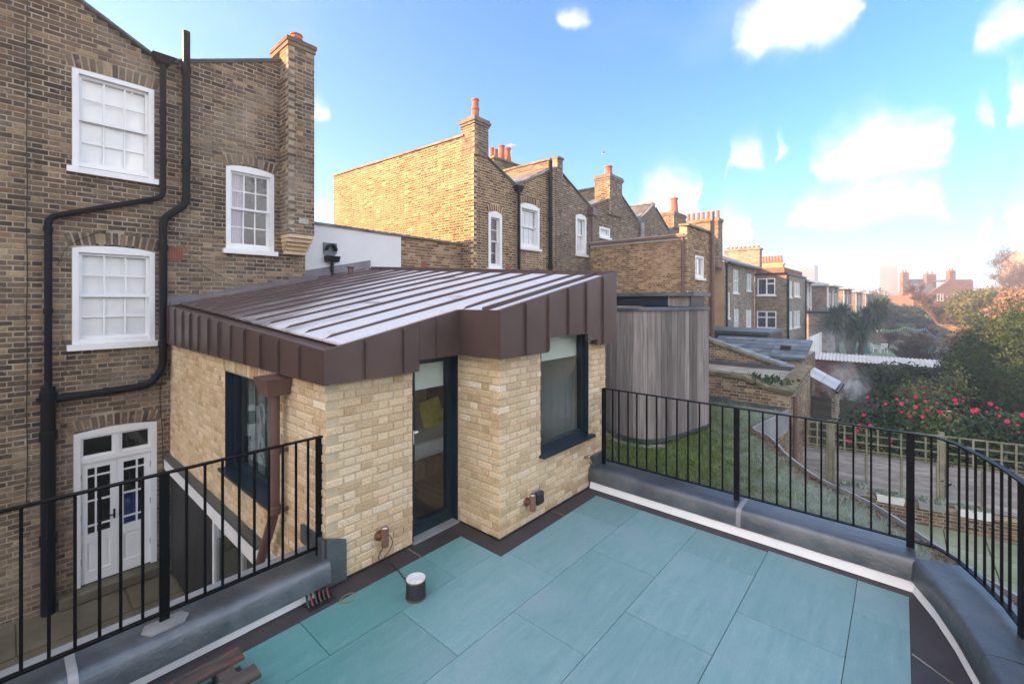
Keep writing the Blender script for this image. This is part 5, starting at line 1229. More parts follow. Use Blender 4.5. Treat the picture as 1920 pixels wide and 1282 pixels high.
# fallen leaves along the metal edge
M['litter'] = leafmat('fallen_leaves', [(0, (.10,.035,.015)), (.35, (.20,.075,.03)), (.7, (.30,.14,.06)), (1, (.16,.10,.06))], trans=.1)
def flatleaves(cx, cy, cz, size, tilt=.5):
    n_ = len(cx); a = rng.uniform(0, 6.283, n_); s_ = size * rng.uniform(.6, 1.3, n_)
    U = np.stack([np.cos(a), np.sin(a), rng.normal(0, tilt, n_)], 1) * s_[:, None]; Wv = np.stack([-np.sin(a), np.cos(a), rng.normal(0, tilt, n_)], 1) * s_[:, None] * .6
    C = np.stack([cx, cy, cz], 1); return np.stack([C - U, C + Wv, C + U, C - Wv], 1).reshape(-1, 3), np.arange(n_*4).reshape(-1, 4)
ee = np.array([(p.x, p.y) for p in EDGE]); idx = rng.integers(0, len(ee)-1, 1500); tt_ = rng.random(1500)[:, None]; pp = ee[idx]*(1-tt_) + ee[idx+1]*tt_
nx_ = np.abs(rng.normal(0, .10, 1500)); px_, py_ = pp[:, 0] - nx_*.6, pp[:, 1] + nx_*.8
V, F_ = flatleaves(px_, py_, rng.uniform(-.03, .008, 1500), .017); npmesh('leaf_litter', V, F_, M['litter'], gr, 'stuff', rng.random(1500))
# pebbles at the foot of the pavilion
M['pebble'] = pm('pebbles', [(.3, (.15,.14,.13)), (.7, (.42,.40,.37))], 30, .8, bmp=0)
peb = MB()
for i in range(900):
    t_ = random.randint(20, 75); p = PP[min(t_, len(PP)-2)]; d = (PP[min(t_, len(PP)-2)+1] - p).normalized(); o_ = Vector((d.y, -d.x, 0)) * random.uniform(.03, .17) + d * random.uniform(-.06, .06)
    x, y = p.x + o_.x, p.y + o_.y; r_ = random.uniform(.007, .016); z = -.022
    peb.add([(x-r_, y, z), (x, y-r_, z), (x+r_, y, z), (x, y+r_, z), (x, y, z+r_), (x, y, z-r_)], [(0,1,4),(1,2,4),(2,3,4),(3,0,4),(1,0,5),(2,1,5),(3,2,5),(0,3,5)])
peb.build('pebbles', M['pebble'], gr, kind='stuff')

# ================================================================== low outbuildings beyond the green roof
ob = thing('outbuilding', 'low flat-roofed brick outbuilding with mossy coping and lead flashing', 'outbuilding', (13, 3, GZ), 'low outbuildings beyond the green roof')
HIDE[ob.name] = [(0, 1322, 0, 1300)]
brk = (M['stock_mix'] if 'stock_mix' in M else M['stock'], M['mortar_old'])
wall(ob, FX(11.5), [(-5.6, -.4), (-1.85, -.4), (-1.85, .36), (-2.3, .42), (-2.8, .62), (-5.6, .68)], brk, thick=.25)
m = MB(); m.box(11.36, 11.46, 1.80, 5.6, -.05, -.02)
for i in range(6):
    y1 = 5.6 - i * .62; m2 = MB(); m2.hexa([(11.470, max(1.8, y1 - .615), -.06), (11.497, max(1.8, y1 - .615), -.06), (11.497, y1, -.06), (11.470, y1, -.06), (11.478, max(1.8, y1 - .615), .05 + (5-i)*.018), (11.497, max(1.8, y1 - .615), .05 + (5-i)*.018), (11.497, y1, .05 + (5-i)*.018), (11.478, y1, .05 + (5-i)*.018)]); m2.build('lead_apron', M['lead'], ob)
coping(ob, (11.62, 5.6, .70), (11.62, 2.85, .655), .36, .075, 5, M['moss'], jit=.01); coping(ob, (11.62, 2.85, .655), (11.62, 2.3, .455), .36, .075, 1, M['moss']); coping(ob, (11.62, 2.3, .455), (11.62, 1.82, .39), .36, .075, 1, M['moss'])
wall(ob, FY(1.85), [(11.5, GZ), (14.4, GZ), (14.4, .62), (11.9, .42), (11.5, .36)], brk, thick=.25)
coping(ob, (11.45, 1.98, .40), (14.4, 1.98, .66), .36, .07, 6, M['moss'], jit=.01)
m = MB(); m.box(11.74, 14.5, 2.1, 5.6, GZ, .48); m.build('flat_roof', M['felt'], ob)
pipe(ob, [(11.62, 1.78, .3), (11.62, 1.78, GZ)], .05, 'pipe_brown', 'downpipe')
V, F_ = flatleaves(rng.normal(12.0, .25, 260), rng.normal(2.6, .35, 260), rng.uniform(.5, .62, 260), .05, 1.0)
M['ivy'] = leafmat('dark_leaves', [(0, (.012,.03,.01)), (.5, (.03,.06,.018)), (1, (.07,.11,.03))])
tag(npmesh('roof_weeds', V, F_, M['ivy'], None, 'stuff', rng.random(260)), 'green weeds growing on the flat outbuilding roof', 'weeds')
lt = thing('lean_to', 'brick lean-to with a sloping slate roof behind the flat outbuilding', 'outbuilding', (16, 3.5, GZ), 'low outbuildings beyond the green roof')
HIDE[lt.name] = [(0, 1322, 0, 1300)]
wall(lt, FX(14.5), [(-6.5, .2), (-2.05, .2), (-2.05, .36), (-4.6, 1.14), (-6.5, 1.75)], brk, thick=.25)
m = MB(); m.box(14.40, 14.495, 2.2, 6.5, .47, .60); m.build('lead_apron', M['lead'], lt)
coping(lt, (14.6, 6.5, 1.80), (14.6, 2.0, .40), .32, .06, 7, M['moss'], jit=.008)
m = MB(); m.hexa([(14.75, 2.0, GZ), (15.8, 2.0, GZ), (15.8, 6.0, GZ), (14.75, 6.0, GZ), (14.75, 2.0, .30), (15.8, 2.0, .30), (15.8, 6.0, 1.5), (14.75, 6.0, 1.5)]); m.build('body', M['far_brick'], lt)
M['slate_mid'] = pm('grey_slate', [(.3, (.13,.15,.17)), (.6, (.21,.235,.26)), (.8, (.34,.36,.39))], 3, .5, bmp=.2, rnd=.3)
M['slate_pale'] = pm('pale_slate', [(.3, (.30,.32,.35)), (.6, (.44,.46,.49)), (.8, (.58,.60,.63))], 3, .6, bmp=.2, rnd=.2)
for i in range(10):
    for j in range(3):
        ya = 1.75 + i * .45; xa = 14.78 + j * .35; z = lambda y: .315 + (y - 2.0) * .30
        m = MB(); m.hexa([(xa, ya - .04, z(ya) + .015), (xa + .344, ya - .04, z(ya) + .015), (xa + .344, ya + .45, z(ya + .45)), (xa, ya + .45, z(ya + .45)), (xa, ya - .04, z(ya) + .032), (xa + .344, ya - .04, z(ya) + .032), (xa + .344, ya + .45, z(ya + .45) + .014), (xa, ya + .45, z(ya + .45) + .014)]); m.build('slate', M['slate_mid'], lt)
l2 = thing('slate_roof_shed', 'low building with a pale blue slate roof and small vent', 'outbuilding', (19.5, 3.5, GZ), 'low outbuildings beyond the green roof')
m = MB(); m.box(18.0, 21, 2.55, 5.6, GZ, .45); m.build('wall', M['far_brick'], l2)
m = MB(); m.hexa([(17.9, 2.45, .40), (19.6, 2.45, .90), (19.6, 5.7, .90), (17.9, 5.7, .40), (17.9, 2.45, .45), (19.6, 2.45, .96), (19.6, 5.7, .96), (17.9, 5.7, .45)]); rf2 = m.build('roof', M['slate'], l2)
for i in range(5):
    for j in range(9):
        x0 = 17.88 + i * .34; z = lambda x: .46 + (x - 17.9) * .30; y0 = 2.46 + j * .36
        m = MB(); m.hexa([(x0, y0, z(x0) + .012), (x0 + .36, y0, z(x0 + .36)), (x0 + .36, y0 + .354, z(x0 + .36)), (x0, y0 + .354, z(x0) + .012), (x0, y0, z(x0) + .03), (x0 + .36, y0, z(x0 + .36) + .012), (x0 + .36, y0 + .354, z(x0 + .36) + .012), (x0, y0 + .354, z(x0) + .03)]); m.build('slate', M['slate'], rf2)
m = MB(); m.box(18.5, 18.75, 3.0, 3.3, .66, .82); m.build('roof_vent', M['plastic'], l2)
m = MB(); m.box(21.0, 24.0, 4.2, 7.5, GZ, 1.0); o = m.build('flat_block', M['stock'], l2); 
m = MB(); m.box(20.9, 24.1, 4.1, 7.6, 1.002, 1.12); m.build('flat_block_edge', M['lead'], l2)
M['stucco'] = pm('ochre_stucco', [(.3, (.36,.24,.13)), (.6, (.47,.33,.19)), (.8, (.53,.39,.25))], 1.2, .9, bmp=.2)
# glazed lean-to with pale opaque panes, the sky's reflection put into their colour
gh = thing('glazed_lean_to', 'small lean-to with a white glazed roof at the wall end', 'outbuilding', (14.5, 1.2, GZ), 'low outbuildings beyond the green roof')
for i in range(3):
    for j in range(2):
        xa = 14.65 + i * .52; m = MB(); P_ = lambda f: (1.98 - .66*f, .40 - .36*f); (y0, z0), (y1, z1) = P_(j*.5), P_(j*.5 + .48)
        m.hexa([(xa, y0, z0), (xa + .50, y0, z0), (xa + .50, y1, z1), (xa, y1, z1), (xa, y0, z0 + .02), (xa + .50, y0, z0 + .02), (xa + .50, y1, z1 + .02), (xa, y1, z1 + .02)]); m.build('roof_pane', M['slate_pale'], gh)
m = MB(); m.box(14.9, 16.1, 1.36, 1.44, GZ, -.02); m.build('side_wall', M['far_brick_grey'], gh)
m = MB(); m.box(14.6, 16.25, 1.26, 1.33, -.04, .02); m.build('gutter', M['pipe_black'], gh)

# ================================================================== garden: fence, trellis, raised bed
FP, FD = Vector((13.6, -.65, 0)), Vector((.2, -.98, 0)).normalized(); FN = Vector((-FD.y, FD.x, 0)) * -1        # towards the camera
FN = Vector((-.98, -.2, 0)).normalized()
def fpt(s, z, o=0.0): q = FP + FD * s + FN * o; return (q.x, q.y, z)
def fs(px):
    u = (px - 960) / 833; r_ = FWD + RGT * u; k_ = r_.y / r_.x
    return (FP.y - k_ * FP.x) / (k_ * FD.x - FD.y)
M['fencegrey'] = pm('silvered_fence_board', [(.3, (.20,.19,.20)), (.5, (.31,.30,.31)), (.75, (.43,.415,.42))], 2, .9, stretch=(1.5, 1.5, 9), bmp=.6, bscale=14, rnd=.22)
M['fencegreen'] = pm('mossy_timber', [(.3, (.13,.13,.085)), (.55, (.22,.21,.145)), (.8, (.33,.31,.235))], 3, .9, bmp=.4, bscale=25, rnd=.2)
fn = thing('garden_fence', 'grey lapped fence panels topped with square trellis', 'fence', tuple(FP - Vector((0, 0, 2.05))))
posts = [-2.75, fs(1557) , fs(1765), fs(1990)]; posts = [fs(1390), fs(1557), fs(1766), fs(2000), fs(2240)]
ZB, ZS, ZT = -2.05, -1.135, -.52
for s_ in posts:
    m = MB(); m.beam(fpt(s_, GZ, -.02), fpt(s_, ZT + .06, -.02), .085, .085, FD); m.build('post', M['fencegreen'], fn)
for a, b in zip(posts[:-1], posts[1:]):
    a2, b2 = a + .05, b - .05; nb = 9
    for i in range(nb):
        z0 = ZB + (ZS - .03 - ZB) * i / nb; z1 = ZB + (ZS - .03 - ZB) * (i + 1) / nb + .02; j1, j2 = random.uniform(-.008, .008), random.uniform(-.008, .008)
        A = [fpt(a2, z0 + j1, .028), fpt(b2, z0 + j2, .028), fpt(b2, z0 + j2, .012), fpt(a2, z0 + j1, .012), fpt(a2, z1 + j1, .014), fpt(b2, z1 + j2, .014), fpt(b2, z1 + j2, .002), fpt(a2, z1 + j1, .002)]
        m = MB(); m.hexa(A); m.build('board', M['fencegrey'], fn)
    m = MB(); m.beam(fpt(a2, ZS - .015, .015), fpt(b2, ZS - .015, .015), .05, .035); m.build('capping', M['fencegreen'], fn)
    for k in range(4):
        s_ = a2 + (b2 - a2) * k / 3 + (.025 if k == 0 else -.025 if k == 3 else 0); m = MB(); m.beam(fpt(s_, ZB, .036), fpt(s_, ZS - .035, .036), .04, .014, FN); m.build('batten', M['fencegreen'], fn)
    nv = max(4, round((b2 - a2) / .21))
    for k in range(nv + 1):
        s_ = a2 + .015 + (b2 - a2 - .03) * k / nv; m = MB(); m.beam(fpt(s_, ZS + .004, .018), fpt(s_, ZT, .018), .034, .016, FN); m.build('trellis_lath', M['fencegreen'], fn)
    for k in range(4):
        z = ZS + .05 + (ZT - ZS - .07) * k / 3; m = MB(); m.beam(fpt(a2, z, .002), fpt(b2, z, .002), .014, .03); m.build('trellis_lath', M['fencegreen'], fn)
rb = thing('raised_bed', 'low brick retaining wall of the raised bed under the fence', 'garden wall', tuple(FP + FN * .25 + Vector((0, 0, GZ))))
frb = Frame(tuple(FP + FN * .28), tuple(FD), tuple(FN))
wall(rb, frb, [(posts[0], GZ), (posts[-1], GZ), (posts[-1], -2.06), (posts[0], -2.06)], brk, thick=.24, bond='stretcher')
M['soil'] = pm('dark_soil', [(.3, (.02,.016,.012)), (.7, (.05,.04,.03))], 8, .95, bmp=.6)
m = MB(); A = [fpt(posts[0], -2.2, .05), fpt(posts[-1], -2.2, .05), fpt(posts[-1], -2.2, -.1), fpt(posts[0], -2.2, -.1)]; m.hexa(A + [(x, y, -2.068) for x, y, z in A]); m.build('soil', M['soil'], rb)
def trough(s0, s1, z, label, mat):
    t = thing('planter_trough', label, 'planter', fpt((s0+s1)/2, z, .2), 'planter troughs on the raised bed')
    m = MB(); B = [fpt(s0 + .02, z, .30), fpt(s1 - .02, z, .30), fpt(s1 - .02, z, .14), fpt(s0 + .02, z, .14)]; T_ = [fpt(s0, z + .16, .33), fpt(s1, z + .16, .33), fpt(s1, z + .16, .11), fpt(s0, z + .16, .11)]
    m.hexa(B + T_); m.build('trough', M[mat], t)
    n_ = 260; s_ = rng.uniform(s0 + .02, s1 - .02, n_); q = np.array([fpt(a, z + .17, .22) for a in s_]); V, F_ = flatleaves(q[:, 0] + rng.normal(0, .05, n_), q[:, 1] + rng.normal(0, .04, n_), q[:, 2] + rng.uniform(0, .07, n_), .022, 1.2); npmesh('plants', V, F_, M['grass'], t, 'stuff', rng.random(n_))
M['troughgrey'] = pm('grey_plastic', [(.3, (.25,.25,.25)), (.7, (.36,.36,.36))], 6, .6)
trough(fs(1572), fs(1622), -2.05, 'mossy grey planter trough at the left end of the raised bed', 'troughgrey')
trough(fs(1638), fs(1690), -2.12, 'white planter trough left of the fence post', 'white')
trough(fs(1714), fs(1765), -2.12, 'grey planter trough directly under the fence post', 'troughgrey')
trough(fs(1786), fs(1852), -2.13, 'longest white planter trough on the right', 'white')
# paved path between green roof and raised bed
M['path'] = pm('algae_stained_paving', [(.3, (.13,.17,.10)), (.5, (.22,.26,.18)), (.75, (.34,.38,.33))], .9, .8, bmp=.2, bscale=20, rnd=.12)
pth = MB(); pth.add([(5, -9, GZ + .004), (13.2, -9, GZ + .004), (13.2, 2.2, GZ + .004), (5, 2.2, GZ + .004)], [(0, 1, 2, 3)]); pb = pth.build('path', M['soil'], kind='structure')
for i in range(6):
    for j in range(9):
        x0 = 8.0 + i * .9; y0 = -4.4 + j * .62
        m = MB(); m.box(x0 + .01, x0 + .89, y0 + .01, y0 + .61, GZ + .005, GZ + .03 + random.uniform(0, .006)); m.build('paving_slab', M['path'], pb)

# ================================================================== vegetation
def cloud(name, blobs, n, size, mat, parent=None, flat=.0, shell=.55, aspect=.55, kind='stuff'):
    """leaf-sized faces through the volume of several ellipsoids, thicker near their surface, with gaps"""
    B = np.array([b for b in blobs], float); wts = (B[:, 3] * B[:, 4] * B[:, 5]) ** .67; pick = rng.choice(len(B), n, p=wts / wts.sum())
    d = rng.normal(0, 1, (n, 3)); d /= np.linalg.norm(d, axis=1)[:, None]
    # lumps: push surface in and out by direction
    lump = 1 + .16 * np.sin(d[:, 0]*7 + pick*1.7) * np.sin(d[:, 1]*6 + pick) + .12 * np.sin(d[:, 2]*9 + pick*2.3)
    r_ = (shell + (1 - shell) * rng.random(n) ** .6) * lump * (1 + np.abs(rng.normal(0, .05, n)))
    C = B[pick, :3] + d * r_[:, None] * B[pick, 3:6]
    a = rng.normal(0, 1, (n, 3)); a[:, 2] *= (1 - flat); a /= np.linalg.norm(a, axis=1)[:, None]
    nrm = d + rng.normal(0, .6, (n, 3)); b_ = np.cross(nrm, a); b_ /= np.linalg.norm(b_, axis=1)[:, None] + 1e-9
    s_ = size * rng.uniform(.6, 1.35, n); U = a * s_[:, None]; Wv = b_ * (s_ * aspect)[:, None]
    V = np.stack([C - U, C + Wv*.9 - U*.1, C + U, C - Wv*.9 - U*.1], 1).reshape(-1, 3)
    tone = np.clip(.45 + .35 * np.sin(C[:, 0]*2.1 + C[:, 2]*1.7) * np.sin(C[:, 1]*2.6) + rng.normal(0, .22, n), 0, 1)
    return npmesh(name, V, np.arange(n*4).reshape(-1, 4), M[mat], parent, kind, tone)
def branches(base, h, spread, levels, r0, seed, up=.5, nb=(3, 4), first=.35, wob=.15, sides=4, rmin=.009):
    rd = random.Random(seed); m = MB()
    def grow(p, d, L, r_, lv):
        pts, rs = [p], [r_]; q = p; dd = d.copy(); k = 4 if lv < 2 else 3
        for i in range(k):
            dd = (dd + Vector((rd.gauss(0, wob), rd.gauss(0, wob), rd.gauss(0, wob*.6) + .05*up))).normalized(); q = q + dd * (L / k); pts.append(q); rs.append(max(rmin, r_ * (1 - .45*(i+1)/k)))
        m.tube(pts, rs, max(3, sides + 2 - lv), caps=False)
        if lv >= levels: return
        n_ = rd.randint(*nb) + (1 if lv == 0 else 0)
        for i in range(n_):
            t_ = rd.uniform(first, 1.0) if i else 1.0; j = min(len(pts)-1, max(1, int(t_ * (len(pts)-1)))); s_ = pts[j]
            a = rd.uniform(0, 6.283); sp_ = spread * rd.uniform(.6, 1.25); nd = (dd * (1 - .5*sp_) + Vector((math.cos(a)*sp_, math.sin(a)*sp_, up * rd.uniform(.1, .7)))).normalized()
            grow(s_, nd, L * rd.uniform(.52, .78), rs[j] * .62, lv + 1)
    grow(Vector(base), Vector((rd.gauss(0, .06), rd.gauss(0, .06), 1)).normalized(), h * .42, r0, 0)
    return m
def ray_at(px, depth): u = (px - 960) / 833; q = (FWD + RGT * u) * depth; return q.x, q.y
def zat(py, depth): return CAMH + (563 - py) / 833 * depth
M['bark'] = pm('grey_bark', [(.3, (.05,.042,.036)), (.7, (.12,.10,.085))], 6, .95, bmp=.4, bscale=20)
M['twig'] = pm('brown_twigs', [(.3, (.07,.05,.042)), (.7, (.14,.105,.09))], 3, .95, bmp=0)
M['camleaf'] = leafmat('camellia_leaves', [(0, (.012,.03,.011)), (.45, (.032,.068,.022)), (.8, (.07,.12,.035)), (.95, (.16,.2,.05)), (1, (.3,.27,.07))], rough=.3)
M['yew'] = leafmat('yew_green', [(0, (.016,.042,.014)), (.5, (.036,.075,.024)), (1, (.07,.115,.04))])
M['hedge'] = leafmat('dark_hedge', [(0, (.016,.03,.015)), (.5, (.042,.066,.03)), (.9, (.085,.11,.05)), (1, (.19,.19,.07))])
M['olive'] = leafmat('olive_green', [(0, (.05,.07,.02)), (.5, (.11,.13,.045)), (1, (.2,.2,.08))])
M['sun_orange'] = leafmat('sun_orange_leaves', [(0, (.16,.10,.06)), (.5, (.27,.18,.115)), (1, (.36,.26,.17))])  # orange sunlight on the crown put into the leaf colour
M['petal'] = leafmat('pink_petals', [(0, (.55,.015,.07)), (.5, (.70,.03,.12)), (1, (.80,.08,.2))], trans=.3)
# camellia behind the fence
cx, cy = FP.x + 1.35, FP.y
cam_ = thing('camellia_bush', 'large evergreen camellia bush covered in bright pink flowers', 'bush', (cx + .3, cy - .3, GZ))
CB = []
for s_, o_, z, a, b, c in ((-1.0, 1.0, -.85, .75, .75, .62), (-.3, 1.15, -.62, .85, .8, .68), (.5, 1.2, -.58, .9, .85, .66), (1.3, 1.1, -.72, .85, .8, .62), (2.1, 1.2, -.85, .85, .85, .6), (-.2, .8, -1.3, 1.0, 1.0, .7), (1.2, .85, -1.35, 1.0, 1.1, .7), (2.9, 1.1, -1.0, .9, .9, .7), (-1.35, .75, -1.15, .5, .5, .45)):
    q = FP + FD * s_ - FN * o_; CB.append((q.x, q.y, z, a * .8, b, c))
cloud('foliage', CB, 15000, .052, 'camleaf', cam_, shell=.5)
br = MB()
for b in CB: br.tube([(b[0], b[1], GZ), (b[0] + .1, b[1] + .05, b[2])], [.045, .02], 6)
br.build('stems', M['bark'], cam_)
def flower(p, r_, nrm):
    m = MB(); nrm = Vector(nrm).normalized(); a = nrm.orthogonal().normalized(); c = nrm.cross(a); p = Vector(p)
    for ring, (n_, rr, lift) in enumerate(((7, 1.0, .10), (6, .7, .35), (5, .38, .55))):
        for k_ in range(n_):
            t_ = 6.283 * (k_ + .5*ring) / n_; w_ = 6.6 / n_
            e = lambda tt, q, l: p + (a*math.cos(tt) + c*math.sin(tt)) * r_*rr*q + nrm * r_*(lift + l)
            m.add([p + nrm*r_*lift*.6, e(t_ - w_*.45, .6, -.02), e(t_ - w_*.28, .95, .05), e(t_ + w_*.28, .95, .05), e(t_ + w_*.45, .6, -.02)], [(0, 1, 2, 3, 4)], random.random())
    return m
FLW = [(1627, 745), (1620, 778), (1682, 748), (1690, 757), (1717, 744), (1716, 763), (1690, 772), (1706, 780), (1735, 752), (1740, 768), (1762, 772), (1766, 772), (1757, 755), (1793, 756), (1790, 750), (1832, 768), (1826, 770), (1857, 757), (1869, 764), (1874, 779), (1908, 797), (1918, 778), (1632, 798), (1611, 798), (1607, 808), (1660, 757), (1700, 751), (1645, 760), (1671, 828), (1590, 827), (1596, 829), (1806, 752), (1888, 790), (1910, 810), (1850, 772), (1777, 783), (1730, 781)]
for i, (px, py) in enumerate(FLW):
    best = None; u = (px - 960)/833; v = (563 - py)/833; dr = FWD + RGT*u + Vector((0, 0, v))
    for dd in np.arange(9.4, 13.5, .04):
        p = Vector((0, 0, CAMH)) + dr * float(dd)
        if any(((p.x-b[0])/b[3])**2 + ((p.y-b[1])/b[4])**2 + ((p.z-b[2])/b[5])**2 < 1.15 for b in CB): best = p; break
    if best is None: best = Vector((0, 0, CAMH)) + dr * 11.0
    if py > 795 and px < 1680: best = Vector((0, 0, CAMH)) + dr * 10.3
    r_ = random.choice((.026, .034, .042, .052, .066)) * (1.3 if i in (4, 15, 17) else 1)
    flower(best - dr.normalized()*.03, r_, -dr + Vector((random.uniform(-.5, .5), random.uniform(-.5, .5), random.uniform(.1, .8)))).build('flower', M['petal'], cam_, attr=True)
# boarded fence behind the camellia
M['fencedark'] = pm('dark_fence_board', [(.3, (.05,.048,.04)), (.6, (.09,.085,.072)), (.8, (.14,.13,.11))], 2, .95, stretch=(1, 1, 6), bmp=.4, rnd=.25)
bf = thing('garden_fence', 'dark horizontal-board fence behind the camellia bush', 'fence', (19.5, 0, GZ))
for i in range(9):
    for a, b in ((4.2, 1.75), (1.7, -1.1), (-1.15, -3.9), (-3.95, -7)):
        m = MB(); m.box(19.5 + random.uniform(0, .015), 19.53, b, a, GZ + .05 + i*.155, GZ + .195 + i*.155); m.build('board', M['fencedark'], bf)
for y in (4.2, 1.72, -1.12, -3.92): m = MB(); m.box(19.42, 19.5, y - .06, y + .06, GZ, -1.0); m.build('post', M['fencegreen'], bf)
# the plants beyond
def plant(name, label, cat, px, depth, blobs, n, size, mat, stem=None, **kw):
    """blobs: (pixel x, pixel y of centre, depth offset, radius across, radius up) in metres at that depth"""
    x, y = ray_at(px, depth); t = thing(name, label, cat, (x, y, GZ))
    B = []
    for bx_, by_, dd, ra, ru in blobs: q = ray_at(bx_, depth + dd); B.append((q[0], q[1], zat(by_, depth + dd), ra, ra, ru))
    cloud('crown' if 'tree' in cat else 'foliage', B, n, size, mat, t, **kw)
    m = MB(); m.tube([(x, y, GZ), (x + .1, y, (GZ + B[0][2]) / 2), (B[0][0], B[0][1], B[0][2])], [.12, .09, .04], 7)
    for b in B[1:]: m.tube([(x + .1, y, (GZ + B[0][2]) / 2), tuple(b[:3])], [.06, .02], 5)
    m.build('trunk', M['bark'], t); return t
plant('evergreen_bush', 'dark evergreen hedge bush against the brick garden wall', 'bush', 1640, 18.5, [(1632, 732, 0, .75, .6), (1660, 722, .3, 1.0, .85), (1605, 758, 0, .5, .4)], 8000, .075, 'hedge')
plant('evergreen_bush', 'dark rounded shrub in the middle of the hedge, above the pink flowers', 'bush', 1715, 18.5, [(1690, 725, .3, 1.1, .9), (1745, 728, .5, 1.2, .9), (1720, 745, -.5, 1.0, .6)], 10000, .075, 'hedge')
plant('evergreen_bush', 'dark hedge shrub between the middle bush and the tall yew', 'bush', 1815, 18, [(1800, 725, .3, 1.1, .95), (1850, 740, 0, 1.1, .9)], 8500, .075, 'hedge')
plant('yellow_shrub', 'thin yellow-leaved shrub rising behind the camellia', 'bush', 1745, 15.5, [(1730, 735, 0, .8, .5), (1775, 730, .2, .8, .5), (1700, 740, 0, .5, .35), (1790, 705, .2, .4, .5)], 1400, .06, 'olive', shell=.2)
plant('yew_tree', 'tall green yew filling the right edge of the gardens', 'tree', 1885, 16.5, [(1880, 700, 0, 1.6, 1.3), (1905, 650, .3, 1.5, 1.3), (1850, 715, .3, 1.2, .9), (1835, 680, 1, 1.0, .8), (1925, 730, -.4, 1.6, 1.2), (1870, 640, .8, 1.1, .8), (1935, 610, .5, 1.2, 1.0), (1810, 695, .8, .7, .6)], 42000, .06, 'yew', shell=.45, aspect=.35)
plant('conifer_tree', 'olive green conifer in front of the hazy flats', 'tree', 1830, 42, [(1830, 572, 0, 2.2, 1.3), (1860, 565, 0, 1.9, 1.4), (1812, 585, 0, 1.3, .9), (1845, 592, 0, 2.2, 1.1), (1880, 585, .3, 1.8, 1.3)], 9000, .16, 'olive', shell=.4, aspect=.4)
plant('sun_orange_tree', 'sunlit orange-brown tree at the right edge', 'tree', 1905, 36, [(1905, 588, 0, 1.7, 1.5), (1930, 575, 0, 1.9, 1.8), (1885, 600, 0, 1.0, .8)], 9000, .11, 'sun_orange', shell=.4)
plant('evergreen_bush', 'small bright green shrub tip below the orange tree', 'bush', 1908, 24, [(1908, 600, 0, .6, .35), (1925, 610, 0, .8, .5)], 1500, .09, 'yew')
plant('dark_shrub', 'dark blue-green shrub below the red brick house', 'bush', 1690, 62, [(1685, 598, 0, 3.2, 1.7), (1660, 592, 1, 2.0, 1.5)], 6000, .22, 'hedge')
plant('dark_shrub', 'dark shrub under the red house windows, right of the first', 'bush', 1735, 62, [(1735, 600, 0, 2.6, 1.9), (1760, 610, 0, 2, 1.2)], 5000, .22, 'hedge')
plant('dark_shrub', 'low dark hedge right of the bare tree trunk', 'bush', 1830, 50, [(1815, 612, 0, 2.4, 1.4), (1850, 618, 0, 2.4, 1.5), (1790, 622, 0, 2.0, 1.0)], 6000, .2, 'hedge')
plant('pale_tree', 'pale hazy tree rising behind the cabbage palm', 'tree', 1640, 100, [(1638, 568, 0, 3.6, 2.6), (1625, 575, 0, 2.8, 2.0)], 2600, .34, 'olive', shell=.2)
# bare winter trees
def bare(px, depth, top, label, seed, spread=.75, lv=5, r0=.12, name='bare_tree', mat='twig', up=.5, group='leafless winter trees', twigs=1):
    x, y = ray_at(px, depth); t = thing(name, label, 'tree', (x, y, GZ), group); h = zat(top, depth) - GZ
    mb = branches((x, y, GZ), h, spread, lv, r0, seed, up); mb.build('branches', M[mat], t)
    if twigs:                                             # fine twigs springing from the outer branches
        P = np.array(mb.v)[::3]; P = P[P[:, 2] > GZ + h * .3]
        n_ = min(6000, len(P) * 2) * twigs; C = P[rng.integers(0, len(P), n_)]; d = rng.normal(0, 1, (n_, 3)); d[:, 2] = np.abs(d[:, 2]) * .8; d /= np.linalg.norm(d, axis=1)[:, None]
        L = rng.uniform(.12, .38, n_) * (h / 5); sd_ = np.cross(d, rng.normal(0, 1, (n_, 3))); sd_ /= np.linalg.norm(sd_, axis=1)[:, None]; w_ = .0011 * depth * rng.uniform(.25, .5, n_)
        U = d * L[:, None]; Wv = sd_ * w_[:, None]
        V = np.stack([C - Wv, C + Wv, C + U + Wv*.3, C + U - Wv*.3], 1).reshape(-1, 3); npmesh('twigs', V, np.arange(n_*4).reshape(-1, 4), M[mat], t, 'stuff')
    return t
bare(1784, 48, 520, 'sunlit bare tree with twiggy crown before the red brick house', 3, .55, 6, .22, up=.8)
bare(1660, 44, 592, 'dark bare apple tree on the lawn behind the bunting', 5, .95, 5, .17, up=.25)
bare(1765, 27, 598, 'wide brown leafless shrub in the middle of the gardens', 8, .85, 5, .09, name='bare_shrub', up=.5)
bare(1720, 29, 610, 'leafless shrub left of the wide brown one', 12, .9, 5, .08, name='bare_shrub', up=.4)
bare(1800, 25, 612, 'leafless shrub leaning against the tall yew', 21, .8, 5, .08, name='bare_shrub', up=.5)
bare(1690, 50, 590, 'dark bare tree between the cabbage palm and red house', 51, .8, 5, .15, up=.5)
bare(1735, 47, 598, 'dark bare tree beneath the red house windows', 53, .85, 5, .14, up=.5)
bare(1830, 33, 600, 'bare brown shrub below the olive conifer', 57, .85, 5, .09, name='bare_shrub', up=.5)
bare(1905, 75, 470, 'tall bare tree in front of the hazy flats', 17, .6, 6, .3, up=.7)
bare(1545, 17, 700, 'spindly bare bush by the glazed lean-to', 31, .9, 4, .03, name='bare_shrub', up=.5)
bare(1690, 36, 640, 'low spreading leafless branches over the lawn', 41, 1.1, 4, .08, name='bare_shrub', up=.15)
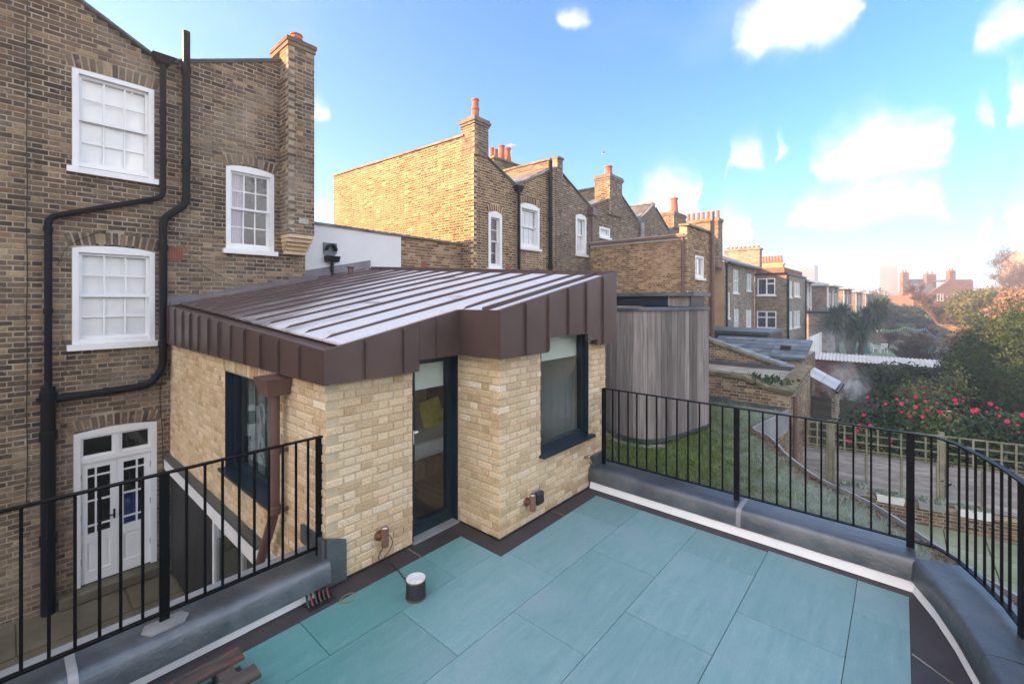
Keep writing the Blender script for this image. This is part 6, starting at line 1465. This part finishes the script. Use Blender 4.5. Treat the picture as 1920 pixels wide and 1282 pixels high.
# cabbage palm
M['cordy'] = leafmat('cordyline_leaves', [(0, (.022,.06,.024)), (.5, (.06,.12,.05)), (1, (.14,.2,.09))], rough=.45)
cp = thing('cabbage_palm', 'many-headed cabbage palm on the lawn behind the white wall', 'tree', (*ray_at(1602, 37), GZ), None)
heads = [(1582, 585), (1600, 600), (1622, 592), (1640, 578), (1655, 572), (1568, 612), (1610, 620), (1590, 628), (1632, 605), (1563, 590), (1648, 590)]
bx0, by0 = ray_at(1596, 37); bx1, by1 = ray_at(1612, 37)
tm = MB()
for i, (px, py) in enumerate(heads):
    hx, hy = ray_at(px, 37 + (i % 3 - 1) * .6); hz = zat(py, 37); b0 = (bx0, by0, GZ) if px < 1612 else (bx1, by1, GZ)
    mid = ((b0[0]*1.2 + hx*.8)/2, (b0[1]*1.2 + hy*.8)/2, GZ + (hz - GZ) * .55)
    tm.tube([b0, mid, (hx, hy, hz - .1)], [.17, .13, .08], 6)
    n_ = 260; d = rng.normal(0, 1, (n_, 3)); d[:, 2] = d[:, 2]*.8 + .25; d /= np.linalg.norm(d, axis=1)[:, None]; L = rng.uniform(.85, 1.35, n_); C = np.array([hx, hy, hz])
    sd = np.cross(d, [0, 0, 1.0]); sd /= np.linalg.norm(sd, axis=1)[:, None] + 1e-6; wv = sd * .042
    P1 = C + d * (L*.55)[:, None]; P2 = C + d * L[:, None] + np.array([0, 0, -1]) * (L*.16)[:, None]
    V = np.stack([C - wv*.6 + 0*P1, C + wv*.6 + 0*P1, P1 + wv, P1 - wv, P2 + wv*.15, P2 - wv*.15], 1).reshape(-1, 3); base = np.arange(n_)[:, None]*6
    F_ = np.concatenate([base + [0, 1, 2, 3], base + [3, 2, 4, 5]]); npmesh('leaf_head', V, F_, M['cordy'], cp, None, np.tile(rng.random(n_), 2))
tm.build('trunk', M['bark'], cp)
# lawn of the next garden
M['lawn'] = pm('frosted_lawn', [(.3, (.10,.16,.09)), (.6, (.19,.26,.18)), (.8, (.30,.36,.30))], .6, .95, bmp=.3, bscale=30)
m = MB(); m.add([(28.4, -14, GZ + .01), (66, -14, GZ + .01), (66, 6.5, GZ + .01), (28.4, 6.5, GZ + .01)], [(0, 1, 2, 3)]); m.build('lawn', M['lawn'], kind='structure')
# wall with corrugated sheeting
cw = thing('garden_wall', 'red brick garden wall capped with white corrugated sheeting', 'wall', (28, 0, GZ))
m = MB(); m.box(28.0, 28.25, -10, 4.3, GZ, -.58); m.build('brick_wall', M['far_brick_red'], cw)
m = MB(); n_ = 190; 
for i in range(n_ + 1):
    y = 4.35 - 14.3 * i / n_; o_ = .05 if i % 2 else 0
    m.v += [(27.72, y, -.62 + o_), (28.5, y, -.34 + o_)]
for i in range(n_): m.f.append((2*i, 2*i+1, 2*i+3, 2*i+2)); m.rn.append(0)
M['sheet'] = pm('white_corrugated_sheet', [(.3, (.44,.44,.44)), (.7, (.58,.58,.59))], 2, .7, bmp=0); m.build('corrugated_sheet', M['sheet'], cw)
# ================================================================== next terrace, lower down the street
def fwin(th, fr, u0, u1, v0, v1, kind=0):
    f = MB(); j = .07
    f.fbox(fr, u0, u0 + j, v0, v1, .02, -.08); f.fbox(fr, u1 - j, u1, v0, v1, .02, -.08); f.fbox(fr, u0 + j, u1 - j, v0, v0 + j, .02, -.08); f.fbox(fr, u0 + j, u1 - j, v1 - j, v1, .02, -.08)
    if kind == 0: f.fbox(fr, u0 + j, u1 - j, (v0+v1)/2 - .03, (v0+v1)/2 + .03, .01, -.08); f.fbox(fr, (u0+u1)/2 - .02, (u0+u1)/2 + .02, v0 + j, v1 - j, .005, -.07)
    if kind == 1: c = u0 + (u1-u0)*.52; f.fbox(fr, c - .05, c + .05, v0 + j, v1 - j, .01, -.08); f.fbox(fr, c + .05, u1 - j, v1 - .45, v1 - .36, .005, -.08)
    if kind == 2: c = (u0+u1)/2; f.fbox(fr, c - .06, c + .06, v0 + j, v1 - j, .01, -.08); f.fbox(fr, u0 + j, c - .06, v1 - .5, v1 - .42, .005, -.08); f.fbox(fr, c + .06, u1 - j, v1 - .5, v1 - .42, .005, -.08)
    if kind == 3:
        for k in (1, 2): c = u0 + (u1-u0)*k/3; f.fbox(fr, c - .05, c + .05, v0 + j, v1 - j, .01, -.08)
    w_ = f.build('window', M['white'], th)
    q = MB(); q.fbox(fr, u0 + j, u1 - j, v0 + j, v1 - j, -.03, -.04); q.build('pane', M['glass_blue'], w_)
    q = MB(); q.fbox(fr, u0 + j, u1 - j, v0 + j, v1 - j, -.06, -.075); q.build('back_panel', M['blind' if kind in (0, 3) else 'dark'], w_)
    q = MB(); q.fbox(fr, u0 - .08, u1 + .08, v0 - .1, v0 - .002, .08, -.02); q.build('sill', M['white'], w_)
def hole_wall(th, fr, u0, u1, v0, v1, wins, mat, thick=.3, name='wall'):
    """plain wall with real window openings"""
    us = sorted({u0, u1, *[w_[0] for w_ in wins], *[w_[1] for w_ in wins]}); m = MB()
    for a, b in zip(us[:-1], us[1:]):
        c = (a + b) / 2; hs = sorted((w_[2], w_[3]) for w_ in wins if w_[0] < c < w_[1]); z = v0
        for h0, h1 in hs:
            m.fbox(fr, a, b, z, h0, 0, -thick); z = h1
        m.fbox(fr, a, b, z, v1, 0, -thick)
    o = m.build(name, M[mat], th)
    for w_ in wins: fwin(th, fr, *w_)
    return o
lb = thing('stucco_end_house', 'grey brick house with ochre rendered end wall and slate roof', 'house', (34, 8.4, GZ), 'lower brick terrace down the street')
m = MB(); m.box(30.0, 30.3, 8.42, 16, GZ, 4.9); m.build('end_wall', M['stucco'], lb)
fr = FY(8.4)
hole_wall(lb, fr, 30.02, 37.58, GZ, 4.9, [(31.9, 33.0, 2.95, 4.5, 0), (35.3, 36.5, 3.15, 4.38, 0), (30.3, 31.0, 1.32, 2.95, 0), (32.05, 33.05, .2, 1.85, 0), (35.15, 36.5, .45, 1.75, 3)], 'far_brick_grey')
m = MB(); m.hexa([(29.9, 8.2, 4.86), (46, 8.2, 4.86), (46, 12.5, 6.5), (31.5, 12.5, 6.5), (29.9, 8.2, 4.95), (46, 8.2, 4.95), (46, 12.5, 6.6), (31.5, 12.5, 6.6)]); m.add([(29.9, 8.2, 4.95), (31.5, 12.5, 6.6), (29.9, 16.5, 4.95)], [(0, 1, 2)]); m.build('roof', M['slate'], lb)
m = MB(); m.box(29.95, 44, 8.0, 8.19, 4.78, 4.88); m.build('gutter', M['pipe_black'], lb)
pipe(lb, [(30.1, 8.3, 4.8), (30.1, 8.3, -2)], .06, name='downpipe')
def bigstack(x0, x1, y0, y1, z0, z1, n_, label, mat, ph=.5):
    m = MB(); m.box(x0, x1, y0, y1, z0, z1); m.box(x0 - .08, x1 + .08, y0 - .08, y1 + .08, z1 + .002, z1 + .16); m.build('chimney_stack', M[mat], lb)
    for i in range(n_): pot(lb, (x0+x1)/2, y0 + .2 + (y1-y0-.4)*i/max(1, n_-1), z1 + .16, ph, .13, False)
bigstack(42, 42.9, 9.0, 11.8, 4.5, 6.75, 8, '', 'far_brick_grey', .22); bigstack(50, 50.9, 8.7, 10.7, 4.0, 5.95, 7, '', 'stucco', .75)
lo_ = thing('rear_wing', 'brown brick rear wing with large white windows facing the gardens', 'building', (40, 7, GZ), 'lower brick terrace down the street')
hole_wall(lo_, FX(37.6), -8.38, -6.3, GZ, 4.35, [(-8.20, -7.02, 2.85, 4.1, 1), (-8.24, -6.95, .38, 1.64, 2)], 'far_brick')
hole_wall(lo_, FY(6.3), 37.62, 46, GZ, 4.35, [(38.0, 39.5, 2.7, 3.9, 3), (40.5, 43.0, 2.75, 3.85, 3), (38.0, 39.6, .35, 1.6, 3), (40.5, 43.0, .3, 1.6, 3)], 'far_brick_grey')
m = MB(); m.box(37.5, 46.1, 6.2, 8.39, 4.352, 4.48); m.build('roof_edge', M['pipe_black'], lo_); m = MB(); m.box(37.9, 45.8, 6.5, 8.39, 4.482, 4.9); m.build('upper_course', M['far_brick_red'], lo_)
pipe(lo_, [(37.7, 6.2, 4.3), (37.7, 6.2, -2)], .06, name='downpipe'); pipe(lo_, [(45.6, 6.2, 4.3), (45.6, 6.2, -2)], .06, name='downpipe')
m = MB(); m.box(31, 37.5, 7.2, 8.38, GZ, .15); m.box(30.9, 37.59, 7.1, 8.38, .152, .3); m.build('low_wing', M['pipe_black'], lo_)
for i, (x0, x1, yy, zt, lab) in enumerate(((47, 51, 6.6, 4.1, 'dark brick rear wing with grey trim beyond the white windows'), (54, 64, 5.6, 3.9, 'long brown brick wing with overhanging white eaves'), (70, 82, 5.6, 3.9, 'hazy brown wing with white downpipes'), (90, 106, 5.6, 3.8, 'farthest hazy wing of the lower terrace'), (116, 150, 5.6, 3.8, 'pale hazy row end before the towers'))):
    t = thing('rear_wing', lab, 'building', ((x0+x1)/2, yy, GZ), 'lower brick terrace down the street')
    m = MB(); m.box(x0, x1, yy, 14, GZ, zt); m.build('wall', M['far_brick'], t)
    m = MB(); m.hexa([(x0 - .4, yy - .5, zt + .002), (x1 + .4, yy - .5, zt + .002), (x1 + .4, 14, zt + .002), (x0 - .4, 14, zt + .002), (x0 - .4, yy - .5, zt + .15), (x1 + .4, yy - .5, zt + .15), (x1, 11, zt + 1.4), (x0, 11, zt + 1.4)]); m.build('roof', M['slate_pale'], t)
    m = MB(); m.box(x0 - .45, x1 + .45, yy - .56, yy - .5, zt, zt + .16); m.build('gutter', M['white'], t)
    for x in (x0 + .1, (x0+x1)/2, x1 - .2): m = MB(); m.box(x, x + .14, yy - .14, yy - .002, GZ, zt); m.build('downpipe', M['white'], t)
    for k in range(3):
        for z in (1.8, -.8): a = x0 + (x1-x0)*(.15 + .3*k); fwin(t, FY(yy), a, a + 1.5, z, z + 1.4, 3)
# garden annexe with cream panel and white glazed doors
an = thing('garden_annexe', 'flat annexe with cream panel and white glazed doors', 'building', (48, 5, GZ))
m = MB(); m.box(46.5, 50.5, 4.6, 6.55, GZ, 1.3); m.build('wall', M['far_brick_grey'], an); m = MB(); m.box(46.4, 52.2, 4.4, 6.56, 1.302, 1.5); m.box(52.0, 52.2, 4.4, 6.5, GZ, 1.3); m.build('roof_frame', M['frame_blue'], an); m = MB(); m.box(50.6, 51.95, 4.9, 5.0, GZ, 1.29); m.build('cream_panel', M['stucco'], an)
for i in range(6): m = MB(); m.box(38.5 + i*1.3, 38.62 + i*1.3, 5.0, 5.1, GZ, -.2); m.build('door_post', M['white'], an)
for i in range(5): m = MB(); m.box(38.64 + i*1.3, 39.78 + i*1.3, 5.03, 5.06, GZ, -.25); m.build('glazed_door', M['blind'], an)
# brick walls across the gardens
for i, (x, y0, y1, z, lab) in enumerate(((66, -12, 5, .0, 'red brick wall across the far side of the lawn'), (100, -40, 4, .2, 'grey roofs and wall below the red brick house'))):
    m = MB(); m.box(x, x + .4, y0, y1, GZ, z - .25); o = m.build('wall', M['far_brick'], None)
    t = thing('garden_wall', lab, 'wall', (x, (y0+y1)/2, GZ)); o.parent = t; o.matrix_parent_inverse = Matrix.Translation(-LOC[t.name])
    coping(t, (x + .2, y0, z - .2), (x + .2, y1, z - .2), .6, .1, 6, M['tilecap'])
# bunting, chairs and covers on the lawn
bu = thing('bunting', 'string of small blue, white and green flags across the lawn', 'bunting', (*ray_at(1690, 40), GZ))
cols = [('flag_white', (.75,.76,.78)), ('flag_blue', (.03,.12,.5)), ('flag_teal', (.05,.4,.42)), ('flag_green', (.06,.35,.15))]
for n_, c in cols: M[n_] = pm(n_, [(.3, c), (.7, tuple(min(1, v*1.15) for v in c))], 3, .8, bmp=0)
cord = MB(); prev = None; k = 0
for (pa, ya, da), (pb_, yb, db) in zip([(1597, 613, 38), (1655, 617, 40), (1700, 612, 41), (1735, 615, 41)], [(1655, 617, 40), (1700, 612, 41), (1735, 615, 41), (1762, 634, 39)]):
    for i in range(9):
        f0, f1 = i/9, (i+1)/9; sag = lambda f: 4*f*(1-f)*4
        P = lambda f: Vector((*ray_at(pa + (pb_-pa)*f, da + (db-da)*f), zat(ya + (yb-ya)*f + sag(f), da + (db-da)*f)))
        A, B = P(f0), P(f1); cord.beam(A, B, .008, .008); C_ = (A+B)/2; e = (B-A)*.36
        fl_ = MB(); fl_.add([tuple(C_ - e), tuple(C_ + e), tuple(C_ + Vector((0, 0, -.24))), tuple(C_ - e + Vector((.012, 0, 0))), tuple(C_ + e + Vector((.012, 0, 0))), tuple(C_ + Vector((.012, 0, -.24)))], [(0, 1, 2), (5, 4, 3), (0, 3, 4, 1), (1, 4, 5, 2), (2, 5, 3, 0)]); fl_.build('flag', M[cols[(k*7 + i) % 4][0]], bu); k += 1
cord.build('cord', M['white'], bu)
def chair(px, py, ang, label):
    d = 833 * (CAMH - GZ) / (py - 563); x, y = ray_at(px, d); t = thing('garden_chair', label, 'chair', (x, y, GZ), 'white garden chairs on the lawn'); c, s_ = math.cos(ang), math.sin(ang)
    P = lambda a, b, z: (x + a*c - b*s_, y + a*s_ + b*c, GZ + z)
    m = MB(); m.hexa([P(-.25,-.25,.42), P(.25,-.25,.42), P(.25,.25,.42), P(-.25,.25,.42), P(-.25,-.25,.46), P(.25,-.25,.46), P(.25,.25,.46), P(-.25,.25,.46)]); m.build('seat', M['white'], t)
    m = MB()
    for i in range(5): m.beam(P(-.22 + i*.11, .25, .46), P(-.22 + i*.11, .33, .9), .06, .02)
    m.beam(P(-.26, .33, .9), P(.26, .33, .9), .05, .08); m.build('backrest', M['white'], t)
    for a, b in ((-.23,-.23), (.23,-.23), (.23,.23), (-.23,.23)): m = MB(); m.beam(P(a, b, .42), P(a*1.15, b*1.15, 0), .05, .05); m.build('leg', M['white'], t)
    for a in (-.27, .27): m = MB(); m.beam(P(a, -.25, .64), P(a, .28, .66), .05, .03); m.beam(P(a, -.24, .44), P(a, -.24, .64), .04, .04); m.build('armrest', M['white'], t)
chair(1641, 661, .4, 'white garden chair left of the pair on the lawn'); chair(1655, 662, 2.0, 'white garden chair right of the pair on the lawn'); chair(1566, 659, 1.0, 'white garden chair left of the cabbage palm')
M['teal'] = pm('teal_cover', [(.3, (.02,.13,.13)), (.7, (.04,.2,.19))], 3, .6, bmp=.3)
x, y = ray_at(1618, 42); m = MB(); m.add([(x-.8, y-.6, GZ), (x+.8, y-.6, GZ), (x+.8, y+.6, GZ), (x-.8, y+.6, GZ), (x-.5, y, GZ+1.5), (x+.5, y, GZ+1.5)], [(0,1,5,4), (2,3,4,5), (1,2,5), (3,0,4), (3,2,1,0)]); tag(m.build('tent', M['teal']), 'small teal play tent behind the cabbage palm', 'tent')
x, y = ray_at(1740, 43); m = MB(); m.lathe((x, y, GZ), [(.5, 0), (.62, .3), (.55, .75), (.3, 1.0), (.02, 1.08)], 12); tag(m.build('covered_barbecue', M['teal'], smooth=True), 'dark green covered barbecue at the back of the lawn', 'barbecue')
x, y = ray_at(1541, 18); m = MB(); m.lathe((x, y, GZ), [(.34, 0), (.42, .25), (.45, .6), (.35, .85), (.05, .92)], 12); tag(m.build('compost_bin', M['teal'], smooth=True), 'teal compost bin beside the glazed lean-to', 'bin')
# ================================================================== red brick house and towers in the haze
rh = thing('red_brick_house', 'detached red brick house with three chimneys in the haze', 'house', (*ray_at(1744, 88), GZ))
D = 88; 
yl, yr_ = ray_at(1681, D)[1], ray_at(1800, D)[1]; XR_ = ray_at(1740, D)[0]; fr = FX(XR_)
ul, ur = -yl, -yr_
zr = zat(524, D); ze = zat(553, D)
uo = lambda px: -XR_ * ((FWD.y + RGT.y*(px-960)/833) / (FWD.x + RGT.x*(px-960)/833))
hole_wall(rh, fr, uo(1696), ur, GZ, ze, [(uo(1719), uo(1733), zat(564, D), zat(551, D), 1), (uo(1757), uo(1772), zat(564, D), zat(552, D), 2), (uo(1757), uo(1771), zat(586, D), zat(574, D), 2), (uo(1719), uo(1733), zat(588, D), zat(575, D), 2)], 'far_brick_red')
m = MB(); m.prism([(uo(1696), ze), (ur, ze), (ur, zat(527, D)), (uo(1745), zat(527, D))], fr, 0, -.4); m.build('gable', M['far_brick_red'], rh)
m = MB(); m.box(XR_ + 2, XR_ + 10, yr_, -uo(1681), GZ, ze); m.box(XR_ + .35, XR_ + 2, yr_, -uo(1696), GZ, ze); m.build('body', M['far_brick_red'], rh)
m = MB(); yA, yB = -uo(1680), -uo(1742); m.hexa([(XR_ + 1.4, yA + .3, ze), (XR_ + 1.4, yB, ze), (XR_ + 6, yB, zr), (XR_ + 6, yA, zr), (XR_ + 1.4, yA + .3, ze + .2), (XR_ + 1.4, yB, ze + .2), (XR_ + 6, yB, zr + .2), (XR_ + 6, yA, zr + .2)]); m.box(XR_ + .1, XR_ + 7, -uo(1800) - .2, -uo(1745), zat(527, D), zat(525, D)); m.build('roof', M['slate'], rh)
for px, w_, tp in ((1682, .55, 508), (1742, .9, 511), (1795, .55, 505)):
    yy = -uo(px) ; m = MB(); m.box(XR_ + 4.5, XR_ + 5.6, yy - w_, yy + w_, ze, zat(tp + 4, D + 4)); m.build('chimney_stack', M['far_brick_red'], rh)
    for k in (-.5, .5): pot(rh, XR_ + 5, yy + k*w_, zat(tp + 4, D + 4), .55, .16, False)
rh.rotation_euler = (0, 0, R(36)); rh.scale = (.8, 1.0, 1); rh.location.y -= 2.4
M['concrete'] = pm('pale_concrete', [(.3, (.17,.18,.19)), (.7, (.24,.25,.26))], .2, .9, bmp=0)
M['band'] = pm('window_band', [(.3, (.12,.14,.16)), (.7, (.2,.22,.24))], .4, .4, bmp=0)
def tower(pl_, pr_, top, depth, label, nb, mat='concrete', thick=16, split=True):
    xa, ya = ray_at(pl_, depth); xb, yb = ray_at(pr_, depth); X0 = min(xa, xb); t = thing('tower_block', label, 'tower', ((xa+xb)/2, (ya+yb)/2, GZ)); zt = zat(top, depth)
    y0, y1 = yb * X0 / xb, ya * X0 / xa
    m = MB(); m.box(X0, X0 + thick, y0, y1, GZ, zt); m.build('shaft', M[mat], t)
    for i in range(nb):
        z0 = zt - 2.6 - i * (zt - 4) / nb; w_ = (zt - 4) / nb * .45
        for a, b in ((y0 + .6, (y0+y1)/2 - .7), ((y0+y1)/2 + .7, y1 - .6)) if split else ((y0 + .8, y1 - .8),): m = MB(); m.box(X0 - .25, X0, a, b, z0 - w_, z0); m.build('window_band', M['band'], t)
    return t
tower(1649, 1683, 496, 230, 'pale tower block with banded windows behind the red house', 13)
tower(1496, 1527, 497, 275, 'faint tower block almost lost in the haze', 12)
fl_ = tower(1888, 1990, 484, 150, 'cream block of flats in the haze at the right edge', 6, 'stucco', 14, True)
m = MB(); x0, y0 = ray_at(1912, 150); m.box(x0 - 3, x0 + 6, y0 - 2.5, y0 + 2.5, zat(500, 150), zat(474, 150)); m.build('lift_tower', M['stucco'], fl_)
far = MB()
for i in range(26):
    y0 = 60 - i * 6.5; x0 = 250 + random.uniform(0, 18); h = random.uniform(3, 6); far.box(x0, x0 + 9, y0 - 6, y0, GZ, h)
    far.add([(x0, y0 - 6, h), (x0, y0, h), (x0 + 4.5, y0, h + 2), (x0 + 4.5, y0 - 6, h + 2), (x0 + 9, y0, h), (x0 + 9, y0 - 6, h)], [(0, 1, 2, 3), (2, 4, 5, 3), (0, 3, 5), (1, 4, 2)])
tag(far.build('distant_houses', M['far_brick'], kind='stuff'), 'low hazy line of houses along the horizon', 'houses')
# gull
gu = thing('gull', 'white gull gliding high above the chimneys', 'bird', tuple(Vector((*ray_at(1131, 45), zat(289, 45)))))
gx_, gy_ = ray_at(1131, 45); gz_ = zat(289, 45)
m = MB(); ax = RGT; m.tube([Vector((gx_, gy_, gz_)) + ax*d for d in (-.2, -.12, 0, .12, .22)], [.01, .05, .065, .04, .008], 8); m.build('body', M['white'], gu)
for s_ in (-1, 1):
    m = MB(); A = Vector((gx_, gy_, gz_ + .03)); d = FWD * s_; m.add([tuple(A - ax*.07), tuple(A + ax*.08), tuple(A + d*.3 + ax*.09 + Vector((0,0,.12))), tuple(A + d*.3 - ax*.02 + Vector((0,0,.12))), tuple(A + d*.62 - ax*.02 + Vector((0,0,.06)))], [(0, 1, 2, 3), (3, 2, 4)]); m.build('wing', M['troughgrey'], gu)

# ================================================================== air: haze over the town, steam from two boiler flues
HAZE = .0030
m = MB(); m.box(-610, 1010, -810, 810, GZ - 1, 25.5)
hz = m.build('haze', None, kind='stuff'); hz['label'] = 'thin winter haze lying over the gardens and town'; hz['category'] = 'haze'
hm = bpy.data.materials.new('winter_haze'); hm.use_nodes = True; t = NT(hm.node_tree); t.n.remove(t.n['Principled BSDF'])
pv = t.new('ShaderNodeVolumePrincipled'); pv.inputs['Color'].default_value = (.90, .95, 1, 1); pv.inputs['Density'].default_value = HAZE; pv.inputs['Anisotropy'].default_value = 0.55
t.l.new(pv.outputs[0], t.n['Material Output'].inputs['Volume']); hz.data.materials.append(hm); hz.display_type = 'WIRE'

# steam drifting from two boiler flues
def steam(px, py, depth, rx, rz, dens, label):
    x, y = ray_at(px, depth); z = zat(py, depth); m = MB(); n1, n2 = 12, 18
    for i in range(n1 + 1):
        for k in range(n2):
            a, b = math.pi*i/n1, 2*math.pi*k/n2; m.v.append((x + rx*math.sin(a)*math.cos(b), y + rx*math.sin(a)*math.sin(b), z + rz*math.cos(a)))
    for i in range(n1):
        for k in range(n2): m.f.append((i*n2+k, (i+1)*n2+k, (i+1)*n2+(k+1) % n2, i*n2+(k+1) % n2)); m.rn.append(0)
    o = m.build('steam', None, kind='stuff'); o['label'] = label; o['category'] = 'steam'
    mt = bpy.data.materials.new('steam'); mt.use_nodes = True; t = NT(mt.node_tree); t.n.remove(t.n['Principled BSDF']); p = pos(t)
    q = t.vmath('DIVIDE', t.vmath('SUBTRACT', p, (x, y, z)), (rx, rx, rz)); r_ = t.vmath('LENGTH', q)
    f = t.math('MULTIPLY', t.math('SUBTRACT', 1.0, r_, clamp=True), t.smooth(t.noise(t.vmath('MULTIPLY', p, (1, 1, .7)), 2.6 / rx, 5, .65, .8), .42, .68))
    pv = t.new('ShaderNodeVolumePrincipled'); pv.inputs['Color'].default_value = (.98, .98, 1, 1); t.l.new(t.math('MULTIPLY', f, dens), pv.inputs['Density'])
    t.l.new(pv.outputs[0], t.n['Material Output'].inputs['Volume']); o.data.materials.append(mt)
steam(1588, 722, 16.5, .85, 1.05, 2.2, 'white steam puff drifting in front of the red garden wall')
steam(1548, 645, 30, 1.7, 1.5, .55, 'thin steam drifting past the white glazed doors')
lay()
